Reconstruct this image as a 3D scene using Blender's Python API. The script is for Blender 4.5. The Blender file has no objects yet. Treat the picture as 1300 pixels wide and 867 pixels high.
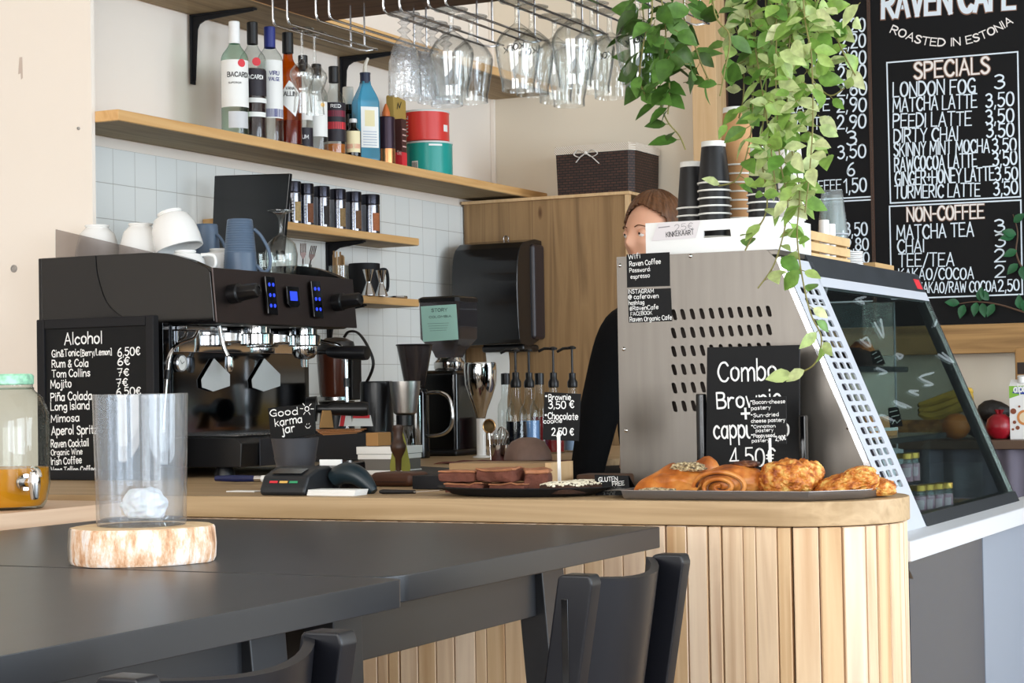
import bpy, bmesh, math, random
from mathutils import Vector, Matrix
random.seed(7)
PI = math.pi
S = bpy.context.scene
C = S.collection

# ------------------------------------------------------------------ camera
FPX, YAW, PIT, ROL = 2463.8, 0.4578, 0.02538, -0.016896
EYE = Vector((0, 0, 1.2))
_sy, _cy = math.sin(YAW), math.cos(YAW)
FWD = Vector((-_sy*math.cos(PIT), _cy*math.cos(PIT), math.sin(PIT)))
_r0 = Vector((_cy, _sy, 0)); _u0 = _r0.cross(FWD)
RGT = _r0*math.cos(ROL) + _u0*math.sin(ROL)
UPV = -_r0*math.sin(ROL) + _u0*math.cos(ROL)
cam = bpy.data.cameras.new('camera'); camo = bpy.data.objects.new('camera', cam); C.objects.link(camo)
cam.sensor_width = 36; cam.lens = FPX/1300*36; cam.clip_start = .05; cam.clip_end = 100
camo.matrix_world = Matrix(((RGT.x, UPV.x, -FWD.x, EYE.x), (RGT.y, UPV.y, -FWD.y, EYE.y), (RGT.z, UPV.z, -FWD.z, EYE.z), (0, 0, 0, 1)))
S.camera = camo

def ray(px, py): return FWD + RGT*((px-650)/FPX) - UPV*((py-433.5)/FPX)
def at(px, py, x=None, y=None, z=None):
    """the point of the place, on a plane x, y or z = const, that the photo shows at a pixel"""
    d = ray(px, py)
    t = (x-EYE.x)/d.x if x is not None else (y-EYE.y)/d.y if y is not None else (z-EYE.z)/d.z
    return EYE + d*t
def depth(p): return (Vector(p)-EYE).dot(FWD)

# ------------------------------------------------------------------ light and exposure
S.view_settings.view_transform = 'Standard'; S.view_settings.look = 'None'
S.view_settings.gamma = 1; S.view_settings.use_curve_mapping = False
S.view_settings.exposure = 0.34
S.cycles.max_bounces = 10; S.cycles.diffuse_bounces = 4; S.cycles.glossy_bounces = 5
S.cycles.transmission_bounces = 10; S.cycles.transparent_max_bounces = 40
S.cycles.caustics_reflective = False; S.cycles.caustics_refractive = False
S.cycles.use_denoising = True
S.cycles.sample_clamp_indirect = 6
W = bpy.data.worlds.new('world'); S.world = W; W.use_nodes = True
W.node_tree.nodes['Background'].inputs[0].default_value = (.80, .90, 1.0, 1)
W.node_tree.nodes['Background'].inputs[1].default_value = 1.9
def area(name, loc, target, sx, sy, power, col):
    l = bpy.data.lights.new(name, 'AREA'); l.shape = 'RECTANGLE'; l.size = sx; l.size_y = sy; l.energy = power; l.color = col
    o = bpy.data.objects.new(name, l); C.objects.link(o); o.location = loc
    o.rotation_euler = (Vector(target)-Vector(loc)).to_track_quat('-Z', 'Y').to_euler(); return o
# daylight through the shop windows: two on the street side behind the photographer, three along the right-hand wall
for i, x in enumerate((-2.6, .6)):
    area('window_light_front', (x, -2.9, 1.75), (x, 4, 1.3), 2.3, 2.1, 88, (1, .965, .92))
for i, y in enumerate((.2, 3.0, 5.6)):
    area('window_light_right', (3.4, y, 1.75), (-3, y, 1.2), 2.0, 2.1, 82, (.77, .885, 1.0))

# ------------------------------------------------------------------ materials
def lin(h):
    if not isinstance(h, str): return tuple(h)
    v = [int(h[i:i+2], 16)/255 for i in (0, 2, 4)]
    return tuple(c/12.92 if c <= .04045 else ((c+.055)/1.055)**2.4 for c in v)
MATS = {}
def mat(name, col='808080', rough=.5, metal=0., spec=.5, bump=0., bscale=60., var=0., vscale=8., coat=0., trans=0., ior=1.45, emit=None, es=1., stretch=(1, 1, 1), sss=0.):
    if name in MATS: return MATS[name]
    m = bpy.data.materials.new(name); MATS[name] = m; m.use_nodes = True
    nt = m.node_tree; N = nt.nodes; L = nt.links; b = N['Principled BSDF']
    c = lin(col); b.inputs['Base Color'].default_value = (*c, 1); b.inputs['Roughness'].default_value = rough
    b.inputs['Metallic'].default_value = metal; b.inputs['Specular IOR Level'].default_value = spec
    b.inputs['Coat Weight'].default_value = coat; b.inputs['Transmission Weight'].default_value = trans; b.inputs['IOR'].default_value = ior
    if sss: b.inputs['Subsurface Weight'].default_value = sss; b.inputs['Subsurface Radius'].default_value = (.02, .01, .006)
    if emit: b.inputs['Emission Color'].default_value = (*lin(emit), 1); b.inputs['Emission Strength'].default_value = es
    if var or bump:
        tc = N.new('ShaderNodeTexCoord'); mp = N.new('ShaderNodeMapping'); mp.inputs['Scale'].default_value = stretch
        L.new(tc.outputs['Object'], mp.inputs[0])
    if var:
        n = N.new('ShaderNodeTexNoise'); n.inputs['Scale'].default_value = vscale; n.inputs['Detail'].default_value = 5
        L.new(mp.outputs[0], n.inputs[0])
        r = N.new('ShaderNodeMapRange'); r.inputs[1].default_value = .3; r.inputs[2].default_value = .7
        r.inputs[3].default_value = 1-var; r.inputs[4].default_value = 1+var; L.new(n.outputs[0], r.inputs[0])
        x = N.new('ShaderNodeVectorMath'); x.operation = 'SCALE'; x.inputs[0].default_value = c; L.new(r.outputs[0], x.inputs['Scale'])
        L.new(x.outputs[0], b.inputs['Base Color'])
    if bump:
        n = N.new('ShaderNodeTexNoise'); n.inputs['Scale'].default_value = bscale; n.inputs['Detail'].default_value = 4
        L.new(mp.outputs[0], n.inputs[0])
        bp = N.new('ShaderNodeBump'); bp.inputs['Strength'].default_value = bump; bp.inputs['Distance'].default_value = .004
        L.new(n.outputs[0], bp.inputs['Height']); L.new(bp.outputs[0], b.inputs['Normal'])
    return m
def ramp(N, stops):
    r = N.new('ShaderNodeValToRGB'); e = r.color_ramp.elements
    while len(e) < len(stops): e.new(.5)
    for k, (p, c) in zip(e, stops): k.position = p; k.color = (*lin(c), 1)
    return r
def wood(name, c1, c2, c3=None, axis='x', scale=1., rough=.55, knots=True, island=0., spec=.35):
    if name in MATS: return MATS[name]
    m = bpy.data.materials.new(name); MATS[name] = m; m.use_nodes = True
    nt = m.node_tree; N = nt.nodes; L = nt.links; b = N['Principled BSDF']
    b.inputs['Roughness'].default_value = rough; b.inputs['Specular IOR Level'].default_value = spec
    tc = N.new('ShaderNodeTexCoord'); mp = N.new('ShaderNodeMapping')
    a, q = 1.1*scale, 22*scale
    mp.inputs['Scale'].default_value = {'x': (a, q, q), 'y': (q, a, q), 'z': (q, q, a)}[axis]
    src = tc.outputs['Object']
    if island:
        g = N.new('ShaderNodeNewGeometry'); ad = N.new('ShaderNodeVectorMath'); ad.operation = 'ADD'
        sc = N.new('ShaderNodeVectorMath'); sc.operation = 'SCALE'; sc.inputs[0].default_value = (3, 7, 5); L.new(g.outputs['Random Per Island'], sc.inputs['Scale'])
        L.new(src, ad.inputs[0]); L.new(sc.outputs[0], ad.inputs[1]); src = ad.outputs[0]
    L.new(src, mp.inputs[0])
    n = N.new('ShaderNodeTexNoise'); n.inputs['Scale'].default_value = 1.0; n.inputs['Detail'].default_value = 6; n.inputs['Distortion'].default_value = .6
    L.new(mp.outputs[0], n.inputs[0])
    r = ramp(N, [(.3, c1), (.5, c2), (.72, c3 or c1)]); L.new(n.outputs[0], r.inputs[0])
    col = r.outputs[0]
    if knots:
        v = N.new('ShaderNodeTexVoronoi'); v.inputs['Scale'].default_value = 3.2*scale
        mk = N.new('ShaderNodeMapping'); mk.inputs['Scale'].default_value = {'x': (.6, 1.6, 1.6), 'y': (1.6, .6, 1.6), 'z': (1.6, 1.6, .6)}[axis]
        L.new(src, mk.inputs[0]); L.new(mk.outputs[0], v.inputs['Vector'])
        kr = ramp(N, [(.0, '5a3a1e'), (.045, '7a5230'), (.075, 'ffffff')]); L.new(v.outputs['Distance'], kr.inputs[0])
        mx = N.new('ShaderNodeMix'); mx.data_type = 'RGBA'; mx.blend_type = 'MULTIPLY'; mx.inputs[0].default_value = .85
        L.new(col, mx.inputs[6]); L.new(kr.outputs[0], mx.inputs[7]); col = mx.outputs[2]
    if island:
        hs = N.new('ShaderNodeHueSaturation'); mr = N.new('ShaderNodeMapRange'); mr.inputs[3].default_value = 1-island; mr.inputs[4].default_value = 1+island
        L.new(g.outputs['Random Per Island'], mr.inputs[0]); L.new(mr.outputs[0], hs.inputs['Value']); L.new(col, hs.inputs['Color'])
        mr2 = N.new('ShaderNodeMapRange'); mr2.inputs[3].default_value = 1.08; mr2.inputs[4].default_value = .72
        L.new(g.outputs['Random Per Island'], mr2.inputs[0]); L.new(mr2.outputs[0], hs.inputs['Saturation'])
        col = hs.outputs[0]
    L.new(col, b.inputs['Base Color'])
    bp = N.new('ShaderNodeBump'); bp.inputs['Strength'].default_value = .12; bp.inputs['Distance'].default_value = .003
    L.new(n.outputs[0], bp.inputs['Height']); L.new(bp.outputs[0], b.inputs['Normal'])
    return m
def glass(name, tint='ffffff', ior=1.5, refl=.045, rough=.0, body=0., bodycol='ffffff', bump=0., bscale=80, edge=0., edgecol='8a9090'):
    """thin clear glass: a Fresnel reflection over a clear, tinted pane; 'edge' greys it where it is seen along its wall"""
    if name in MATS: return MATS[name]
    m = bpy.data.materials.new(name); MATS[name] = m; m.use_nodes = True
    nt = m.node_tree; N = nt.nodes; L = nt.links; N.clear()
    out = N.new('ShaderNodeOutputMaterial'); lwf = N.new('ShaderNodeLayerWeight'); lwf.inputs['Blend'].default_value = .5
    pw = N.new('ShaderNodeMath'); pw.operation = 'POWER'; pw.inputs[1].default_value = 5.; L.new(lwf.outputs['Facing'], pw.inputs[0])
    f = N.new('ShaderNodeMapRange'); f.inputs[3].default_value = refl; f.inputs[4].default_value = .95; L.new(pw.outputs[0], f.inputs[0])
    t = N.new('ShaderNodeBsdfTransparent'); t.inputs[0].default_value = (*lin(tint), 1)
    g = N.new('ShaderNodeBsdfGlossy'); g.inputs['Roughness'].default_value = rough
    mx = N.new('ShaderNodeMixShader'); L.new(f.outputs[0], mx.inputs[0]); L.new(g.outputs[0], mx.inputs[2])
    base = t.outputs[0]
    if edge:
        lw = lwf
        cm = N.new('ShaderNodeMix'); cm.data_type = 'RGBA'
        mm = N.new('ShaderNodeMath'); mm.operation = 'MULTIPLY'; mm.inputs[1].default_value = edge; p3 = N.new('ShaderNodeMath'); p3.operation = 'POWER'; p3.inputs[1].default_value = 2.5; L.new(lw.outputs['Facing'], p3.inputs[0]); L.new(p3.outputs[0], mm.inputs[0]); L.new(mm.outputs[0], cm.inputs[0])
        cm.inputs[6].default_value = (*lin(tint), 1); cm.inputs[7].default_value = (*lin(edgecol), 1); L.new(cm.outputs[2], t.inputs[0])
    if body:
        d = N.new('ShaderNodeBsdfDiffuse'); d.inputs[0].default_value = (*lin(bodycol), 1)
        m2 = N.new('ShaderNodeMixShader'); m2.inputs[0].default_value = body; L.new(t.outputs[0], m2.inputs[1]); L.new(d.outputs[0], m2.inputs[2]); base = m2.outputs[0]
    L.new(base, mx.inputs[1]); L.new(mx.outputs[0], out.inputs[0])
    if bump:
        tc = N.new('ShaderNodeTexCoord'); n = N.new('ShaderNodeTexNoise'); n.inputs['Scale'].default_value = bscale; L.new(tc.outputs['Object'], n.inputs[0])
        bp = N.new('ShaderNodeBump'); bp.inputs['Strength'].default_value = bump; bp.inputs['Distance'].default_value = .004
        L.new(n.outputs[0], bp.inputs['Height']); L.new(bp.outputs[0], g.inputs['Normal']); L.new(bp.outputs[0], lwf.inputs['Normal'])
    return m

# ------------------------------------------------------------------ mesh helpers (all take world coordinates)
def B(): return bmesh.new()
def _merge(bm, tmp, M=None):
    if M is not None: bmesh.ops.transform(tmp, matrix=M, verts=tmp.verts)
    me = bpy.data.meshes.new('t'); tmp.to_mesh(me); tmp.free(); bm.from_mesh(me); bpy.data.meshes.remove(me); return bm
def box(bm, lo, hi, bev=0., seg=2, M=None):
    """axis-aligned box from corner to corner, edges bevelled"""
    t = B(); bmesh.ops.create_cube(t, size=1)
    lo, hi = Vector(lo), Vector(hi); s = hi-lo
    bmesh.ops.transform(t, matrix=Matrix.Translation((lo+hi)/2) @ Matrix.Diagonal((abs(s.x), abs(s.y), abs(s.z), 1)), verts=t.verts)
    if bev: bmesh.ops.bevel(t, geom=list(t.edges), offset=min(bev, min(abs(s.x), abs(s.y), abs(s.z))*.49), segments=seg, profile=.5, affect='EDGES', clamp_overlap=True)
    return _merge(bm, t, M)
def frame_axes(d):
    d = Vector(d).normalized(); a = Vector((0, 0, 1)) if abs(d.z) < .95 else Vector((1, 0, 0))
    u = d.cross(a).normalized(); return u, d.cross(u).normalized(), d
def cyl(bm, p0, p1, r0, r1=None, seg=24, cap=True):
    p0, p1 = Vector(p0), Vector(p1); r1 = r0 if r1 is None else r1; u, v, _ = frame_axes(p1-p0)
    A = [bm.verts.new(p0+(u*math.cos(t)+v*math.sin(t))*r0) for t in [2*PI*i/seg for i in range(seg)]]
    Bv = [bm.verts.new(p1+(u*math.cos(t)+v*math.sin(t))*r1) for t in [2*PI*i/seg for i in range(seg)]]
    for i in range(seg): bm.faces.new((A[i], A[(i+1) % seg], Bv[(i+1) % seg], Bv[i]))
    if cap: bm.faces.new(A[::-1]); bm.faces.new(Bv)
    return bm
def lathe(bm, prof, c=(0, 0, 0), seg=32, axis=(0, 0, 1), fn=None):
    """profile of (radius, height) pairs spun about an axis through c; radius 0 closes an end; fn(angle, h) scales the radius"""
    c = Vector(c); w = Vector(axis).normalized()
    if abs(w.z) > .999: u, v = Vector((1, 0, 0)), Vector((0, 1, 0))*(1 if w.z > 0 else -1)
    else: u, v, _ = frame_axes(w)
    rows = []
    for r, h in prof:
        if r < 1e-6: rows.append([bm.verts.new(c+w*h)])
        else: rows.append([bm.verts.new(c+w*h+(u*math.cos(t)+v*math.sin(t))*r*(fn(t, h) if fn else 1)) for t in [2*PI*i/seg for i in range(seg)]])
    for a, b in zip(rows, rows[1:]):
        if len(a) == 1 and len(b) == 1: continue
        for i in range(seg):
            j = (i+1) % seg
            if len(a) == 1: bm.faces.new((a[0], b[j], b[i])) if len(b) > 1 else None
            elif len(b) == 1: bm.faces.new((a[i], a[j], b[0]))
            else: bm.faces.new((a[i], a[j], b[j], b[i]))
    return bm
def smooth_path(pts, n=6, closed=False):
    P = [Vector(p) for p in pts]; out = []; k = len(P)
    for i in range(k if closed else k-1):
        p0 = P[(i-1) % k] if closed or i > 0 else P[i]; p1 = P[i]; p2 = P[(i+1) % k]; p3 = P[(i+2) % k] if closed or i+2 < k else p2
        for j in range(n):
            t = j/n; out.append(.5*((2*p1)+(-p0+p2)*t+(2*p0-5*p1+4*p2-p3)*t*t+(-p0+3*p1-3*p2+p3)*t**3))
    if not closed: out.append(P[-1])
    return out
def tube(bm, pts, r, seg=8, closed=False, cap=True, flat=1.):
    """a tube along points; r a number or a list; flat squeezes the section"""
    P = [Vector(p) for p in pts]; n = len(P); R = r if isinstance(r, (list, tuple)) else [r]*n; rows = []; pu = None
    for i in range(n):
        d = (P[(i+1) % n]-P[i-1]) if closed else P[min(i+1, n-1)]-P[max(i-1, 0)]
        if d.length < 1e-9: d = Vector((0, 0, 1))
        d.normalize()
        if pu is None: u, v, _ = frame_axes(d)
        else:
            u = (pu-d*pu.dot(d)); u = u.normalized() if u.length > 1e-6 else frame_axes(d)[0]; v = d.cross(u)
        pu = u
        rows.append([bm.verts.new(P[i]+(u*math.cos(t)+v*math.sin(t)*flat)*R[i]) for t in [2*PI*k/seg for k in range(seg)]])
    for i in range(n if closed else n-1):
        a, b = rows[i], rows[(i+1) % n]
        for k in range(seg): bm.faces.new((a[k], a[(k+1) % seg], b[(k+1) % seg], b[k]))
    if cap and not closed: bm.faces.new(rows[0][::-1]); bm.faces.new(rows[-1])
    return bm
def prism(bm, poly, vec, bev=0., seg=2):
    """a planar polygon of 3-D points pushed along vec"""
    t = B(); vec = Vector(vec); A = [t.verts.new(Vector(p)) for p in poly]; Z = [t.verts.new(Vector(p)+vec) for p in poly]; n = len(poly)
    t.faces.new(A[::-1]); t.faces.new(Z)
    for i in range(n): t.faces.new((A[i], A[(i+1) % n], Z[(i+1) % n], Z[i]))
    bmesh.ops.recalc_face_normals(t, faces=t.faces)
    if bev: bmesh.ops.bevel(t, geom=list(t.edges), offset=bev, segments=seg, profile=.5, affect='EDGES', clamp_overlap=True)
    return _merge(bm, t)
def quad(bm, a, b, c, d): bm.faces.new([bm.verts.new(Vector(p)) for p in (a, b, c, d)]); return bm
def ball(bm, c, r, seg=20, ring=12, M=None):
    r = (r, r, r) if not isinstance(r, (tuple, list)) else r
    t = B(); bmesh.ops.create_uvsphere(t, u_segments=seg, v_segments=ring, radius=1)
    bmesh.ops.transform(t, matrix=Matrix.Translation(c) @ (M or Matrix()) @ Matrix.Diagonal((*r, 1)), verts=t.verts); return _merge(bm, t)
def sheet(bm, grid):
    V = [[bm.verts.new(Vector(p)) for p in row] for row in grid]
    for i in range(len(V)-1):
        for j in range(len(V[0])-1): bm.faces.new((V[i][j], V[i][j+1], V[i+1][j+1], V[i+1][j]))
    return bm
def thicken(bm, t):
    bmesh.ops.recalc_face_normals(bm, faces=bm.faces); bmesh.ops.solidify(bm, geom=list(bm.faces), thickness=t); return bm
def holed(bm, outer, holes, vec):
    """a flat plate with holes (all loops of 3-D points in one plane), pushed along vec"""
    t = B(); es = []
    for loop in [outer]+holes:
        vs = [t.verts.new(Vector(p)) for p in loop]
        es += [t.edges.new((vs[i], vs[(i+1) % len(vs)])) for i in range(len(vs))]
    bmesh.ops.triangle_fill(t, use_beauty=True, use_dissolve=False, edges=es)
    r = bmesh.ops.extrude_face_region(t, geom=list(t.faces))
    bmesh.ops.translate(t, vec=Vector(vec), verts=[g for g in r['geom'] if isinstance(g, bmesh.types.BMVert)])
    bmesh.ops.recalc_face_normals(t, faces=t.faces)
    return _merge(bm, t)
def turn(bm, c, M):
    bmesh.ops.transform(bm, matrix=Matrix.Translation(c) @ M @ Matrix.Translation(-Vector(c)), verts=bm.verts); return bm
RX = lambda a: Matrix.Rotation(a, 4, 'X')
RY = lambda a: Matrix.Rotation(a, 4, 'Y')
RZ = lambda a: Matrix.Rotation(a, 4, 'Z')

# ------------------------------------------------------------------ things and their parts
MW = {}
def props(o, label=None, cat=None, group=None, kind=None):
    if label: o['label'] = label
    if cat: o['category'] = cat
    if group: o['group'] = group
    if kind: o['kind'] = kind
    return o
def thing(name, label, cat, loc=(0, 0, 0), rz=0., group=None):
    o = bpy.data.objects.new(name, None); C.objects.link(o); o.location = loc; o.rotation_euler = (0, 0, rz); o.empty_display_size = .05
    MW[o.name] = Matrix.Translation(Vector(loc)) @ RZ(rz)
    return props(o, label, cat, group)
def fin(name, bm, m, parent=None, label=None, ang=40, origin=None, recalc=True):
    """links a bmesh built in world coordinates as ONE mesh object (a part when parent is given)"""
    if recalc: bmesh.ops.recalc_face_normals(bm, faces=bm.faces)
    if parent is not None: M = MW[parent.name]
    else:
        if origin is None:
            xs = [v.co for v in bm.verts]; lo = [min(v[i] for v in xs) for i in range(3)]; hi = [max(v[i] for v in xs) for i in range(3)]
            origin = ((lo[0]+hi[0])/2, (lo[1]+hi[1])/2, lo[2])
        M = Matrix.Translation(Vector(origin))
    bmesh.ops.transform(bm, matrix=M.inverted(), verts=bm.verts)
    me = bpy.data.meshes.new(name); bm.to_mesh(me); bm.free()
    for p in me.polygons: p.use_smooth = True
    me.set_sharp_from_angle(angle=math.radians(ang))
    if isinstance(m, (list, tuple)):
        for k in m: me.materials.append(k)
    else: me.materials.append(m)
    o = bpy.data.objects.new(name, me); C.objects.link(o)
    if len(me.polygons) < 3000 and recalc: w = o.modifiers.new('even_normals', 'WEIGHTED_NORMAL'); w.keep_sharp = True; w.weight = 60
    if parent is not None: o.parent = parent; MW[o.name] = M
    else: o.location = origin; MW[o.name] = M
    if label: o['label'] = label
    return o
def solo(name, bm, m, label, cat, group=None, **k): return props(fin(name, bm, m, **k), label, cat, group)
def struct(name, bm, m, **k): return props(fin(name, bm, m, **k), kind='structure')
def dup(root, loc, rz=None, label=None, group=None, scale=None):
    """a copy of a thing with copies of its parts and sub-parts"""
    r = root.copy(); C.objects.link(r); r.location = loc
    if rz is not None: r.rotation_euler = (0, 0, rz)
    if scale: r.scale = (scale,)*3 if not isinstance(scale, tuple) else scale
    if label: r['label'] = label
    if group: r['group'] = group
    MW[r.name] = Matrix.Translation(Vector(loc)) @ RZ(r.rotation_euler[2])
    for ch in list(root.children):
        c = ch.copy(); C.objects.link(c); c.parent = r; MW[c.name] = MW[r.name]
        for g in list(ch.children):
            d = g.copy(); C.objects.link(d); d.parent = c; MW[d.name] = MW[r.name]
    return r

# ------------------------------------------------------------------ hand lettering: single-stroke letters drawn as ribbons
G = {}
def _g(s):
    for line in s.strip().split('\n'):
        k, w, rest = line.split(' ', 2); st = []
        for q in rest.split(';'):
            q = q.strip(); sm = q[0] == '~'; pts = [tuple(map(float, a.split(','))) for a in q.lstrip('~').split()]
            if sm: pts = [(p.x, p.y) for p in smooth_path([(x, y, 0) for x, y in pts], 5)]
            st.append(pts)
        G[k] = (float(w), st)
_g('''A 4 0,0 2,6 4,0; .7,2 3.3,2
B 3.6 0,0 0,6; ~0,6 2.6,5.8 3.1,4.6 2.4,3.4 0,3.2; ~0,3.2 2.8,3 3.6,1.6 2.8,.2 0,0
C 3.8 ~3.8,4.9 2.8,5.9 1.2,5.6 .1,3.8 .1,2.2 1.2,.4 2.8,.1 3.8,1.1
D 3.8 0,0 0,6; ~0,6 2.4,5.6 3.8,3.8 3.8,2.2 2.4,.4 0,0
E 3.3 3.3,6 0,6 0,0 3.4,0; 0,3.1 2.7,3.1
F 3.2 3.3,6 0,6 0,0; 0,3.1 2.7,3.1
G 3.9 ~3.7,5 2.8,5.9 1.2,5.6 .1,3.8 .1,2.2 1.2,.4 2.8,.1 3.8,1.2; 2.2,2.6 3.8,2.6 3.8,0
H 3.7 0,0 0,6; 3.7,0 3.7,6; 0,3 3.7,3
I .4 .2,0 .2,6
J 2.8 ~2.6,6 2.6,2 2.2,.4 1.1,0 .1,.9
K 3.6 0,0 0,6; 3.4,6 0,2.6; 1.1,3.6 3.6,0
L 3 0,6 0,0 3.1,0
M 4.8 0,0 .3,6 2.4,1.6 4.5,6 4.8,0
N 3.8 0,0 0,6 3.8,0 3.8,6
O 4 ~2,6 .6,5.2 0,3 .6,.8 2,0 3.4,.8 4,3 3.4,5.2 2,6
P 3.4 0,0 0,6; ~0,6 2.6,5.8 3.4,4.6 2.6,3.2 0,2.8
Q 4 ~2,6 .6,5.2 0,3 .6,.8 2,0 3.4,.8 4,3 3.4,5.2 2,6; 2.6,1.4 4.2,-.4
R 3.6 0,0 0,6; ~0,6 2.6,5.8 3.3,4.6 2.6,3.2 0,2.8; 1.5,2.8 3.6,0
S 3.4 ~3.2,5 2.2,5.9 .8,5.6 .3,4.5 1.2,3.4 2.6,2.6 3.3,1.5 2.6,.3 1.2,0 .1,.9
T 3.8 0,6 3.8,6; 1.9,6 1.9,0
U 3.7 ~0,6 0,2 .6,.5 1.9,0 3.1,.5 3.7,2 3.7,6
V 3.8 0,6 1.9,0 3.8,6
W 5.2 0,6 1.2,0 2.6,4.6 4,0 5.2,6
X 3.6 0,0 3.6,6; 0,6 3.6,0
Y 3.7 0,6 1.9,3 3.7,6; 1.9,3 1.9,0
Z 3.5 0,6 3.5,6 0,0 3.5,0
0 3.6 ~1.8,6 .5,5.2 0,3 .5,.8 1.8,0 3.1,.8 3.6,3 3.1,5.2 1.8,6
1 1.6 0,4.8 1.4,6 1.4,0
2 3.5 ~.1,4.8 1,5.9 2.4,5.8 3.1,4.6 2.6,3 0,0; 0,0 3.6,0
3 3.2 ~.1,5.4 1.5,6 2.8,5.2 2.6,3.8 1.2,3.2; ~1.2,3.2 2.9,2.8 3.2,1.4 2.2,.2 1,0 0,.7
4 3.6 2.6,0 2.6,6 0,1.8 3.6,1.8
5 3.3 3.1,6 .5,6 .3,3.4; ~.3,3.4 1.6,3.8 3,3 3.2,1.6 2.2,.2 1,0 0,.7
6 3.4 ~2.8,5.9 1.2,4.8 .1,2.4 .4,.7 1.7,0 3,.6 3.3,1.9 2.4,3.1 1,2.9 .2,1.8
7 3.3 0,6 3.3,6 1.2,0; .9,3 2.8,3
8 3.4 ~1.7,3.2 .4,4 .5,5.4 1.7,6 2.9,5.4 3,4 1.7,3.2 .2,2.2 .2,.8 1.7,0 3.2,.8 3.2,2.2 1.7,3.2
9 3.4 ~3.2,4.4 2.3,3 .9,3.1 .1,4.2 .4,5.5 1.7,6 3,5.4 3.3,4 2.9,1.6 1.6,0
. .5 .2,0 .4,.1
, .8 .5,.5 .1,-1
: .5 .2,.8 .4,.9; .2,3 .4,3.1
- 2 .1,2.8 1.9,2.8
+ 3 .1,2.8 2.9,2.8; 1.5,1.3 1.5,4.3
/ 2.6 0,-.6 2.6,6.4
& 3.4 ~3.4,0 1,4.2 1,5.5 1.9,5.9 2.6,5 1.6,3.6 .3,2 .3,.7 1.3,0 2.4,.5 3.4,2.4
[ 1.4 1.4,6.4 0,6.4 0,-.8 1.4,-.8
] 1.4 0,6.4 1.4,6.4 1.4,-.8 0,-.8
( 1.3 ~1.2,6.6 .1,4 .1,2 1.2,-.8
) 1.3 ~.1,6.6 1.2,4 1.2,2 .1,-.8
# 3.6 1,0 1.6,6; 2.4,0 3,6; .1,2 3.4,2; .3,4 3.6,4
@ 4.6 ~3.1,3.8 2,4.2 1.3,3 1.9,1.8 3,2.4 3.2,4 3.2,2.2 4.3,2.2 4.4,4.2 2.4,5.9 .3,4.4 .1,2 1.6,.1 3.8,.4
* .9 ~.1,2.8 .45,3.2 .8,2.8 .45,2.4 .1,2.8; .3,2.8 .6,2.8
€ 3.6 ~3.6,5 2.4,5.9 1.1,5 .7,3 1.1,1 2.4,.1 3.6,1; 0,3.6 2.8,3.6; 0,2.4 2.6,2.4
a 3.2 ~3,3.2 1.6,4 .2,2.8 .2,1 1.3,0 2.6,.8 3,3; 3,4 3,0
b 3.1 0,6.4 0,0; ~0,2.8 1.4,4 2.9,3 2.9,1 1.5,0 0,1
c 2.8 ~2.8,3.3 1.5,4 .2,2.8 .2,1.2 1.5,0 2.8,.7
d 3.2 3,6.4 3,0; ~3,2.8 1.6,4 .2,2.8 .2,1 1.5,0 3,1
e 3 ~.2,2 2.8,2.2 2.4,3.6 1.3,4 .2,2.8 .2,1 1.4,0 2.8,.7
f 2.2 ~2.3,5.8 1.4,6.4 .9,5.2 .9,0; 0,3.8 2,3.8
g 3.1 ~2.9,3.2 1.6,4 .2,2.8 .2,1.2 1.4,.3 2.9,1.4; ~2.9,4 2.9,-1 1.6,-2 .3,-1.4
h 3 0,6.4 0,0; ~0,2.6 1.4,4 2.7,3.4 2.9,2 2.9,0
i .6 .3,4 .3,0; .3,5.4 .35,5.7
j 1.3 ~1.1,4 1.1,-1 .6,-2 -.3,-1.6; 1.1,5.4 1.15,5.7
k 2.8 0,6.4 0,0; 2.5,4 0,1.8; .8,2.4 2.8,0
l .6 .3,6.4 .3,0
m 4.8 0,4 0,0; ~0,2.8 1.2,4 2.3,3.2 2.4,0; ~2.4,2.8 3.6,4 4.7,3.2 4.8,0
n 2.9 0,4 0,0; ~0,2.6 1.4,4 2.6,3.4 2.9,2 2.9,0
o 3.1 ~1.55,4 .3,3.2 .1,2 .4,.7 1.55,0 2.7,.7 3,2 2.8,3.2 1.55,4
p 3.1 0,4 0,-2.2; ~0,2.8 1.4,4 2.9,3 2.9,1 1.5,0 0,1
q 3.1 3,4 3,-2.2; ~3,2.8 1.6,4 .2,2.8 .2,1 1.5,0 3,1
r 2.2 0,4 0,0; ~0,2.4 1,3.8 2.2,3.7
s 2.5 ~2.4,3.4 1.4,4 .4,3.4 .6,2.4 2,1.7 2.4,.8 1.4,0 .1,.6
t 2.2 1,5.8 1,.6 2.1,.1; 0,4 2.1,4
u 3 ~0,4 0,1.4 .8,.1 2,.3 3,1.6; 3,4 3,0
v 2.8 0,4 1.4,0 2.8,4
w 4.2 0,4 1,0 2.1,3.2 3.2,0 4.2,4
x 2.7 0,0 2.7,4; 0,4 2.7,0
y 2.8 0,4 1.5,.2; 2.8,4 .7,-2.2
z 2.6 0,4 2.6,4 0,0 2.6,0
ñ 2.9 0,4 0,0; ~0,2.6 1.4,4 2.6,3.4 2.9,2 2.9,0; ~.5,5.2 1,5.7 1.7,5.2 2.4,5.7''')
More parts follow.
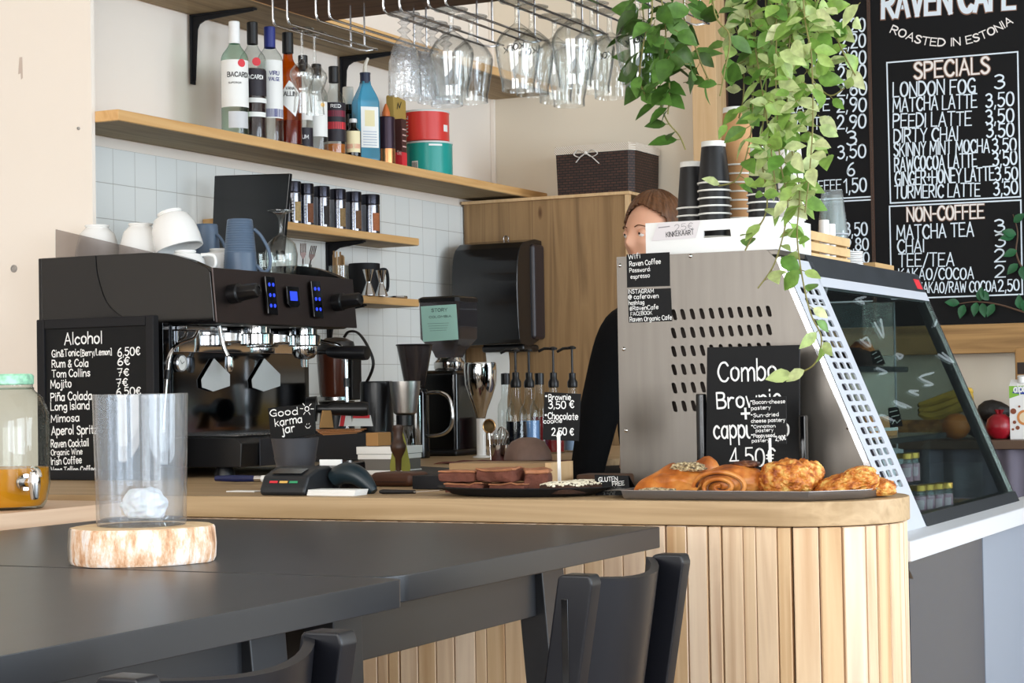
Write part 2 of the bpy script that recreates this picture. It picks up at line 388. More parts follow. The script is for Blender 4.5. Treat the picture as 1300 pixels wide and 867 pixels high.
def ribbon(bm, pts, w, plane, lift):
    """a chalk stroke: flat quads with round joints on plane (origin, right, up, normal)"""
    o, rx, uy, n = plane; h = w/2; P = []
    for a, b in pts:
        p = Vector((a, b))
        if not P or (p-P[-1]).length > w*.04: P.append(p)
    if len(P) < 2: P.append(P[0]+Vector((w*.1, 0)))
    runs = [[P[0]]]
    for i in range(1, len(P)):
        runs[-1].append(P[i])
        if i < len(P)-1 and (P[i]-P[i-1]).normalized().dot((P[i+1]-P[i]).normalized()) < .55: runs.append([P[i]])
    for r_, R in enumerate(runs):
        R = list(R); d0 = (R[0]-R[1]).normalized(); d1 = (R[-1]-R[-2]).normalized(); R[0] = R[0]+d0*h*.7; R[-1] = R[-1]+d1*h*.7; rows = []
        for i, p in enumerate(R):
            d = (R[min(i+1, len(R)-1)]-R[max(i-1, 0)]).normalized(); q = Vector((-d.y, d.x))*h
            if i in (0, len(R)-1): q *= .72
            rows.append([bm.verts.new(o+rx*v.x+uy*v.y+n*(lift+r_*6e-5)) for v in (p-q, p+q)])
        for a, b in zip(rows, rows[1:]): bm.faces.new((a[0], b[0], b[1], a[1]))
def plane_of(p0, right, up):
    r = Vector(right).normalized(); u = Vector(up); u = (u-r*u.dot(r)).normalized(); return (Vector(p0), r, u, r.cross(u))
def hit(plane, px, py):
    o, r, u, n = plane; d = ray(px, py); t = (o-EYE).dot(n)/d.dot(n); q = EYE+d*t-o
    return Vector((q.dot(r), q.dot(u)))
rng = random.Random(3)
def write(bm, plane, s, x0, y0, x1, y1, hpx, wt=.11, lift=.0012, jit=.0, caps=True):
    """lettering between two baseline points seen at (x0,y0) and (x1,y1) in the photo, capitals hpx tall"""
    a = hit(plane, x0, y0); b = hit(plane, x1, y1); t = hit(plane, x0, y0-hpx)
    H = (t-a).length; e = (b-a); Wd = e.length; ex = e.normalized(); ey = Vector((-ex.y, ex.x))
    adv = 0; lay = []
    for ch in s:
        if ch == ' ': adv += 2.2; continue
        if ch not in G: continue
        lay.append((ch, adv)); adv += G[ch][0]+1.1
    adv -= 1.1; sx = Wd/adv; sy = H/6; k = 0
    for ch, u0 in lay:
        dy = rng.uniform(-jit, jit)*H; ds = 1+rng.uniform(-jit, jit)
        for st in G[ch][1]:
            k += 1
            ribbon(bm, [(lambda v: (v.x, v.y))(a+ex*((u0+p[0])*sx)+ey*(p[1]*sy*ds+dy)) for p in st], H*wt, plane, lift+(k % 5)*1.5e-4)
    return bm
def line_on(bm, plane, pts, w, lift=.0012, closed=False):
    q = [tuple(hit(plane, *p)) for p in pts]
    if closed: q.append(q[0])
    ribbon(bm, q, w, plane, lift); return bm
CHALK = mat('white_chalk_pen', 'f4f4f2', .7)
# ------------------------------------------------------------------ palette
PAINT = mat('warm_white_paint', 'f3e9dd', .7, spec=.2, bump=.05, bscale=120)
PAINT_B = mat('back_wall_paint', 'e6dac6', .75, spec=.2, bump=.05, bscale=120)
PAINT_W = mat('white_paint', 'efece6', .7)
BLACK = mat('black_plastic', '101012', .35, spec=.5)
BLACKG = mat('gloss_black', '0a0a0c', .12, spec=.6)
BLACKM = mat('matte_black', '17171a', .6, spec=.3)
CHALKB = mat('chalkboard', '0e0f11', .55, spec=.25, var=.15, vscale=5)
CHROME = mat('chrome', 'd8d8d8', .07, metal=1.)
STEEL = mat('brushed_steel', 'b9b4ae', .33, metal=1., bump=.03, bscale=300, stretch=(1, 1, 14))
STEELW = mat('bright_steel', 'd4d4d6', .25, metal=1.)
CERAM = mat('white_ceramic', 'f2f1ee', .18, spec=.55)
PAPERW = mat('white_paper', 'f1f0ec', .8, spec=.2)
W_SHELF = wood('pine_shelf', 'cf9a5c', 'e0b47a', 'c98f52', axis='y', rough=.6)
W_UNDER = wood('shaded_underside_board', '8a775c', 'a08c6c', '75644c', axis='y', rough=.7)
W_TOP = wood('counter_pine', 'a88b64', 'bfa27c', '9b7e58', axis='x', rough=.5)
W_WING = wood('pale_counter_pine', 'd8b494', 'e6c8aa', 'cfa98a', axis='y', rough=.5, knots=False)
W_SLAT = wood('slat_pine', 'cfa67c', 'e4c49c', 'bf946a', axis='z', rough=.6, knots=False, island=.13)
W_CAB = wood('cabinet_pine', '8a6b48', 'a4825a', '775b3e', axis='z', rough=.6)
W_POST = wood('post_pine', 'd0a97a', 'dcb98c', 'c79c6a', axis='z', rough=.6)
W_DARK = wood('dark_board', '5a4434', '6e5642', '4c392c', axis='x', rough=.65, knots=False)
W_BEAM = wood('beam_pine', '9c7648', 'b58c58', '86633c', axis='x', rough=.6, knots=False)
TABLE = mat('black_stained_wood', '26272a', .34, spec=.5, var=.12, vscale=3, stretch=(8, 1, 8))
CHAIRM = mat('black_lacquer', '111218', .34, spec=.38)

# ------------------------------------------------------------------ the room
struct('floor', box(B(), (-6.2, -3.2, -.1), (3.7, 7.4, 0)), wood('floorboards', '6a5644', '7c6650', '5c4a3a', axis='y', rough=.5, knots=False))
struct('ceiling', box(B(), (-6.2, -3.2, 3.1), (3.7, 7.4, 3.2)), PAINT_W)
def tiles():
    m = bpy.data.materials.new('white_wall_tile'); m.use_nodes = True; nt = m.node_tree; N, L = nt.nodes, nt.links; b = N['Principled BSDF']
    b.inputs['Roughness'].default_value = .3
    tc = N.new('ShaderNodeTexCoord'); mp = N.new('ShaderNodeSeparateXYZ'); cb = N.new('ShaderNodeCombineXYZ'); L.new(tc.outputs['Object'], mp.inputs[0])
    L.new(mp.outputs[1], cb.inputs[0]); L.new(mp.outputs[2], cb.inputs[1])
    br = N.new('ShaderNodeTexBrick'); br.offset = 0; L.new(cb.outputs[0], br.inputs['Vector'])
    br.inputs['Scale'].default_value = 1; br.inputs['Brick Width'].default_value = .1055; br.inputs['Row Height'].default_value = .1055
    br.inputs['Mortar Size'].default_value = .0012; br.inputs['Mortar Smooth'].default_value = .3; br.inputs['Bias'].default_value = 0
    br.inputs['Color1'].default_value = (*lin('f1f1ec'), 1); br.inputs['Color2'].default_value = (*lin('eceeea'), 1); br.inputs['Mortar'].default_value = (*lin('b9b6ae'), 1)
    L.new(br.outputs['Color'], b.inputs['Base Color'])
    bp = N.new('ShaderNodeBump'); bp.invert = True; bp.inputs['Strength'].default_value = .4; bp.inputs['Distance'].default_value = .002; L.new(br.outputs['Fac'], bp.inputs['Height']); L.new(bp.outputs[0], b.inputs['Normal'])
    return m
struct('wall_tiled', box(B(), (-3.75, 4.347, 0), (-3.6, 7.149, 3.1)), PAINT)
struct('trim_1', box(B(), (-3.6, 4.347, .90), (-3.592, 7.149, 1.9385)), tiles(), origin=(-3.6, 4.526, .8835))
bm = box(B(), (-6.2, 4.33, 0), (-3.43, 4.345, 3.1))
struct('wall_left', bm, PAINT)
# small scars and screws in the left panel
for nm, (px, py), r in (('screw', (100, 163), .0045), ('wall_plug', (18, 341), .011)):
    p = at(px, py, y=4.33)
    solo(nm, lathe(B(), [(r, -.001), (r, .003), (r*.7, .005), (r*.62, .002), (0, .002)], p, 16, (0, -1, 0)), mat('grey_plug', 'a8a29c', .5),
         'small dark screw near the edge of the bare left wall' if nm == 'screw' else 'round grey wall plug in the bare left wall beside the coffee machine', nm.replace('_', ' '))
p = at(26, 86, y=4.33)
solo('wall_scar', prism(B(), [p+Vector((a, 0, b)) for a, b in ((-.003, .03), (.007, .03), (.008, -.03), (.002, -.034), (.001, -.016), (-.008, -.018), (-.006, .005))], (0, -.0006, 0)), mat('bare_plaster', 'c9b8ac', .9),
     'small grey chip in the paint high on the left wall', 'scar')
struct('wall_back', box(B(), (-3.75, 7.15, 0), (3.7, 7.3, 3.1)), PAINT_B)
struct('trim_2', box(B(), (-3.6, 7.135, 1.9), (-3.58, 7.15, 3.1), .004), PAINT)
struct('wall_street_left', box(B(), (-6.2, -3.2, 0), (-6.05, 4.33, 3.1)), PAINT)
def wall_with_windows(nm, a, b, wins, axis):
    """a wall with window openings; wins are (from, to, sill, head)"""
    bm = B(); cur = a[1] if axis == 'y' else a[0]; end = b[1] if axis == 'y' else b[0]
    def seg(u0, u1, z0, z1):
        if axis == 'y': box(bm, (a[0], u0, z0), (b[0], u1, z1))
        else: box(bm, (u0, a[1], z0), (u1, b[1], z1))
    for u0, u1, z0, z1 in wins:
        seg(cur, u0, 0, 3.1); seg(u0, u1, 0, z0); seg(u0, u1, z1, 3.1); cur = u1
    seg(cur, end, 0, 3.1); struct(nm, bm, PAINT_W)
    for k, (u0, u1, z0, z1) in enumerate(wins):
        f = B(); w = .06; c = (a[0]+b[0])/2 if axis == 'y' else (a[1]+b[1])/2
        for p, q, r, s in ((u0, u1, z0, z0+w), (u0, u1, z1-w, z1), (u0, u0+w, z0+w, z1-w), (u1-w, u1, z0+w, z1-w), ((u0+u1)/2-w/2, (u0+u1)/2+w/2, z0+w, z1-w)):
            if axis == 'y': box(f, (c-.03, p, r), (c+.03, q, s), .006)
            else: box(f, (p, c-.03, r), (q, c+.03, s), .006)
        yield f
n = 0
for f in wall_with_windows('wall_front', (-6.2, -3.2), (3.7, -3.05), [(-4.2, -1.2, .3, 2.95), (-.8, 2.2, .3, 2.95)], 'x'):
    n += 1; struct('window_%d' % n, f, PAINT_W)
for f in wall_with_windows('wall_right', (3.55, -3.2), (3.7, 7.15), [(-2.6, .3, .12, 2.95), (.6, 3.5, .12, 2.95), (3.8, 6.9, .12, 2.95)], 'y'):
    n += 1; struct('window_%d' % n, f, PAINT_W)

# ------------------------------------------------------------------ bar counter
ZC = .985
def arc(c, r, a0, a1, n): return [(c[0]+r*math.cos(a0+(a1-a0)*i/n), c[1]+r*math.sin(a0+(a1-a0)*i/n)) for i in range(n+1)]
bar = thing('bar_counter', 'long pine bar counter with rounded end and vertical slats on its front', 'counter', (-1.8, 3.7, 0))
out = [(-3.55, 3.46)]+arc((-1.175, 3.66), .205, -PI/2, 1.25, 22)+[(-1.17, 3.93), (-1.72, 3.93), (-2.33, 4.4), (-2.33, 4.75), (-2.43, 6.80), (-3.585, 6.80), (-3.585, 4.35), (-3.55, 4.3)]
fin('worktop', prism(B(), [(x, y, ZC-.046) for x, y in out], (0, 0, .046), .003), W_TOP, bar)
core = [(-3.5, 3.50)]+arc((-1.175, 3.66), .155, -PI/2, 1.25, 18)+[(-1.18, 3.93), (-1.75, 3.93), (-2.38, 4.4), (-2.45, 6.78), (-3.55, 6.78), (-3.5, 4.2)]
fin('carcass', prism(B(), [(x, y, 0) for x, y in core], (0, 0, ZC-.047)), mat('counter_carcass', '8a6440', .7), bar)
bm = B(); path = [(-2.62, 3.472)]+arc((-1.175, 3.66), .188, -PI/2, 1.25, 40)
L = [0]
for a, b in zip(path, path[1:]): L.append(L[-1]+math.dist(a, b))
def on_path(s):
    for i in range(len(L)-1):
        if s <= L[i+1] or i == len(L)-2:
            t = (s-L[i])/(L[i+1]-L[i]); a, b = path[i], path[i+1]; d = Vector((b[0]-a[0], b[1]-a[1])).normalized()
            return Vector((a[0]+(b[0]-a[0])*t, a[1]+(b[1]-a[1])*t)), d
s = 0; rr = random.Random(5)
while s < L[-1]-.03:
    w = rr.choice((.024, .033, .04, .046)); p, d = on_path(s+w/2); q = Vector((d.y, -d.x)); th = rr.choice((.0, -.004, -.009))
    bx = B(); box(bx, (-w/2, -.022, .0), (w/2, th, ZC-.048), .0015, 1)
    me = bpy.data.meshes.new('t'); M = Matrix(((d.x, -q.x, 0, p.x), (d.y, -q.y, 0, p.y), (0, 0, 1, 0), (0, 0, 0, 1)))
    # local -y faces outwards
    bmesh.ops.transform(bx, matrix=M, verts=bx.verts)
    for v in bx.verts: v.co -= Vector((q.x, q.y, 0))*.012
    bx.to_mesh(me); bx.free(); bm.from_mesh(me); bpy.data.meshes.remove(me)
    s += w+rr.choice((.0012, .002, .0035))
fin('slat_front', bm, W_SLAT, bar)
# lower wing of the counter on the left, its long edge towards the room
ZW = .972
wing = thing('side_counter', 'pale pine side counter on the left carrying the juice jar', 'counter', (-3.1, 2.6, 0))
fin('worktop', box(B(), (-3.6, 1.5, ZW-.046), (-2.635, 3.455, ZW), .003), W_WING, wing)
fin('base', box(B(), (-3.5, 1.55, 0), (-2.70, 3.44, ZW-.047)), mat('pale_board', 'd9c6ae', .6), wing)

# ------------------------------------------------------------------ bar tables and chairs
ZT = .95
def bar_table(label, x0, x1, y0, y1, round_near, legs, group='black bar tables standing end to end'):
    t = thing('bar_table', label, 'table', ((x0+x1)/2, (y0+y1)/2, 0), 0, group)
    rn = .05 if round_near else .012
    pl = [(x0, y0)]+arc((x1-rn, y0+rn), rn, -PI/2, 0, 8)+arc((x1-.012, y1-.012), .012, 0, PI/2, 4)+[(x0, y1)]
    fin('tabletop', prism(B(), [(x, y, ZT-.038) for x, y in pl], (0, 0, .038), .0025), TABLE, t)
    ax = x1-.105
    for a, b in legs:
        for xx, sgn in ((ax, 1), (x0+.105, -1)):
            bm = B(); c = (a+b)/2; s = 1 if c > (y0+y1)/2 else -1
            prism(bm, [(xx, a, ZT-.039), (xx, b, ZT-.039), (xx+sgn*.05, b+s*.04-.012, 0), (xx+sgn*.05, a+s*.04+.012, 0)], (-.05*sgn, 0, 0), .003)
            fin('leg', bm, TABLE, t)
    bm = B(); la = legs[0][1]-.004; lb = legs[1][0]+.004
    fin('apron', box(bm, (ax-.034, la, ZT-.134), (ax-.012, lb, ZT-.039), .002), TABLE, t)
    fin('apron', box(B(), (x0+.117, la, ZT-.134), (x0+.139, lb, ZT-.039), .002), TABLE, t)
    yy = legs[0][0]+.03
    fin('apron', box(B(), (x0+.15, yy, ZT-.134), (ax-.045, yy+.02, ZT-.039), .002), TABLE, t)
    yy = legs[1][1]-.05
    fin('apron', box(B(), (x0+.15, yy, ZT-.134), (ax-.045, yy+.02, ZT-.039), .002), TABLE, t)
    return t
bar_table('far black bar table with rounded corner, its end nearest the pine counter', -2.52, -1.318, 2.29, 3.275, True, ((2.31, 2.39), (2.985, 3.075)))
bar_table('near black bar table carrying the birch slice and glass vase', -2.52, -1.292, 1.0, 2.28, False, ((1.03, 1.11), (2.065, 2.15)))

def bar_chair(label, x, ya, yb):
    t = thing('bar_chair', label, 'chair', (x-.2, (ya+yb)/2, 0), 0, 'black bar chairs tucked under the tables')
    zt = .948
    for yy, s in ((ya, -1), (yb, 1)):
        bm = B()
        pl = [(x+.012, zt), (x+.016, zt-.012), (x-.03, .66), (x-.012, 0), (x-.052, 0), (x-.082, .66), (x-.036, zt-.004), (x-.03, zt)]
        prism(bm, [(a, yy-.017, b) for a, b in pl], (0, .034, 0), .004)
        fin('back_post', bm, CHAIRM, t)
        bm = B()
        prism(bm, [(x-.44, yy-.017, .64), (x-.40, yy-.017, .64), (x-.40, yy-.017, 0), (x-.44, yy-.017, 0)], (0, .034, 0), .004)
        fin('leg', bm, CHAIRM, t)
        fin('stretcher', box(B(), (x-.42, yy-.009, .24), (x-.03, yy+.009, .27), .003), CHAIRM, t)
        s2 = lathe(B(), [(.0055, 0), (.0055, .001), (.003, .0016), (0, .0016)], (x-.0115, yy+.006, .885), 12, (1, 0, 0))
        fin('screw', s2, mat('brass_screw', 'b06a50', .4, metal=.8), t, label='copper coloured screw head')
    bm = box(B(), (x-.030, ya-.0185, .80), (x-.020, ya-.0168, .915), .0006, 1)
    fin('groove', bm, BLACKG, t, label='dark groove in the post')
    rows = []
    for k in range(7):
        z = .74+(.931-.74)*k/6; row = []
        for i in range(13):
            a = i/12; yy = ya+.014+(yb-ya-.028)*a; bow = .052*(1-(2*a-1)**2)
            row.append((x-.030-(.948-z)*.16+bow, yy, z+(.012*(2*abs(a-.5))**2 if k == 6 else 0)))
        rows.append(row)
    fin('backrest', thicken(sheet(B(), rows), .012), CHAIRM, t)
    fin('seat', box(B(), (x-.46, ya-.02, .64), (x-.075, yb+.02, .665), .01, 3), CHAIRM, t)
    fin('footrest', box(B(), (x-.432, ya+.012, .30), (x-.408, yb-.012, .34), .004), CHAIRM, t)
    return t
bar_chair('black bar chair at the far table, curved back turned to the viewer', -1.088, 2.425, 2.765)
bar_chair('black bar chair at the near table, only its top in view', -1.088, 1.43, 1.775)

# ------------------------------------------------------------------ wall shelves
def shelf(label, x0, y0, y1, zb, th, m=W_SHELF, brackets=(), bl=.15, bd=.2, endm=None):
    t = thing('wall_shelf', label, 'shelf', (-3.592, (y0+y1)/2, zb))
    fin('board', box(B(), (-3.59, y0, zb), (x0, y1, zb+th), .003), m, t)
    fin('underside', box(B(), (-3.588, y0+.003, zb-.0015), (x0-.004, y1-.003, zb)), W_UNDER, t, label='unsealed grey-brown underside, shade in its colour')  # unsealed board, its colour darkened for the shade under the shelf
    for y in brackets:
        bm = B(); xw = -3.59; w = .024
        box(bm, (xw, y-w/2, zb-.002-bl), (xw+.006, y+w/2, zb-.002), .001); box(bm, (xw, y-w/2, zb-.0085), (xw+bd, y+w/2, zb-.0025), .001)
        pts = [(xw+.003, y-.004, zb-.004-bl*.96), (xw+.012, y-.004, zb-.004-bl*.94), (xw+.022, y-.004, zb-.05), (xw+.03, y-.004, zb-.034), (xw+.05, y-.004, zb-.024), (xw+bd*.97, y-.004, zb-.012), (xw+bd*.97, y-.004, zb-.006), (xw+.003, y-.004, zb-.006)]
        prism(bm, pts, (0, .008, 0))
        fin('bracket', bm, BLACKM, t, label='black iron bracket')
    return t
shelf('long pine shelf of liquor bottles above the tiles', -3.35, 4.346, 7.148, 1.971, .031)
YB1, YB2 = at(243, 22, x=-3.59).y, at(433, 78, x=-3.59).y
shelf('highest long shelf on black brackets above the bottles', -3.30, 4.346, 7.148, 2.405, .032, brackets=(YB1, YB2), bl=.22, bd=.24)
ms = shelf('short pine shelf of dark spice jars', -3.42, 5.08, 6.19, 1.735, .026, brackets=(5.83,), bl=.2, bd=.15)
shelf('short low pine shelf holding the black mug and steel jigger', -3.42, 5.35, 6.185, 1.512, .026, brackets=(5.83,), bl=.12, bd=.15)

# ------------------------------------------------------------------ tall cabinet in the corner
cab = thing('tall_cabinet', 'tall pine corner cabinet with the paper towel dispenser on its front', 'cabinet', (-3.22, 6.98, 0))
fin('front_panel', box(B(), (-3.585, 6.86, .0), (-2.885, 6.878, 1.945), .001), W_CAB, cab)
fin('carcass', box(B(), (-3.585, 6.880, 0), (-2.90, 7.148, 1.935)), mat('cabinet_dark', '2a211a', .8), cab)
fin('top_board', box(B(), (-3.588, 6.845, 1.945), (-2.862, 7.148, 1.957), .001), W_POST, cab)
fin('edge_strip', box(B(), (-2.8845, 6.852, 0), (-2.868, 6.878, 1.945), .001), W_POST, cab)
solo('timber_post', box(B(), (-2.665, 7.02, 0), (-2.565, 7.148, 3.098), .003), W_POST, 'pale pine post against the back wall left of the menu boards', 'post')

# ------------------------------------------------------------------ overhead board with the glass rack
ob = thing('overhead_board', 'dark wooden board hung above the bar with the glass racks under it', 'board', (-1.6, 3.4, 2.055))
fin('board', box(B(), (-2.345, 3.05, 2.056), (-1.402, 3.80, 2.09), .002), W_DARK, ob)
for x in (-2.25, -1.47):
    fin('hanger', cyl(B(), (x, 3.4, 2.09), (x, 3.4, 3.099), .006), BLACKM, ob)
# ------------------------------------------------------------------ espresso machine
DSTEEL = mat('dark_brushed_steel', '5a5150', .36, metal=1., bump=.03, bscale=300, stretch=(1, 14, 1))
DCHROME = mat('smoked_chrome', '6c7076', .09, metal=1.)
SATIN = mat('satin_black_panel', '262423', .5, spec=.4)
BLUE_LED = mat('blue_led', '2038c0', .4, emit='2c48f0', es=.8)
def yplane(Y): return plane_of((0, Y, 0), (1, 0, 0), (0, 0, 1))
def xplane(X): return plane_of((X, 0, 0), (0, 1, 0), (0, 0, 1))
Y0, Y1, XB = 4.2, 4.92, -3.505
em = thing('espresso_machine', 'large black and steel espresso machine with blue lit keypads against the tiles', 'coffee machine', (-3.2, 4.56, ZC))
fin('body', box(B(), (XB, Y0+.03, 1.03), (-3.10, Y1-.03, 1.528), .006), BLACK, em)
prof = [(XB, 1.585)]+[(p.x, p.z) for p in smooth_path([(-3.14, 0, 1.584), (-3.08, 0, 1.578), (-3.02, 0, 1.562), (-2.956, 0, 1.536)], 5)]+[(-2.947, 1.525), (-2.935, 1.394), (-3.10, 1.396), (-3.10, 1.03), (XB, 1.03)]
for ya, yb in ((Y0, Y0+.032), (Y1-.032, Y1)):
    bm = prism(B(), [(x, ya, z) for x, z in prof], (0, yb-ya, 0), .002)
    fin('side_panel', bm, BLACKG, em, label='gloss black curved side panel')
cv = [(p.x, p.z) for p in smooth_path([(-3.318, 0, 1.584), (-3.312, 0, 1.53), (-3.285, 0, 1.46), (-3.24, 0, 1.42), (-3.20, 0, 1.405)], 5)]
bm = prism(B(), [(x, Y0-.003, z) for x, z in [(XB+.006, 1.583)]+cv+[(-3.2, 1.034), (XB+.006, 1.034)]], (0, .003, 0), .0008)
fin('side_cover', bm, SATIN, em, label='matt charcoal cover on the left side')
fin('rear_edge', box(B(), (XB-.012, Y0+.002, 1.03), (XB-.001, Y1, 1.585), .002), BLACK, em)
hp = [(-3.10, 1.528), (-2.962, 1.528), (-2.952, 1.52), (-2.941, 1.394), (-2.955, 1.389), (-3.10, 1.392)]
fin('head', prism(B(), [(x, Y0+.033, z) for x, z in hp], (0, Y1-Y0-.066, 0), .002), BLACK, em)
def on_panel(y, z, d=0): # the sloping front panel
    t = (1.535-z)/(1.535-1.393); return Vector((-2.947+.012*t+d, y, z))
fin('front_panel', prism(B(), [on_panel(Y0+.004, 1.536), on_panel(Y1-.004, 1.536), on_panel(Y1-.004, 1.392), on_panel(Y0+.004, 1.392)], (.006, 0, 0), .0015), DSTEEL, em, label='dark brushed steel control panel')
PANEL = plane_of((-2.935, 0, 1.393), (0, 1, 0), (-.012, 0, .142)); PANEL = (PANEL[0]+PANEL[3]*.013, *PANEL[1:])
def pp(px, py): q = hit(PANEL, px, py); return PANEL[0]+PANEL[1]*q.x+PANEL[2]*q.y
nrm = PANEL[3]
for px, py in ((296, 373), (428, 384)):
    c = pp(px, py)
    k = lathe(B(), [(0, -.01), (.026, -.01), (.026, .02), (.021, .024), (.019, .075), (.016, .08), (.011, .081), (.010, .078), (0, .078)], c, 28, nrm, fn=lambda t, h: 1+(.05*math.cos(8*t) if h > .022 and h < .079 else 0))
    fin('steam_knob', k, BLACK, em)
for (cx0, cy0), rows in (((343, 375), 3), ((401, 380), 3)):
    c = pp(cx0, cy0); w, h = .024, .052
    pad = [c+PANEL[1]*a*w+PANEL[2]*b*h for a, b in ((-1, -1), (1, -1.05), (.95, 1), (-1.05, 1))]
    kp = fin('keypad', prism(B(), pad, nrm*.006, .002), BLACKG, em)
    for i in range(2):
        for j in range(3):
            q = c+PANEL[1]*(i-.5)*.019+PANEL[2]*(j-1)*.029+nrm*.006
            o = fin('key', lathe(B(), [(.0052, 0), (.0052, .0012), (0, .0016)], q, 12, nrm), BLUE_LED, em); o.parent = kp
c = pp(371, 377)
dp = fin('display', prism(B(), [c+PANEL[1]*a*.031+PANEL[2]*b*.029 for a, b in ((-1, -.75), (-.6, -1), (.6, -1), (1, -.75), (1, 1), (-1, 1))], nrm*.005, .0015), BLACKG, em)
o = fin('screen', prism(B(), [c+nrm*.005+PANEL[1]*a*.018+PANEL[2]*(b*.013+.002) for a, b in ((-1, -1), (1, -1), (1, 1), (-1, 1))], nrm*.0008), BLUE_LED, em, label='blue lit screen'); o.parent = dp
bs = box(B(), (-3.101, Y0+.034, 1.09), (-3.094, Y1-.034, 1.39), .001); fin('backsplash', bs, DCHROME, em)
fin('chrome_band', box(B(), (-3.0935, Y0+.05, 1.318), (-3.087, Y1-.05, 1.376), .002), CHROME, em)
fin('backsplash_rail', box(B(), (-3.092, Y0+.05, 1.378), (-3.06, Y0+.24, 1.389), .002), STEELW, em)
for px in (332, 392):
    g = at(px, 432, x=-3.0); c = Vector((-3.015, g.y, 0))
    fin('group_head', lathe(B(), [(0, 1.392), (.038, 1.392), (.038, 1.372), (.047, 1.368), (.047, 1.342), (.043, 1.338), (0, 1.338)], c, 32), CHROME, em)
    fin('group_neck', box(B(), (-3.093, g.y-.024, 1.345), (-3.045, g.y+.024, 1.391), .008, 3), CHROME, em)
gB = at(392, 432, x=-3.0)
pf = fin('portafilter', lathe(B(), [(0, 1.337), (.036, 1.337), (.036, 1.318), (.028, 1.306), (.012, 1.300), (.010, 1.278), (0, 1.278)], (-3.015, gB.y, 0), 28), CHROME, em)
a = Vector((-2.985, gB.y, 1.322)); d = Vector((1, .02, -.045)).normalized()
o = fin('handle', lathe(B(), [(0, .015), (.006, .015), (.006, .045), (.013, .05), (.017, .07), (.019, .10), (.021, .165), (.0195, .178), (0, .180)], a, 20, d), BLACK, em); o.parent = pf
for side in (0, 1): # steam arms
    if side == 0:
        pts = [at(*q, x=-3.07) for q in ((252, 412), (246, 428), (226, 437), (216, 450), (213, 470), (209, 512), (207, 548))]
    else:
        pts = [at(*q, y=Y1-.08) for q in ((404, 432), (420, 436), (433, 440), (439, 452), (440, 480), (441, 520), (441, 546))]
    q = smooth_path(pts, 5)
    w = fin('steam_wand', tube(B(), q, .0055, 10), CHROME, em)
    m0, m1 = pts[4], pts[4]+(pts[5]-pts[4])*.28
    o = fin('grip', cyl(B(), m0, m1, .0095, seg=14), BLACK, em); o.parent = w
    o = fin('tip', ball(B(), pts[-1], .0085, 12, 8), CHROME, em); o.parent = w
c = at(227, 461, x=-3.09)
fin('pressure_gauge', lathe(B(), [(0, 0), (.024, 0), (.024, .010), (.021, .013), (.020, .009), (0, .009)], c, 28, (1, 0, 0)), [STEELW], em)
gz = fin('gauge_dial', lathe(B(), [(0, .0095), (.0195, .0095), (0, .0096)], c, 24, (1, 0, 0)), PAPERW, em, label='white gauge dial with a black hand')
bm = B(); ribbon(bm, [(c.y-.008, c.z+.008), (c.y, c.z-.002), (c.y+.011, c.z+.004)], .0022, xplane(c.x), .0105); o = fin('hand', bm, BLACK, em); o.parent = gz
for px in (272, 336): # window reflections in the backsplash, put in as pale shield shapes
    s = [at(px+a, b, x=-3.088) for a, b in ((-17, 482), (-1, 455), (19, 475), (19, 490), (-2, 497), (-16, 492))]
    fin('painted_reflection', prism(B(), s, (.003, 0, 0), .001), mat('reflection_grey', 'd2d4d4', .45), em, label='pale shield shape standing in for a window reflection')
sp = smooth_path([(-3.05, at(279, 440, x=-3.05).y, 1.39), (-3.045, at(281, 440, x=-3.05).y, 1.34), (-3.03, at(287, 450, x=-3.04).y, 1.30)], 5)
fin('water_spout', lathe(tube(B(), sp, .007, 10), [(.007, 0), (.012, -.005), (.013, -.03), (.008, -.045), (0, -.045)], sp[-1]+Vector((0, 0, .01)), 16), CHROME, em)
tr = [(-3.095, 1.092), (-2.885, 1.088), (-2.868, 1.075), (-2.872, 1.012), (-3.095, 1.012)]
fin('drip_tray', prism(B(), [(x, Y0+.02, z) for x, z in tr], (0, Y1-Y0-.03, 0), .004), BLACK, em)
bm = B()
for k in range(34):
    y = Y0+.05+k*.0187; box(bm, (-3.08, y, 1.0925), (-2.90, y+.011, 1.0965), .001, 1)
fin('tray_grille', bm, STEELW, em)
fin('tray_front', box(B(), (-2.868, Y0+.1, 1.013), (-2.864, Y1-.015, 1.085), .001), mat('graphite_front', '33343a', .4, metal=.4), em)
for x in (-3.45, -2.95):
    for y in (Y0+.06, Y1-.06):
        fin('foot', lathe(B(), [(0, ZC), (.026, ZC), (.028, ZC+.01), (.02, ZC+.03), (0, ZC+.03)], (x, y, 0), 20), BLACK, em)
fin('tray_base', box(B(), (-3.49, Y0+.04, 1.012), (-3.10, Y1-.04, 1.030), .003), BLACK, em)
SMOKE = glass('smoked_acrylic', 'd2cecd', edge=.1)
sf = [at(70.5, 291, y=Y0+.014), at(193, 320, y=Y0+.014), at(193, 326, y=Y0+.014), at(70.5, 327, y=Y0+.014)]
fin('cup_guard', prism(B(), sf, (0, .004, 0)), SMOKE, em, label='smoked acrylic cup guard')
ZTOP = 1.5285
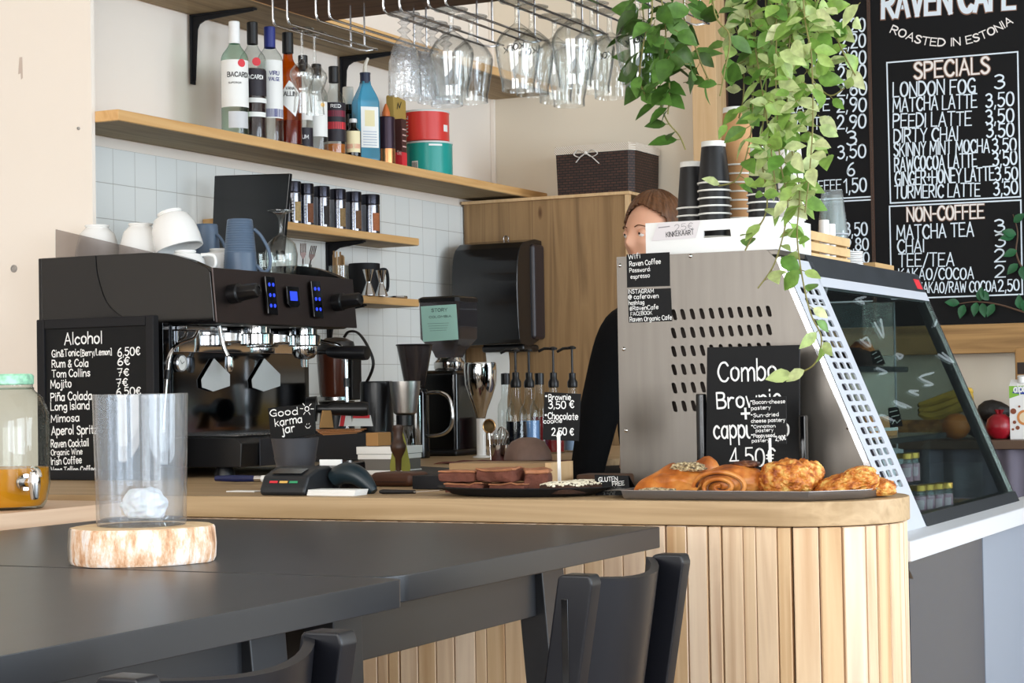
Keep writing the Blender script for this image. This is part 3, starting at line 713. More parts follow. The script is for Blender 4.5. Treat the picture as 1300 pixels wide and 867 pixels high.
# ------------------------------------------------------------------ cups and glasses on the machine
def cup_bm(r, h, inner=True):
    rb = r*.52
    return lathe(B(), [(0, h), (rb, h), (rb*1.02, h-.004), (rb*.9, h-.007), (r*.74, h*.84), (r*.92, h*.58), (r*.99, h*.28), (r, .001), (r-.003, 0), (r-.0045, .004), (r*.93, h*.3), (r*.86, h*.56), (r*.62, h*.84), (0, h*.88)], (0, 0, 0), 36)
def handle_bm(r, h, lo=.30, hi=.78, out=.028, t=.0048):
    return tube(B(), smooth_path([(r*.94, 0, h*lo), (r+out*.75, 0, h*(lo-.06)), (r+out, 0, h*(lo+.2)), (r+out*.7, 0, h*hi), (r*.78, 0, h*(hi+.02))], 6), t, 10)
def place(bm, loc, rz=0, tilt=0, ax='X'):
    M = Matrix.Translation(loc) @ (Matrix.Rotation(tilt, 4, ax)) @ RZ(rz)
    bmesh.ops.transform(bm, matrix=M, verts=bm.verts); return bm
def white_cup(label, loc, r, h, rz, tilt=0, ax='X'):
    t = thing('coffee_cup', label, 'cup', loc, 0, 'white coffee cups on the espresso machine')
    fin('bowl', place(cup_bm(r, h), loc, rz, tilt, ax), CERAM, t)
    fin('handle', place(handle_bm(r, h), loc, rz, tilt, ax), CERAM, t); return t
def mpos(px, x, z=ZTOP): # on the machine top, seen at column px
    y = at(px, 320, x=x).y; return Vector((x, y, z))
white_cup('white cup upside down behind the smoked guard, nearest the left wall', Vector((-3.395, 4.305, ZTOP+.0008)), .064, .148, 2.6)
white_cup('white cup upside down behind the smoked guard, its handle to the right', Vector((-3.258, 4.318, ZTOP+.0008)), .062, .146, .9)
white_cup('white cup tipped over on top of another, largest of the cups in view', Vector((-3.128, 4.318, ZTOP+.070)), .066, .108, 2.5, -.3, 'Y')
white_cup('white cup carrying the tipped cup, its handle to the right', Vector((-3.10, 4.305, ZTOP+.0008)), .056, .064, .35)
white_cup('white cup right beside the tall blue mug, half hidden by a handle', Vector((-3.115, 4.49, ZTOP+.0008)), .056, .080, 1.9)
BLUEC = mat('blue_grey_ceramic', '586a80', .35, spec=.5)
def ribbed_mug(label, loc, r, h, rz, loop):
    t = thing('ribbed_mug', label, 'mug', loc, 0, 'blue-grey mugs on the espresso machine')
    prof = [(0, h), (r*.70, h), (r*.74, h-.003)]
    n = 22
    for k in range(n):
        f = 1-(k+.5)/n; zz = h*(.03+.94*f); R = r*(1-.24*f**1.4); prof += [(R, zz+.0016), (R-.0009, zz-.0005)]
    prof += [(r, .001), (r-.003, 0), (r-.005, .004), (r*.72, h*.93), (0, h*.94)]
    fin('body', place(lathe(B(), prof, (0, 0, 0), 36), loc), BLUEC, t)
    hb = tube(B(), smooth_path([(r*.84, 0, h*.82), (r*1.25, 0, h*.70), (r*1.72, 0, h*.42), (r*1.75, 0, h*.15), (r*1.4, 0, h*.02+.006), (r*.97, 0, h*.18)], 6), .0046, 10)
    fin('handle', place(hb, loc, rz), BLUEC, t)
ribbed_mug('tall blue-grey ribbed mug upside down at the front of the coffee machine', mpos(305, -3.03)+Vector((0, 0, .0008)), .047, .156, .35, 1)
ribbed_mug('dark blue-grey ribbed mug behind the white cups, mostly hidden', mpos(262, -3.30)+Vector((0, 0, .0008)), .045, .172, .0, 1)
CLEAR = glass('clear_glass', 'fbfdfc', edge=.5, edgecol='8e9694', refl=.07)
def lathe_thing(name, label, cat, prof, loc, m, group=None, seg=32, fn=None):
    return solo(name, lathe(B(), [(r, z+loc[2]) for r, z in prof], (loc[0], loc[1], 0), seg, fn=fn), m, label, cat, group)
WINE = [(0, .150), (.034, .150), (.034, .148), (.012, .142), (.006, .132), (.005, .105), (.007, .098), (.02, .092), (.038, .078), (.044, .055), (.042, .03), (.034, .004), (.034, 0), (.0325, .001), (.0405, .03), (.0425, .055), (.0365, .077), (.019, .090), (0, .092)]
p = mpos(357, -3.05); lathe_thing('wine_glass', 'short-stemmed wine glass upside down on the coffee machine', 'glass', [(r*1.08, z*1.33) for r, z in WINE], (p.x, p.y, ZTOP+.001), CLEAR)
TUMB = [(0, 0), (.026, 0), (.028, .003), (.032, .085), (.031, .085), (.027, .005), (0, .004)]
p = mpos(337, -3.15); lathe_thing('tumbler', 'clear tumbler seen through the loop of the tall blue mug', 'glass', TUMB, (p.x, p.y, ZTOP+.001), CLEAR)
p = mpos(385, -3.12); lathe_thing('small_glass', 'small clear glass holding two dark forks', 'glass', [(0, 0), (.022, 0), (.023, .002), (.025, .058), (.024, .058), (.021, .004), (0, .004)], (p.x, p.y, ZTOP+.001), CLEAR)
FORKM = mat('dark_steel', '4a3c38', .3, metal=.9)
for k, (dx, dy, lean, lab) in enumerate(((.0, -.006, .04, 'dark fork standing upright in the small glass'), (.004, .008, .32, 'dark fork leaning to the right in the small glass'))):
    b0 = Vector((p.x+dx, p.y+dy, ZTOP+.008)); bm = B(); d = Vector((.2*lean, .98*lean, 1)).normalized()
    tube(bm, [b0, b0+d*.07], .003, 8, flat=.6)
    u = Vector((.457, .889, 0)); 
    prism(bm, [b0+d*.068+u*a for a in (-.002, .002)]+[b0+d*.082+u*.010, b0+d*.088+u*.010, b0+d*.088-u*.010, b0+d*.082-u*.010], Vector((.0016, -.001, 0)))
    for i in range(4): tube(bm, [b0+d*.086+u*(-.0085+i*.0057), b0+d*.115+u*(-.0085+i*.0057)], .0016, 6)
    solo('fork', bm, FORKM, lab, 'fork', 'forks in the small glass')
p = mpos(410, -3.1)
solo('oval_tray', lathe(B(), [(0, 0), (.06, 0), (.072, .012), (.074, .012), (.062, -.0), (0, -.003)], (p.x, 4.80, ZTOP+.004), 32), BLACKG, 'low black oval tray at the right end of the coffee machine top', 'tray')
# ------------------------------------------------------------------ tablet, jars and mugs on the short shelves
ZM = 1.761
YT = 5.02
tl = [at(272, 223, y=YT), at(368, 220, y=YT), at(358, 330, y=YT), at(268, 330, y=YT)]
# standing on the short shelf's left end, leaning a little back
t = thing('display_screen', 'black flat screen seen from its dark side, behind the mugs above the coffee machine', 'screen', (-3.38, YT, ZTOP))
fin('screen', prism(B(), tl, (0, .016, 0), .003), BLACKG, t)
fin('stand', prism(B(), [(-3.44, YT+.018, ZTOP+.001), (-3.34, YT+.018, ZTOP+.001), (-3.36, YT+.018, 1.78), (-3.42, YT+.018, 1.78)], (0, .008, 0)), BLACK, t)
JAR = [(0, 0), (.0265, 0), (.028, .003), (.028, .094), (.025, .098)]
spice = [(372, 'b59a6a'), (388, '7a4a30'), (408.5, '2a2320'), (429, '8a7048'), (449, '6a4a30'), (470, 'a8643c')]
names = ['dark-lidded spice jar right beside the black screen', 'dark-lidded spice jar second along from the black screen', 'dark-lidded spice jar third along from the black screen', 'dark-lidded spice jar third from the right end of the row', 'dark-lidded spice jar second from the right end of the row', 'dark-lidded spice jar at the right end with orange powder in its window']
for (px, col), lab in zip(spice, names):
    p = at(px, 270, x=-3.46); c = Vector((-3.46, p.y, ZM+.0006)); R = .0275 if px != 470 else .034
    tz = at(px, 231+(px-372)*.17, x=-3.46).z-ZM
    t = thing('spice_jar', lab, 'jar', c, 0, 'spice jars on the short shelf')
    hb = tz*.74
    fin('jar', lathe(B(), [(0, 0), (R*.97, 0), (R, .003), (R, hb-.004), (R*.94, hb), (0, hb)], c, 24), mat('gunmetal_sleeve', '85868e', .14, metal=1.), t)
    fin('lid', lathe(B(), [(0, hb+.0005), (R*1.0, hb+.0005), (R*1.02, hb+.004), (R*1.02, tz-.003), (R*.96, tz), (0, tz)], c, 24), mat('dark_metal_lid', '2c2c34', .2, metal=.8), t)
    vd = Vector((-c.x, -c.y, 0)).normalized(); sd = Vector((-vd.y, vd.x, 0)); bm = B(); rows = []
    for j in range(2):
        rows.append([c+(vd*math.cos(a)+sd*math.sin(a))*(R+.0007)+Vector((0, 0, .008+j*hb*.62)) for a in [.25+.9*i/8 for i in range(9)]])
    fin('window', sheet(bm, rows), mat('spice_'+col, col, .7, var=.3, vscale=300), t, label='contents window', recalc=False)
    bm = B(); rows = []
    for k in range(7): # a word up the jar
        z = .012+k*hb*.1; rows = [[c+(vd*math.cos(a)+sd*math.sin(a))*(R+.0008)+Vector((0, 0, z+j*hb*.06)) for a in (-.12, .04+.04*(k % 2))] for j in range(2)]; sheet(bm, rows)
    fin('lettering', bm, CHALK, t, recalc=False)
ZL = 1.538
p = at(463, 372, x=-3.52); c = Vector((-3.52, p.y, ZL+.0006))
t = thing('black_mug', 'black cylindrical mug with a handle on the low short shelf', 'mug', c)
fin('body', lathe(B(), [(0, 0), (.054, 0), (.055, .003), (.056, .122), (.0535, .123), (.052, .12), (.051, .006), (0, .005)], c, 32), BLACKM, t)
fin('handle', place(tube(B(), smooth_path([(.054, 0, .1), (.085, 0, .098), (.086, 0, .03), (.054, 0, .022)], 5), .006, 10), c, .9), BLACKM, t)
for px, lab in ((468, 'steel double jigger in front of the black mug'), (484, 'steel double jigger half behind the other, right of the black mug')):
    p = at(px, 376, x=-3.425 if px == 468 else -3.418); 
    lathe_thing('jigger', lab, 'jigger', [(0, .0006), (.023, .0006), (.024, .004), (.0085, .045), (.0085, .05), (.02, .092), (.019, .092), (.006, .051), (0, .05)], (p.x, p.y, ZL), CHROME, 'steel jiggers on the low shelf', 24)
p = at(505, 376, x=-3.47); lathe_thing('steel_saucer', 'small flat steel saucer at the right end of the low shelf', 'saucer', [(0, .0006), (.034, .0006), (.036, .006), (.034, .011), (0, .012)], (p.x, p.y, ZL), STEELW)
p = at(430, 340, x=-3.47); c = Vector((-3.47, p.y, ZL+.0006))
lathe_thing('stick_cup', 'clear glass of wooden stir sticks on the low short shelf', 'glass', [(0, 0), (.032, 0), (.034, .1), (.033, .1), (.031, .004), (0, .004)], c, CLEAR)
rs = random.Random(4)
for k in range(9):
    a = k*.7; q = c+Vector((math.cos(a)*.018, math.sin(a)*.018, .006))
    solo('stir_stick', box(B(), q-Vector((.003, .0008, 0)), q+Vector((.003, .0008, .135+rs.uniform(-.012, .012)))), W_POST if k % 2 else W_CAB, 'flat wooden stir stick standing in the glass on the low shelf', 'stick', 'wooden stir sticks in the glass')
# ------------------------------------------------------------------ liquor on the long shelf
ZS = 2.0022
def toward(c): v = Vector((EYE.x-c[0], EYE.y-c[1], 0)).normalized(); return v
def write_round(bm, c, R, s, z, h, width, wt=.16, off=0., lift=.0008, jit=0.):
    """lettering wrapped around a can or bottle, facing the room"""
    vd = toward(c); sd = Vector((-vd.y, vd.x, 0)); t = B()
    adv = 0; lay = []
    for ch in s:
        if ch == ' ': adv += 2.2; continue
        lay.append((ch, adv)); adv += G[ch][0]+1.1
    sx = width/max(adv-1.1, .1); pl = (Vector(), Vector((1, 0, 0)), Vector((0, 1, 0)), Vector((0, 0, 1)))
    for i, (ch, u0) in enumerate(lay):
        for st in G[ch][1]: ribbon(t, [(-width/2+off+(u0+p[0])*sx, p[1]*h/6) for p in st], h*wt, pl, lift+(i % 3)*2e-5)
    for v in t.verts:
        a = v.co.x/R; r = R+v.co.z; v.co = Vector(c)+(vd*math.cos(a)+sd*math.sin(a))*r+Vector((0, 0, z+v.co.y-c[2] if False else z+v.co.y))
    return _merge(bm, t)
def band(c, R, z0, z1, a0=-1.5, a1=1.5, seg=20):
    vd = toward(c); sd = Vector((-vd.y, vd.x, 0))
    return sheet(B(), [[Vector(c)+(vd*math.cos(a)+sd*math.sin(a))*R+Vector((0, 0, z)) for a in [a0+(a1-a0)*i/seg for i in range(seg+1)]] for z in (z0, z1)])
INK = mat('black_ink', '1a1a1c', .6)
LIQG = 'liquor bottles on the long shelf'
def bottle(label, px, base, top, R, body, neck_r, cap_h, capm, glassm, x=-3.402, liquid=None, shoulder=.055, labels=(), texts=(), group=LIQG, name='liquor_bottle', extra=None):
    p = at(px, base, x=x); c = Vector((x, p.y, ZS)); H = at(px, top, x=x).z-ZS
    t = thing(name, label, 'bottle', c, 0, group)
    hb = H*body; hn = hb+shoulder; zc = H-cap_h
    prof = [(0, .003), (R*.8, .001), (R*.95, .0), (R, .006)]+[(R, hb*k) for k in (.5, 1)]+[(q.x, q.z) for q in smooth_path([(R*.985, 0, hb+.006), (R*.85, 0, hb+shoulder*.38), (R*.5, 0, hb+shoulder*.75), (neck_r*1.05, 0, hn)], 4)]+[(neck_r, hn+.01), (neck_r, zc+.002)]
    fin('glass_body', lathe(B(), prof, c, 28), glassm, t)
    if liquid:
        m, f = liquid; lh = hb*f; r = R-.003
        pr = [(0, .005), (r, .005), (r, min(lh, hb))]+([(r*.9, hb+shoulder*.3)] if f > 1 else [])
        fin('liquid', lathe(B(), pr+[(0, pr[-1][1])], c, 24), m, t)
    fin('cap', lathe(B(), [(neck_r+.001, zc), (neck_r+.0028, zc+.001), (neck_r+.0028, H-.002), (neck_r+.001, H), (0, H)], c, 24), capm, t)
    for z0, z1, m, a0, a1 in labels:
        fin('label', band(c, R+.0008, H*z0, H*z1, a0, a1), m, t, recalc=False)
    for s, z, h, w, off, m in texts:
        bm = B(); write_round(bm, (c.x, c.y, c.z), R+.0012, s, H*z, h, w, .2, off); fin('lettering', bm, m, t, recalc=False)
    if extra: extra(t, c, R, H)
    return t
def gm(n, tint, edge=.35, ec='98a4a0'): return glass(n, tint, edge=edge, edgecol=ec)
LBLW = mat('label_white', 'eeeeea', .6); LBLS = mat('label_silver', 'c8cacc', .4)
RED = mat('label_red', 'd6303a', .5); NAVY = mat('label_navy', '2b2f7a', .5); DKL = mat('label_dark', '1c1420', .5)
def disc(t, c, R, H, z, off, r, m):
    vd = toward(c); sd = Vector((-vd.y, vd.x, 0)); bm = B(); n = 18; vs = []
    for k in range(n):
        a = (off+r*math.cos(2*PI*k/n))/R; vs.append(bm.verts.new(c+(vd*math.cos(a)+sd*math.sin(a))*(R+.0016)+Vector((0, 0, H*z+r*math.sin(2*PI*k/n)))))
    bm.faces.new(vs); fin('emblem', bm, m, t, recalc=False)
GB = gm('pale_green_glass', 'dff0e6', .45, '86a496'); GC = gm('bottle_clear', 'f4f7f6', .35)
bottle('clear white-capped rum bottle at the left end of the shelf', 299, 167, 28, .0425, .66, .0145, .07, mat('white_cap', 'f0f0ee', .4), GB, labels=((.24, .65, LBLW, -1.3, 1.3), (.055, .2, LBLS, -.5, 1.1)),
       texts=(('BACARDI', .50, .014, .07, .012, INK), ('SUPERIOR', .44, .005, .04, .0, INK)), extra=lambda t, c, R, H: disc(t, c, R, H, .62, .022, .0125, RED))
bottle('black-capped bottle of dark rum with a red round emblem, second on the shelf', 322, 172, 29, .0425, .66, .0145, .07, BLACK, GC, liquid=(mat('dark_rum', '2a0f12', .15), .9), labels=((.36, .58, DKL, -1.3, 1.3), (.30, .34, LBLW, -1.3, 1.3), (.18, .22, LBLW, -1.1, 1.1)),
       texts=(('BACARDI', .50, .012, .06, .004, CHALK),), extra=lambda t, c, R, H: disc(t, c, R, H, .645, .012, .0135, RED))
bottle('tall vodka bottle with a dark blue cap and white label', 344, 177, 35, .041, .70, .0155, .068, mat('blue_cap', '23307c', .3), GC, labels=((.20, .70, LBLW, -1.2, 1.25), (.21, .28, NAVY, -.9, 1.26)),
       texts=(('VIRU', .57, .012, .032, .014, NAVY), ('VALGE', .52, .011, .036, .014, NAVY)))
def diamond(t, c, R, H):
    vd = toward(c); sd = Vector((-vd.y, vd.x, 0)); bm = B(); pts = [(-.036, .40), (.004, .565), (.042, .45), (.024, .24)]; vs = []
    g = []
    for k in range(9):
        a = -.036+.078*k/8
        def y_at(a, top):
            P = [(-.036, .40), (.004, .565), (.042, .45)] if top else [(-.036, .40), (.024, .24), (.042, .45)]
            for (x0, y0), (x1, y1) in zip(P, P[1:]):
                if x0 <= a <= x1+1e-9: return y0+(y1-y0)*(a-x0)/(x1-x0)
        g.append([c+(vd*math.cos(a/R)+sd*math.sin(a/R))*(R+.0012)+Vector((0, 0, H*y_at(a, q))) for q in (0, 1)])
    fin('label', sheet(bm, g), LBLW, t, recalc=False)
    b2 = B(); write_round(b2, (c.x, c.y, c.z), R+.0016, 'TALLINN', H*.425, .014, .062, .2, .006); write_round(b2, (c.x, c.y, c.z), R+.0016, 'VANA', H*.48, .009, .028, .2, .006); fin('lettering', b2, INK, t, recalc=False)
bottle('amber liqueur bottle with a tilted white diamond label', 367, 182, 42, .0435, .62, .0155, .068, BLACK, gm('amber_glass', 'd68a34', .5, '5a2c08'), liquid=(mat('amber_liqueur', '7a3a0c', .2), .35), extra=diamond)
bottle('short black-capped bottle behind the left hanging tulip glass', 386, 186, 71, .031, .66, .013, .05, BLACK, GC, labels=((.30, .58, LBLW, -1.2, 1.2), (.02, .22, DKL, -1.2, 1.2)), texts=(('RUM', .1, .012, .03, 0, CHALK),))
bottle('clear bottle with a white label behind the right hanging tulip glass', 403, 190, 82, .036, .62, .0135, .045, BLACK, GC, labels=((.16, .56, LBLW, -1.2, 1.2),), extra=lambda t, c, R, H: disc(t, c, R, H, .52, .02, .007, mat('gold_seal', 'd8a02c', .3, metal=.8)))
bottle('clear bottle with a dark red and black label, left of the olive bottle', 425, 194, 85, .0385, .58, .0145, .055, BLACK, GC, liquid=(mat('golden_rum', 'b8641e', .2), .2), labels=((.14, .58, DKL, -1.3, 1.3), (.28, .36, RED, -1.1, 1.25), (.42, .49, mat('label_maroon', '8a1f3a', .5), -1.1, 1.25)), texts=(('RED', .52, .010, .034, .006, CHALK),))
bottle('dark olive bottle with a tall white cap, half hidden by the blue bottle', 443, 194, 111, .027, .62, .0165, .062, mat('cream_cap', 'e8e2d4', .5), gm('olive_glass', '3c3616', .4, '181408'), x=-3.50, liquid=(mat('olive_liquid', '221c0c', .2), 1.0), shoulder=.02)
bottle('small dark bottle with an arched cream label in front of the blue bottle', 449, 197, 151, .026, .62, .010, .014, mat('white_cap2', 'e6e6e6', .4), gm('brown_glass', '4a2410', .4), x=-3.375, liquid=(mat('brown_liquid', '30140a', .2), 1.0), shoulder=.022, labels=((.1, .66, mat('label_cream', 'efe2b8', .6), -1.0, 1.0), (.2, .32, RED, -1.01, 1.01)))
# square-shouldered blue gin bottle with a pouring spout
p = at(466, 200, x=-3.402); c = Vector((-3.405, p.y, ZS)); Hh = at(466, 93, x=-3.402).z-ZS
t = thing('liquor_bottle', 'light blue square gin bottle with a pale pouring spout', 'bottle', c, 0, LIQG)
a = math.atan2(toward(c).y, toward(c).x)
def sq(w, z): return [c+RZ(a+.35) @ Vector((u*w, v*w, z)) for u, v in ((1, -.8), (1, .8), (.8, 1), (-.8, 1), (-1, .8), (-1, -.8), (-.8, -1), (.8, -1))]
rows = [sq(.038, 0), sq(.0395, .004), sq(.0395, Hh*.66), sq(.036, Hh*.71), sq(.017, Hh*.86), sq(.0155, Hh*.9)]
bm = B(); V = [[bm.verts.new(q) for q in r] for r in rows]
for r0, r1 in zip(V, V[1:]):
    for i in range(8): bm.faces.new((r0[i], r0[(i+1) % 8], r1[(i+1) % 8], r1[i]))
bm.faces.new(V[0])
fin('glass_body', bm, glass('blue_glass', '86d0e8', edge=.5, edgecol='1c6a94', body=.35, bodycol='6cc4e4'), t)
n = RZ(a+.35) @ Vector((1, 0, 0)); s2 = RZ(a+.35) @ Vector((0, 1, 0))
lp = plane_of(c+n*.0402, s2, (0, 0, 1))
bm = B(); quad(bm, *[c+n*.0402+s2*u+Vector((0, 0, v*Hh)) for u, v in ((-.032, .14), (.032, .14), (.032, .6), (-.032, .6))]); fin('label', bm, LBLW, t, recalc=False)
bm = B(); quad(bm, *[c+n*.0406+s2*u+Vector((0, 0, v*Hh)) for u, v in ((-.018, .38), (.018, .38), (.018, .56), (-.018, .56))]); fin('label', bm, mat('label_pale_gold', 'e8dcae', .6), t, recalc=False)
bm = B()
for k in range(6): ribbon(bm, [(-.024, Hh*(.17+.03*k)), (.024, Hh*(.17+.03*k))], .003, (c+n*.0404, s2, Vector((0, 0, 1)), n), .0004)
fin('lettering', bm, mat('label_grey_blue', '9aaac0', .6), t, recalc=False)
fin('cap', lathe(B(), [(0, Hh*.88), (.018, Hh*.88), (.018, Hh*.985), (.019, Hh*.985), (.019, Hh), (0, Hh)], c, 20), mat('navy_cap', '1b2440', .35), t)
fin('pouring_spout', tube(B(), smooth_path([c+Vector((0, 0, Hh)), c+Vector((.002, 0, Hh+.03)), c+Vector((.008, .008, Hh+.052))], 4), [.009, .0085, .008, .0075, .007, .0065, .006, .0055, .005][:9], 10), mat('pale_spout', 'd8d2c4', .4), t)
# canister, box, bag, tins
p = at(491, 207, x=-3.40); c = Vector((-3.40, p.y, ZS)); hh = at(491, 150, x=-3.40).z-ZS
t = thing('sauce_canister', 'dark purple canister with copper base and an orange nozzle', 'canister', c)
fin('body', lathe(B(), [(0, 0), (.031, 0), (.031, hh), (.028, hh+.003), (0, hh+.003)], c, 28), mat('purple_tin', '33202e', .3, metal=.4), t)
fin('base_band', lathe(B(), [(.0312, .0005), (.0316, .001), (.0316, hh*.33), (.0312, hh*.335)], c, 28), mat('copper_band', 'c98a5c', .25, metal=.9), t, label='copper band')
fin('nozzle', lathe(B(), [(0, hh+.003), (.014, hh+.003), (.014, hh+.02), (.008, hh+.038), (.0025, hh+.05), (0, hh+.05)], c, 20), mat('orange_nozzle', 'd8743a', .4), t, label='orange nozzle')
p = at(506, 209, x=-3.40); c = Vector((-3.405, p.y, ZS)); hh = at(506, 152, x=-3.40).z-ZS
bm = box(B(), (c.x-.03, c.y-.018, ZS), (c.x+.03, c.y+.016, ZS+hh), .0015)
t = thing('carton', 'narrow dark brown carton with a red foot, right of the purple canister', 'carton', c); fin('box', bm, mat('dark_brown_card', '46221e', .6), t)
fin('label', box(B(), (c.x-.0305, c.y-.0185, ZS+.0005), (c.x+.0305, c.y+.0165, ZS+hh*.3)), RED, t, label='red foot')
bm = B(); write(bm, plane_of((c.x+.0302, 0, 0), (0, 1, 0), (0, 0, 1)), 'CHAI', 504, 196, 509, 197, 5); 
for k in range(4): ribbon(bm, [(c.y-.012, ZS+hh*(.42+.12*k)), (c.y+.01, ZS+hh*(.42+.12*k))], .006, plane_of((c.x+.0302, 0, 0), (0, 1, 0), (0, 0, 1)), .0006)
fin('lettering', bm, mat('pale_red_print', 'd8b0a8', .6), t, recalc=False)
p = at(503, 150, x=-3.49); c = Vector((-3.49, p.y, ZS)); hh = at(503, 122, x=-3.49).z-ZS
b0 = [Vector((c.x, c.y-.05, ZS)), Vector((c.x, c.y+.05, ZS)), Vector((c.x, c.y+.047, ZS+hh*.96)), Vector((c.x, c.y-.046, ZS+hh))]
t = thing('coffee_bag', 'mustard paper bag standing behind the canister and red tin', 'bag', c)
fin('bag', prism(B(), [q-Vector((.018, 0, 0)) for q in b0], (.036, 0, 0), .008), mat('mustard_paper', 'b0924a', .7), t)
bm = B(); pl = plane_of((c.x+.0183, 0, 0), (0, 1, 0), (0, 0, 1))
line_on(bm, pl, [(504, 138), (505, 131), (507, 137), (509, 130)], .006, .0008); fin('lettering', bm, INK, t, recalc=False)
def tin(label, px, zb, top, R, m, x, extras):
    p = at(px, 200, x=x); c = Vector((x, p.y, zb)); hh = at(px, top, x=x).z-zb
    t = thing('drum_tin', label, 'tin', c, 0, 'stacked powder tins')
    fin('body', lathe(B(), [(0, .0), (R-.002, 0), (R, .002), (R, hh-.008), (R+.0005, hh-.007)], c, 40), m, t)
    fin('lid', lathe(B(), [(R-.001, hh-.0075), (R+.0022, hh-.007), (R+.0022, hh-.001), (R, hh), (0, hh-.001)], c, 40), mat('pale_lid', 'd9dcd8', .4), t)
    extras(t, c, R, hh); return c.z+hh
def ex_teal(t, c, R, h):
    fin('label', band(c, R+.0005, h*.12, h*.40, -.75, -.45), LBLW, t, recalc=False)
    fin('label', band(c, R+.0005, h*.84, h*.9, .02, .6), LBLW, t, recalc=False)
    fin('label', band(c, R+.0005, h*.25, h*.85, -1.25, -.9), mat('teal_light', '58b0a4', .5), t, recalc=False)
    bm = B()
    for k in range(8):
        a = -.72+.032*k; _merge(bm, band(c, R+.001, h*.16, h*.36, a, a+(.012 if k % 3 else .018), 2))
    fin('barcode', bm, INK, t, recalc=False)
def ex_red(t, c, R, h):
    fin('label', band(c, R+.0005, h*.3, h*.52, .85, 1.15), LBLW, t, recalc=False)
    vd = toward(c); sd = Vector((-vd.y, vd.x, 0)); bm = B(); y = .80
    for ch in 'ZUMA': # letters running down the tin
        for st in G[ch][1]:
            k = B(); ribbon(k, [((q[1]-3)*.0036, -(q[0])*.0032) for q in st], .004, (Vector(), Vector((1, 0, 0)), Vector((0, 1, 0)), Vector((0, 0, 1))), .0012)
            for v in k.verts:
                a = -.95+v.co.x/R; v.co = Vector(c)+(vd*math.cos(a)+sd*math.sin(a))*(R+v.co.z)+Vector((0, 0, h*y+v.co.y))
            _merge(bm, k)
        y -= .19
    fin('lettering', bm, CHALK, t, recalc=False)
zt = tin('teal tin with a barcode under the red tin', 544, ZS, 182, .0895, mat('teal_tin', '1f9a90', .3), -3.448, ex_teal)
tin('red tin stacked on the teal tin', 541, zt+.0005, 143, .0875, mat('red_tin', 'd83c36', .3), -3.448, ex_red)
c = Vector((-3.475, 6.372, ZS))
t = thing('enamel_mug', 'mug behind the teal tin, only its wire handle in view', 'mug', c)
fin('body', lathe(B(), [(0, 0), (.036, 0), (.038, .003), (.039, .08), (.037, .08), (.035, .005), (0, .004)], c, 28), STEELW, t)
h0 = [at(px, py, x=-3.46) for px, py in ((576, 194), (583, 194), (587, 198), (585, 211), (576, 219))]
d = Vector((.0, .0, 0))
fin('handle', tube(B(), [c+Vector((.0, .037, .072)), c+Vector((.0, .07, .074)), c+Vector((.0, .082, .062)), c+Vector((.0, .078, .026)), c+Vector((.0, .037, .01))], .0028, 8), FORKM, t)

# ------------------------------------------------------------------ paper towel dispenser on the cabinet
t = thing('paper_towel_dispenser', 'black rounded paper towel dispenser on the pine cabinet', 'dispenser', (-3.38, 6.75, 1.37))
def tp(px, py, y=6.66): return at(px, py, y=y)
X0, X1 = tp(578, 380).x, tp(661, 380).x; Z0, Z1 = tp(620, 438).z, tp(620, 312).z
pr = [(6.857, Z0+.03), (6.857, Z1+.025), (6.80, Z1+.028), (6.70, Z1+.012)]+[(q.y, q.z) for q in smooth_path([(0, 6.662, Z1-.012), (0, 6.640, Z1-.06), (0, 6.632, Z1-.18), (0, 6.645, Z0+.02), (0, 6.68, Z0), (0, 6.74, Z0-.008), (0, 6.80, Z0+.01)], 4)]
fin('cover', prism(B(), [(X0, y, z) for y, z in pr], (X1-X0, 0, 0), .016, 4), mat('gloss_smoke_cover', '141416', .16, spec=.6), t)
fin('back_plate', box(B(), (X0+.012, 6.76, Z0+.02), (X1+.012, 6.8585, Z1+.008), .014, 3), mat('brown_black', '2c2426', .4), t)
fin('chute', box(B(), (X0+.10, 6.68, Z0-.028), (X1+.0, 6.82, Z0+.0), .01, 3), BLACK, t)
o = fin('badge', box(B(), (X0+.065, 6.6385, Z0+.095), (X0+.12, 6.6455, Z0+.105), .0008), STEELW, t, label='small silver badge')
bm = B(); rows = []
for k in range(13):
    z = Z0-.004-(.36)*k/12; w = 1+.06*math.sin(k*.5)
    rows.append([Vector((X0+.105+.005*math.sin(k*.7)+(u*.098*w), 6.70+.006*math.sin(k*.6+u*3), z)) for u in (0, .25, .5, .75, 1)])
o = fin('paper_towel', thicken(sheet(bm, rows), .002), PAPERW, t, label='white paper towel hanging out')
solo('round_hook', tube(B(), [Vector((-3.395+.011*math.cos(a), 6.853, 1.80+.011*math.sin(a))) for a in [2*PI*i/16 for i in range(16)]], .0022, 6, closed=True), STEELW, 'little metal ring on the cabinet above the towel dispenser', 'hook', origin=(-3.395, 6.86, 1.80))
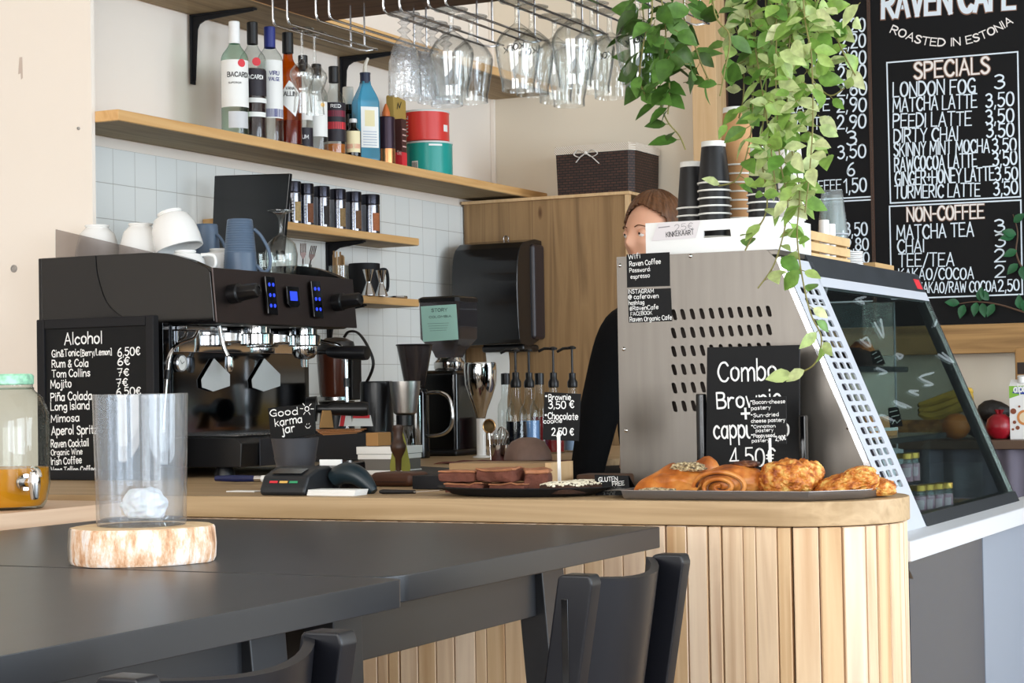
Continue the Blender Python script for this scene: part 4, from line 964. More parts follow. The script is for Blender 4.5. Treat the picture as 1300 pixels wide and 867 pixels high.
# wicker basket on the cabinet
bx0, bx1 = at(706, 240, y=6.86).x, at(804, 240, y=6.86).x; zb = 1.9575; zt2 = at(705, 190, y=6.86).z
WICK = bpy.data.materials.new('dark_wicker'); WICK.use_nodes = True; N = WICK.node_tree.nodes; L_ = WICK.node_tree.links; b = N['Principled BSDF']; b.inputs['Roughness'].default_value = .6
tc = N.new('ShaderNodeTexCoord'); br = N.new('ShaderNodeTexBrick'); br.inputs['Scale'].default_value = 1; br.inputs['Brick Width'].default_value = .024; br.inputs['Row Height'].default_value = .0105; br.inputs['Mortar Size'].default_value = .0018
br.inputs['Color1'].default_value = (*lin('4c2f22'), 1); br.inputs['Color2'].default_value = (*lin('382219'), 1); br.inputs['Mortar'].default_value = (*lin('0c0706'), 1)
sx = N.new('ShaderNodeSeparateXYZ'); cx_ = N.new('ShaderNodeCombineXYZ'); ad = N.new('ShaderNodeMath'); L_.new(tc.outputs['Object'], sx.inputs[0]); L_.new(sx.outputs[0], ad.inputs[0]); L_.new(sx.outputs[1], ad.inputs[1]); L_.new(ad.outputs[0], cx_.inputs[0]); L_.new(sx.outputs[2], cx_.inputs[1]); L_.new(cx_.outputs[0], br.inputs['Vector']); L_.new(br.outputs['Color'], b.inputs['Base Color'])
bp = N.new('ShaderNodeBump'); bp.invert = True; bp.inputs['Distance'].default_value = .004; L_.new(br.outputs['Fac'], bp.inputs['Height']); L_.new(bp.outputs[0], b.inputs['Normal'])
t = thing('wicker_basket', 'dark brown wicker basket with checked lining and white bow on the cabinet', 'basket', ((bx0+bx1)/2, 6.98, zb))
bm = B(); pl = [(bx0, 6.862), (bx1-.02, 6.862), (bx1, 6.885), (bx1+.004, 7.12), (bx0-.004, 7.12)]
pts = [Vector((x, y, zb)) for x, y in pl]; cen = Vector(((bx0+bx1)/2, 6.98, zb))
lo_ = [bm.verts.new(cen+(q-cen)*.97) for q in pts]; hi_ = [bm.verts.new(q+Vector((0, 0, zt2-zb))) for q in pts]; n5 = len(pts)
bm.faces.new(lo_[::-1])
for i in range(n5): bm.faces.new((lo_[i], lo_[(i+1) % n5], hi_[(i+1) % n5], hi_[i]))
fin('basket', thicken(bm, .008), WICK, t)
bm = B(); top = [q+Vector((0, 0, zt2-zb)) for q in pts]
rows = [[cen+(q-cen)*s_+Vector((0, 0, (zt2-zb)*(1 if False else 0)+dz)) for q in [Vector((w.x, w.y, zb)) for w in pts+[pts[0]]]] for s_, dz in ((.95, zt2-zb-.05), (.97, zt2-zb+.004), (1.0, zt2-zb+.010), (1.022, zt2-zb+.002), (1.022, zt2-zb-.022))]
chk = bpy.data.materials.new('checked_lining'); chk.use_nodes = True; N = chk.node_tree.nodes; ck = N.new('ShaderNodeTexChecker'); ck.inputs['Scale'].default_value = 220; ck.inputs['Color1'].default_value = (*lin('e9e2d6'), 1); ck.inputs['Color2'].default_value = (*lin('b9a48c'), 1)
tc = N.new('ShaderNodeTexCoord'); chk.node_tree.links.new(tc.outputs['Object'], ck.inputs[0]); chk.node_tree.links.new(ck.outputs[0], N['Principled BSDF'].inputs[0]); N['Principled BSDF'].inputs['Roughness'].default_value = .9
fin('lining', sheet(bm, rows), chk, t, label='beige checked cloth lining')
bm = B(); k0 = Vector(((bx0+bx1)/2-.03, 6.852, zt2-.022))
for e in (Vector((-.05, 0, -.004)), Vector((.05, -.002, -.006))):
    tube(bm, smooth_path([k0, k0+e*.6+Vector((0, -.004, .014)), k0+e, k0+e*.5+Vector((0, -.002, -.014)), k0], 5), .005, 6, flat=.35)
for e in (Vector((-.042, 0, -.035)), Vector((.055, 0, -.045))): tube(bm, [k0, k0+e*.5+Vector((0, -.002, .004)), k0+e], .005, 6, flat=.35)
ball(bm, k0, .008, 10, 8); fin('bow', bm, mat('ribbon_white', 'e6dfd6', .7), t, label='white ribbon bow')

# ------------------------------------------------------------------ coffee gear on the back counter
ZB = ZC+.0006
def stand(px, y, z=ZB): p = at(px, 560, y=y); return Vector((p.x, y, z))
def zof(px, py, y): return at(px, py, y=y).z
# grinder with copper-brown hopper, right behind the espresso machine
y = 5.28; c = stand(428, y); k = lambda py: zof(428, py, y)-ZB
t = thing('coffee_grinder', 'coffee grinder with a copper-brown bean hopper right behind the espresso machine', 'grinder', c)
fin('body', lathe(B(), [(0, 0), (.065, 0), (.068, .005), (.06, .03), (.052, k(512)-.006), (.058, k(509)), (0, k(509))], c, 32), BLACK, t)
fin('hopper', lathe(B(), [(.045, k(508)), (.054, k(500)), (.062, k(450)), (.060, k(449)), (0, k(449))], c, 32), mat('copper_brown_plastic', '5e2f1f', .2, coat=.6), t, label='copper-brown bean hopper')
fin('lid', lathe(B(), [(.063, k(449.5)), (.0635, k(446)), (.057, k(434)), (.03, k(429)), (0, k(428))], c, 32), mat('grey_lid', '3b3634', .3), t)
fin('collar', lathe(B(), [(.0575, k(508.5)), (.060, k(508)), (.060, k(504)), (.0545, k(503))], c, 32), STEELW, t)
fin('switch_column', box(B(), (c.x+.048, c.y-.03, ZB+k(508)), (c.x+.078, c.y+.03, ZB+k(450)), .006), BLACK, t)
hs = smooth_path([at(a, b_, y=y-.02) for a, b_ in ((437, 428), (443, 421), (455, 423), (467, 440), (474, 462), (466, 484), (458, 490))], 5)
fin('strap', tube(B(), hs, .0075, 8, flat=.5), BLACK, t)
# black thermos pitcher
y = 5.05; c = stand(479, y); h = zof(479, 484, y)-ZB
lathe_thing('thermos_pitcher', 'plain black pitcher between the espresso machine and the steel dripper', 'pitcher', [(0, 0), (.048, 0), (.05, .004), (.05, h-.006), (.047, h), (.044, h), (.044, h-.02), (0, h-.02)], c, mat('satin_black', '121214', .3))
# steel dripper on a glass server
y = 5.0; c = stand(515, y); k = lambda py: zof(515, py, y)-ZB
t = thing('pour_over_server', 'glass coffee server with a wide steel dripper on top', 'coffee server', c)
fin('server', lathe(B(), [(0, .002), (.036, .002), (.042, .008), (.045, .035), (.036, k(548)), (.022, k(538)), (.024, k(533))], c, 28), CLEAR, t)
fin('collar', lathe(B(), [(.0225, k(540)), (.027, k(540)), (.027, k(527)), (0, k(527))], c, 28), BLACK, t)
fin('dripper', lathe(B(), [(0, k(527)+.0005), (.026, k(527)+.0005), (.034, k(524)), (.044, k(495)), (.046, k(484)), (.045, k(484)), (.042, k(495)), (.03, k(522)), (0, k(524))], c, 36), STEEL, t)
fin('foot', lathe(B(), [(0, 0), (.04, 0), (.041, .0018), (0, .0018)], c, 28), BLACK, t)
# thermal carafe with chrome loop handle and smoke-grey dripper on top
y = 5.55; c = stand(528, y); k = lambda py: zof(528, py, y)-ZB
t = thing('thermal_carafe', 'black and chrome carafe with a big chrome loop handle', 'carafe', c)
fin('body', lathe(B(), [(0, 0), (.044, 0), (.046, .004), (.046, k(500)), (.040, k(494)), (0, k(494))], c, 32), BLACKG, t)
bm = B(); vd = toward(c); sd = Vector((-vd.y, vd.x, 0))
rows = [[c+(vd*math.cos(a)+sd*math.sin(a))*.0468+Vector((0, 0, z)) for a in (-.05, .15, .35)] for z in (.01, k(502))]; fin('chrome_stripe', sheet(bm, rows), CHROME, t)
lp = smooth_path([at(a, b_, y=y) for a, b_ in ((539, 500), (556, 498), (569, 504), (574, 520), (573, 540), (562, 551), (540, 554))], 5)
fin('handle', tube(B(), lp, .0062, 10), CHROME, t)
rows = [(0, k(493.5)), (.022, k(493.5))]
smk = glass('smoke_plastic', 'b4aeae', edge=.5, edgecol='3a3636', body=.2, bodycol='5a5454')
t = thing('plastic_dripper', 'smoke-grey ribbed plastic dripper standing on the black and chrome carafe', 'dripper', c+Vector((0, 0, k(493.5)+.0006)))
fin('cone', lathe(B(), [(.030, k(493.5)+.0008), (.034, k(490)), (.047, k(462)), (.058, k(440)), (.060, k(437)), (.058, k(437)), (.045, k(462)), (.031, k(489))], c, 32, fn=lambda a, h_: 1+.012*math.cos(16*a)), smk, t)
fin('rim', tube(B(), [c+Vector((.059*math.cos(a), .059*math.sin(a), k(438))) for a in [2*PI*i/32 for i in range(32)]], .0025, 6, closed=True), BLACK, t)
# second grinder: black body, clear hopper with mint label
y = 5.85; c = stand(572, y); k = lambda py: zof(572, py, y)-ZB; pw = depth(c)/FPX
t = thing('coffee_grinder', 'tall black grinder with a clear hopper wearing a mint green label', 'grinder', c)
w = 27*pw
fin('body', box(B(), (c.x-w, c.y-.09, ZB), (c.x+w, c.y+.09, ZB+k(470)), .018, 4), BLACKG, t)
fin('base', box(B(), (c.x-w*1.25, c.y-.13, ZB), (c.x+w*1.25, c.y+.1, ZB+.02), .008, 3), BLACK, t)
fin('collar', lathe(B(), [(0, k(470)), (.048, k(470)), (.052, k(467)), (.052, k(460)), (.044, k(457)), (.04, k(454)), (0, k(454))], c, 28, fn=lambda a, h_: 1+.03*math.cos(10*a)), CHROME, t)
def hop(s_, z): return [c+Vector((u*s_, v*s_, z)) for u, v in ((-1, -.85), (-.85, -1), (.85, -1), (1, -.85), (1, .85), (.85, 1), (-.85, 1), (-1, .85))]
bm = B(); rows = [hop(.036, k(454)), hop(.044, k(446)), hop(28*pw, k(430)), hop(28.5*pw, k(384))]; V = [[bm.verts.new(q) for q in r] for r in rows]
for r0, r1 in zip(V, V[1:]):
    for i in range(8): bm.faces.new((r0[i], r0[(i+1) % 8], r1[(i+1) % 8], r1[i]))
fin('hopper', bm, glass('smoke_hopper', 'a8a4a8', edge=.5, edgecol='3a3638', body=.3, bodycol='5a5658'), t)
bm = B(); V = [[bm.verts.new(q) for q in r] for r in (hop(29.2*pw, k(384)), hop(29.5*pw, k(379)), hop(26*pw, k(377)))]
for r0, r1 in zip(V, V[1:]):
    for i in range(8): bm.faces.new((r0[i], r0[(i+1) % 8], r1[(i+1) % 8], r1[i]))
bm.faces.new(V[0]); bm.faces.new(V[-1]); fin('hopper_lid', bm, BLACK, t)
yl = c.y-28.8*pw; q4 = [at(a, b_, y=yl) for a, b_ in ((534, 389), (579, 386), (582, 431), (537, 434))]
lb = fin('label', prism(B(), q4, (0, .0008, 0)), mat('mint_card', 'b2e2d6', .7), t, label='mint green card label')
bm = B(); P = yplane(yl); write(bm, P, 'STORY', 548, 396, 568, 395, 4, .2); write(bm, P, 'COLOMBIA', 545, 404, 573, 402.5, 2.6, .2)
for k_ in range(4): line_on(bm, P, [(543+k_, 411+k_*3), (570-k_, 410+k_*3)], .0012)
o = fin('lettering', bm, mat('label_ink', '4a6a66', .7), t, recalc=False); o.parent = lb
# steel tulip shaker on a white stand
y = 5.6; c = stand(611, y); k = lambda py: zof(611, py, y)-ZB; pw = depth(c)/FPX
t = thing('steel_funnel', 'tall tulip-shaped polished steel funnel on a white stem', 'funnel', c)
fin('funnel', lathe(B(), [(0, k(531)), (6*pw, k(530)), (8*pw, k(522)), (15*pw, k(504)), (20*pw, k(488)), (21*pw, k(472)), (20.5*pw, k(462)), (19.5*pw, k(460)), (18.5*pw, k(461)), (19*pw, k(472)), (0, k(480))], c, 36), CHROME, t)
fin('stem', lathe(B(), [(0, 0), (.03, 0), (.03, .004), (6*pw, .008), (6*pw, k(531)-.0006), (0, k(531)-.0006)], c, 24), CERAM, t)
# strainer and wire whisk
y = 5.35; c = stand(624, y)
t = thing('tea_strainer', 'small round strainer with a gold rim leaning by the whisk jar', 'strainer', c)
cc = at(621, 541, y=y); r = 8.5*depth(cc)/FPX
fin('rim', tube(B(), [cc+Vector((r*math.cos(a), 0, r*math.sin(a))) for a in [2*PI*i/28 for i in range(28)]], .0022, 8, closed=True), mat('gold_rim', 'c8a070', .25, metal=.9), t)
fin('mesh', lathe(B(), [(r, 0), (r*.8, .012), (r*.4, .02), (0, .022)], cc, 24, (0, 1, 0)), mat('brass_mesh', '8a7450', .5, metal=.7, bump=.6, bscale=900), t)
fin('handle', tube(B(), [cc+Vector((0, 0, -r)), Vector((cc.x+.004, y, ZB+.002))], .0025, 8), STEELW, t)
y = 5.30; c = stand(634, y)
t = thing('steel_cup', 'small steel cup standing beside the brown bowl', 'cup', c); fin('cup', lathe(B(), [(0, 0), (.024, 0), (.026, .004), (.029, .05), (.027, .05), (.024, .006), (0, .005)], c, 24), CHROME, t)
bm = B(); cc = c+Vector((0, 0, .055))
for i in range(8):
    a = PI*i/8; e = Vector((math.cos(a), math.sin(a), 0))
    tube(bm, smooth_path([c+e*.004+Vector((0, 0, .01)), cc+e*.02+Vector((0, 0, .0)), cc+e*.026+Vector((.004, 0, .03)), cc+Vector((.008, 0, .05)), cc-e*.026+Vector((.004, 0, .03)), cc-e*.02, c-e*.004+Vector((0, 0, .01))], 4), .0012, 5)
solo('wire_whisk', bm, CHROME, 'wire whisk head up in the small steel cup', 'whisk', origin=tuple(c+Vector((0, 0, .01))))
# brown bowl upside down on a red-brown cloth
y = 5.22; c = stand(670, y)
bm = B(); rows = []
for i in range(15):
    u = i/14; rows.append([Vector((c.x-.25+.36*u, c.y-.13+.22*j/8, ZB+.0006+.004*abs(math.sin(i*1.1+j*.7))+(.0 if i < 13 else 0))) for j in range(9)])
solo('cloth', thicken(sheet(bm, rows), .0015), mat('red_brown_cloth', '6e3530', .9), 'red-brown cloth lying under the upturned brown bowl', 'cloth')
hb = zof(670, 555, y)-ZB
lathe_thing('brown_bowl', 'brown bowl turned upside down on the red-brown cloth', 'bowl', [(.072, .0075), (.073, .011), (.068, hb*.45), (.05, hb*.82), (.025, hb*.98), (0, hb), ], c, mat('taupe_stoneware', '846a5e', .5, var=.1, vscale=30))
# syrup bottles with pumps
def syrup(label, px, y, liq, ptop, pump=True, R=.036):
    c = stand(px, y); k = lambda py: zof(px, py, y)-ZB
    t = thing('syrup_bottle', label, 'bottle', c, 0, 'syrup bottles in the corner')
    H = k(492 if pump else 484)
    fin('glass_body', lathe(B(), [(0, .002), (R-.003, .001), (R, .006), (R, H*.58), (R*.93, H*.66), (R*.55, H*.76), (.016, H*.84), (.0145, H)], c, 26), GC, t)
    if liq: fin('liquid', lathe(B(), [(0, .005), (R-.003, .005), (R-.003, H*.5), (0, H*.5)], c, 22), liq, t)
    if pump:
        top = k(ptop)
        fin('pump_collar', lathe(B(), [(0, H), (.016, H), (.018, H+.004), (.018, H+.02), (.012, H+.03), (.012, H+.05), (.005, H+.052), (0, H+.052)], c, 18), BLACK, t)
        d = Vector((-1, -.2, 0)) if px != 728 else Vector((-1, -.3, -.1))
        bm = cyl(B(), c+Vector((0, 0, H+.05)), c+Vector((0, 0, top-.008)), .004, seg=10)
        lathe(bm, [(0, top-.01), (.014, top-.008), (.015, top-.002), (.006, top+.003), (0, top+.003)], c, 16); tube(bm, [c+Vector((0, 0, top-.004)), c+d*.03+Vector((0, 0, top-.003)), c+d*.05+Vector((0, 0, top-.012))], .005, 8)
        fin('pump', bm, BLACK, t)
    else:
        fin('cap', lathe(B(), [(.016, H-.012), (.0165, H-.012), (.0165, H+.028), (0, H+.03)], c, 18), BLACK, t)
LN = mat('liquid_navy', '12141f', .15); LB_ = mat('liquid_pale_blue', '7fa6dc', .2); LR = mat('liquid_red', '7a1c1e', .15); LC = mat('liquid_clear_blue', 'a9c3e6', .2)
syrup('syrup bottle of near-black liquid with a pump', 656, 5.80, LN, 443)
syrup('syrup bottle of pale blue liquid with a pump', 673, 5.94, LB_, 443)
syrup('syrup bottle behind the brownie price sign, pump above it', 704, 5.98, LR, 441)
syrup('syrup bottle whose pump shows beside the black sleeve', 728, 6.15, LC, 440)
syrup('capped bottle without a pump beside the hanging towel', 643, 6.2, None, 0, False, .03)
syrup('capped bottle of red liquid between the pump bottles', 686, 6.10, LR, 0, False, .034)
# sticks, packets and a knocked-out handle by the drip tray
c0 = at(432, 548, x=-2.89); 
for k in range(5):
    a = at(400+k*2, 546+k*1.6, x=-2.91+.006*k); b_ = at(463-k*3, 545+k*1.4, x=-2.91+.006*k)
    solo('stir_stick', prism(B(), [a, b_, b_+Vector((.006, 0, .0)), a+Vector((.006, 0, 0))], (0, 0, .0025)), mat('orange_wood', 'c07a44', .6) if k % 2 else mat('orange_wood2', 'd08c58', .6), 'flat orange-brown wooden stick lying along the edge of the drip tray', 'stick', 'wooden sticks along the drip tray')
for px0, px1, py, hh, m, lab in ((405, 422, 543, 22, mat('kraft', 'a9804f', .8), 'brown sugar packet leaning behind the wooden sticks'), (430, 446, 541, 20, mat('packet_red_white', 'e8e4e2', .6), 'white packet with a red corner behind the wooden sticks'), (444, 472, 541, 14, mat('packet_white', 'efece8', .6), 'flat white packet with a red top right of the steam wand')):
    x = -2.885; q = [at(px0, py, x=x), at(px1, py, x=x), at(px1-3, py-hh, x=x-.004), at(px0+4, py-hh, x=x-.004)]
    t = thing('sugar_packet', lab, 'packet', q[0]); fin('packet', prism(B(), q, (.004, 0, 0)), m, t)
    if 'red' in lab:
        q2 = [at(px0+1, py, x=x+.0046), at(px0+6, py, x=x+.0046), at(px0+9, py-hh+2, x=x-.0006), at(px0+4, py-hh+2, x=x-.0006)] if 'corner' in lab else [at(px0+4, py-hh+4, x=x+.0016), at(px1-3, py-hh+4, x=x+.0016), at(px1-3, py-hh, x=x-.0006), at(px0+4, py-hh, x=x-.0006)]
        fin('print', prism(B(), q2, (.0012, 0, .0003)), RED, t, label='red print')
p = at(402, 519, x=-2.93); d = (at(467, 519, x=-2.80)-p).normalized()
solo('loose_portafilter', lathe(B(), [(0, -.03), (.033, -.03), (.036, 0), (.012, .004), (.012, .03), (.018, .04), (.021, .13), (.019, .145), (0, .147)], p, 20, (at(467, 519, x=-2.80)-p)), BLACK, 'black portafilter handle lying low beside the right steam wand', 'portafilter')
from mathutils import noise as mn
# ------------------------------------------------------------------ signs
def sign(name, label, cat, px4, y, lines=(), extra=None, th=.004, m=None, group=None, wt=.13, jit=.05):
    """a flat board standing on the plane y, corners given as seen in the photo (bottom left, bottom right, top right, top left)"""
    P = yplane(y); pts = [at(a, b, y=y) for a, b in px4]
    zmin = min(p.z for p in pts)
    t = thing(name, label, cat, Vector(((pts[0].x+pts[1].x)/2, y, zmin)), 0, group)
    fin('board', prism(B(), pts, (0, th, 0), .0008), m or CHALKB, t)
    bm = B()
    for ln in lines: write(bm, P, *ln[:6], wt=ln[6] if len(ln) > 6 else wt, jit=jit)
    if extra: extra(bm, P)
    if lines or extra: fin('lettering', bm, CHALK, t, label='white chalk lettering', recalc=False)
    else: bm.free()
    return t
# framed list of drinks leaning beside the coffee machine
YA = 4.06
pa = [at(50, 621, y=YA), at(199, 621, y=YA), at(199.5, 400, y=YA), at(50, 402, y=YA)]
zb = ZC+.0006; ztp = pa[2].z; x0, x1 = pa[0].x, pa[1].x
t = thing('drinks_board', 'tall black framed chalkboard listing alcohol, beside the coffee machine', 'menu board', ((x0+x1)/2, YA, zb))
f = .026
bm = B(); box(bm, (x0, YA-.006, zb), (x0+f, YA+.018, ztp), .003); box(bm, (x1-f, YA-.006, zb), (x1, YA+.018, ztp), .003); box(bm, (x0+f, YA-.006, ztp-f), (x1-f, YA+.018, ztp), .003); box(bm, (x0+f, YA-.006, zb), (x1-f, YA+.018, zb+f), .003)
fin('frame', bm, BLACKM, t)
fin('board', box(B(), (x0+f, YA, zb+f), (x1-f, YA+.008, ztp-f)), CHALKB, t)
bm = B(); P = yplane(YA)
for ln in (('Alcohol', 82.5, 437.5, 130, 435.5, 14, .15), ('Gin&Tonic', 66.5, 453.5, 101, 451.5, 8.5), ('[Berry/Lemon]', 103, 452, 142, 450, 7.5), ('6,50€', 150, 452, 178, 450.5, 10), ('Rum & Cola', 66.5, 466.5, 112.5, 465, 9), ('6€', 150, 464, 165, 463, 10),
           ('Tom Collins', 66.5, 479, 114.5, 477.5, 9), ('7€', 150, 477.5, 164, 476.5, 9), ('Mojito', 65, 493, 91, 491.5, 10), ('7€', 148.5, 491, 162.5, 490, 9.5), ('Piña Colada', 65, 509, 117, 507, 10), ('6,50€', 148.5, 502.5, 179, 501, 9.5),
           ('Long Island', 65, 521, 114, 519, 9.5), ('Mimosa', 65.5, 536, 101, 534.5, 9), ('Aperol Spritz', 66, 552, 124, 550, 10.5), ('Raven Cocktail', 65.5, 568, 113, 566, 9), ('Organic Wine', 65.5, 578, 105, 576.5, 7), ('Irish Coffee', 65.5, 590, 104, 588, 8.5), ('Vana Tallinn Coffee', 65.5, 601, 122, 599.5, 8)):
    write(bm, P, *ln[:6], wt=ln[6] if len(ln) > 6 else .17, jit=.04)
fin('lettering', bm, CHALK, t, label='white chalk lettering', recalc=False)
# tip jar sign
def sun(bm, P):
    line_on(bm, P, [(390+2.6*math.cos(a), 519-2.9*math.sin(a)) for a in [2*PI*i/10 for i in range(10)]], .0022, closed=True)
    for a in (0, .9, 2.2, 3.1, 4.2, 5.2): line_on(bm, P, [(390+5*math.cos(a), 519-5*math.sin(a)), (390+8.5*math.cos(a), 519-8*math.sin(a))], .0022)
    line_on(bm, P, [(388, 541), (390, 543.5), (393, 543), (394.5, 540.5)], .0016); line_on(bm, P, [(389.5, 539), (390, 538)], .0016); line_on(bm, P, [(392.5, 538.5), (393, 537.5)], .0016)
YK = 3.74
t = sign('tip_jar_sign', 'small black sign reading Good karma jar on a stick in the dark cup', 'sign', [(344, 562.5), (400.4, 551), (398.5, 512), (340, 518)], YK, [('Good', 343.5, 529, 378.5, 526, 8.5), ('karma', 350, 541, 384, 536, 9), ('jar', 359, 551, 375, 547, 10)], sun, wt=.16)
bt = at(372, 575, y=YK+.006); fin('stick', cyl(B(), (bt.x, YK+.0055, bt.z-.06), (bt.x, YK+.0055, at(372, 553, y=YK).z), .0016), PAPERW, t, label='white stick')
c = at(375, 600, y=YK+.0055); c = Vector((c.x, YK+.0055, ZB)); top = at(375, 556, y=YK).z-ZB; pw = depth(c)/FPX
lathe_thing('tip_cup', 'dark rubber-ribbed cup holding the Good karma jar sign', 'cup', [(0, 0), (18*pw, 0), (19*pw, .004)]+sum([[(a*pw, top*f_), ((a-.6)*pw, top*(f_+.02))] for a, f_ in ((23, .3), (25, .45), (27, .62))], [])+[(30*pw, top-.004), (30.5*pw, top), (29*pw, top), (18*pw, .01), (0, .01)], c, mat('dark_rubber', '3a3a3e', .45))
# ------------------------------------------------------------------ card terminals, cards, pen
y = 3.50; a, b_ = at(333, 630, y=y), at(391, 630, y=y); zt_ = at(362, 591, y=y+.07).z
t = thing('card_terminal', 'card terminal with red yellow and green bars at the counter edge', 'card terminal', ((a.x+b_.x)/2, y+.05, ZB))
pr = [(y-.012, ZB), (y-.012, ZB+.014), (y+.004, ZB+.042), (y+.045, zt_-.004), (y+.09, zt_), (y+.12, zt_-.01), (y+.12, ZB)]
fin('body', prism(B(), [(a.x, yy, z) for yy, z in pr], (b_.x-a.x, 0, 0), .007, 3), mat('charcoal_plastic', '1e2023', .4), t)
dn = Vector((0, -.868, .496)); o0 = Vector(((a.x+b_.x)/2, y-.012, ZB+.014)); up = Vector((0, .016, .028)).normalized(); o0 = o0+Vector((0, -.868, .496))*.0006
for k_, (nm, m) in enumerate((('red', RED), ('yellow', mat('bar_yellow', 'e0b25c', .5)), ('green', mat('bar_green', '3a9a6a', .5)))):
    q = o0+up*.016+Vector(((k_-1)*.025, 0, 0)); fin('light_bar', prism(B(), [q+Vector((-.010, 0, 0))-up*.0025, q+Vector((.010, 0, 0))-up*.0025, q+Vector((.010, 0, 0))+up*.0025, q+Vector((-.010, 0, 0))+up*.0025], dn*.0008), m, t, label=nm+' bar')
s_ = [Vector((x, y+.002+f_*.043, ZB+.043+f_*(zt_-.047-ZB)+.0012)) for x, f_ in ((a.x+.02, .1), (b_.x-.02, .1), (b_.x-.02, .8), (a.x+.02, .8))]
fin('screen', prism(B(), s_, (0, -.0006, .0008)), BLACKG, t)
y = 3.60; a, b_ = at(391, 626, y=y), at(432, 626, y=y); zt_ = at(410, 588, y=y+.03).z
t = thing('receipt_terminal', 'black receipt terminal with white print and a dark curved handset', 'card terminal', ((a.x+b_.x)/2, y+.04, ZB))
pr = [(y, ZB), (y, zt_-.022), (y+.018, zt_-.008), (y+.05, zt_), (y+.11, zt_+.004), (y+.12, ZB)]
fin('body', prism(B(), [(a.x, yy, z) for yy, z in pr], (b_.x-a.x, 0, 0), .006, 3), BLACKG, t)
fin('receipt', box(B(), (a.x+.012, y+.03, zt_-.008), (b_.x-.016, y+.036, zt_+.008)), PAPERW, t, label='white slip of paper')
bm = B(); write(bm, yplane(y-.0006), 'UNIV', 395.5, 614, 406, 613, 5, .22); fin('lettering', bm, CHALK, t, recalc=False)
hs = smooth_path([at(px, py, y=3.59) for px, py in ((424, 608), (436, 601), (450, 602), (463, 611), (474, 625))], 5); n_ = len(hs)
fin('handset', tube(B(), hs, [.019+.006*math.sin(i/n_*3)-(.011*(i/n_)**2) for i in range(n_)], 16), mat('dark_teal_plastic', '17252b', .35), t, label='dark teal curved handset')
for k_ in range(4):
    bm = box(B(), (at(392, 630, y=3.50).x+.001*k_, 3.492, ZB+.0032*k_), (at(452, 630, y=3.50).x+.0012*k_, 3.545, ZB+.0032*k_+.0031), .0004, 1)
    solo('white_card', bm, PAPERW, 'white card in the thin pile on the counter edge before the terminals' if k_ < 3 else 'topmost white card of the thin pile on the counter edge', 'card', 'white cards on the counter edge')
t = thing('cake_knife', 'black-handled cake knife lying on the counter by the brownies', 'knife', at(500, 626, y=3.56))
p0, p1, p2 = at(482, 624, y=3.56), at(527, 622, y=3.56), at(572, 624, y=3.56)
for q in (p0, p1, p2): q.z = ZB+.006
fin('handle', tube(B(), [p0, p0+(p1-p0)*.1, p1], [.003, .0055, .004], 10), BLACK, t)
fin('blade', prism(B(), [p1-Vector((0, .008, 0)), p2-Vector((.02, .012, -.004)), p2+Vector((-.01, .0, .004)), p1+Vector((0, .008, 0))], (0, 0, .0012)), STEELW, t)
p0, p1 = at(300, 606, y=3.95), at(344, 607, y=3.95)
for q in (p0, p1): q.z = ZB+.012
t = thing('cleaning_brush', 'navy-handled brush with a pale tip lying beside the coffee machine', 'brush', (p0+p1)/2)
fin('handle', tube(B(), [p0-Vector((.06, 0, 0)), p0, p0+(p1-p0)*.55], [.007, .009, .008], 10), mat('navy_plastic', '1a2350', .35), t)
fin('ferrule', tube(B(), [p0+(p1-p0)*.55, p0+(p1-p0)*.75], .0085, 10), STEELW, t)
fin('bristles', tube(B(), [p0+(p1-p0)*.75, p1+Vector((0, 0, .004))], [.0085, .004], 10), PAPERW, t)
p = at(308, 627, y=3.62); solo('paper_slip', box(B(), (p.x-.03, 3.60, ZB), (p.x+.045, 3.64, ZB+.002)), PAPERW, 'white paper slip lying left of the card terminal', 'paper')

# ------------------------------------------------------------------ boxes behind the counter edge
def zbox(name, label, cat, px0, px1, pyt, y, dy, m, z=ZB, group=None, bev=.002, yt=None):
    a, b_ = at(px0, 600, y=y), at(px1, 600, y=y); zt_ = at((px0+px1)/2, pyt, y=y).z
    return solo(name, box(B(), (a.x, y, z), (b_.x, y+dy, zt_), bev), m, label, cat, group), zt_
y = 4.42; a, b_ = at(455, 600, y=y), at(505, 600, y=y)
t = thing('drawer_box', 'white box with a grey window behind the dark terminal handset', 'box', ((a.x+b_.x)/2, y+.06, ZB)); zz = [ZB]+[at(480, q, y=y).z for q in (597, 583, 577, 567)]
fin('base', box(B(), (a.x, y-.004, zz[0]), (b_.x, y+.13, zz[1]), .001), CERAM, t)
fin('window', box(B(), (a.x+.002, y, zz[1]), (b_.x-.002, y+.128, zz[2]), .001), mat('grey_window', '6e6a64', .4), t, label='grey window')
fin('tray', box(B(), (a.x, y-.003, zz[2]), (b_.x, y+.13, zz[3]), .001), CERAM, t)
fin('lid', box(B(), (a.x-.002, y-.006, zz[3]+.001), (b_.x+.002, y+.132, zz[4]), .001), CERAM, t)
p = at(477, 560, y=4.47)
solo('tan_box', box(B(), (at(469, 560, y=4.47).x, 4.45, zz[4]+.0006), (at(485, 560, y=4.47).x, 4.52, at(477, 549, y=4.47).z), .003), mat('tan_card', 'a67a48', .7), 'little tan box sitting on the white box', 'box')
t = thing('brown_box', 'brown rounded box in front of the white box', 'box', at(496, 620, y=3.86)); y = 3.86; a, b_ = at(469, 600, y=y), at(522, 600, y=y); zt_ = at(495, 600, y=y).z
fin('box', box(B(), (a.x, y, ZB), (b_.x, y+.09, zt_), .012, 4), mat('brown_leather', '4c2c1c', .5, var=.15, vscale=20), t)
fin('lid_seam', box(B(), (a.x+.012, y-.0006, zt_-.022), (b_.x-.012, y, zt_-.0205)), mat('seam_dark', '1e100a', .7), t)
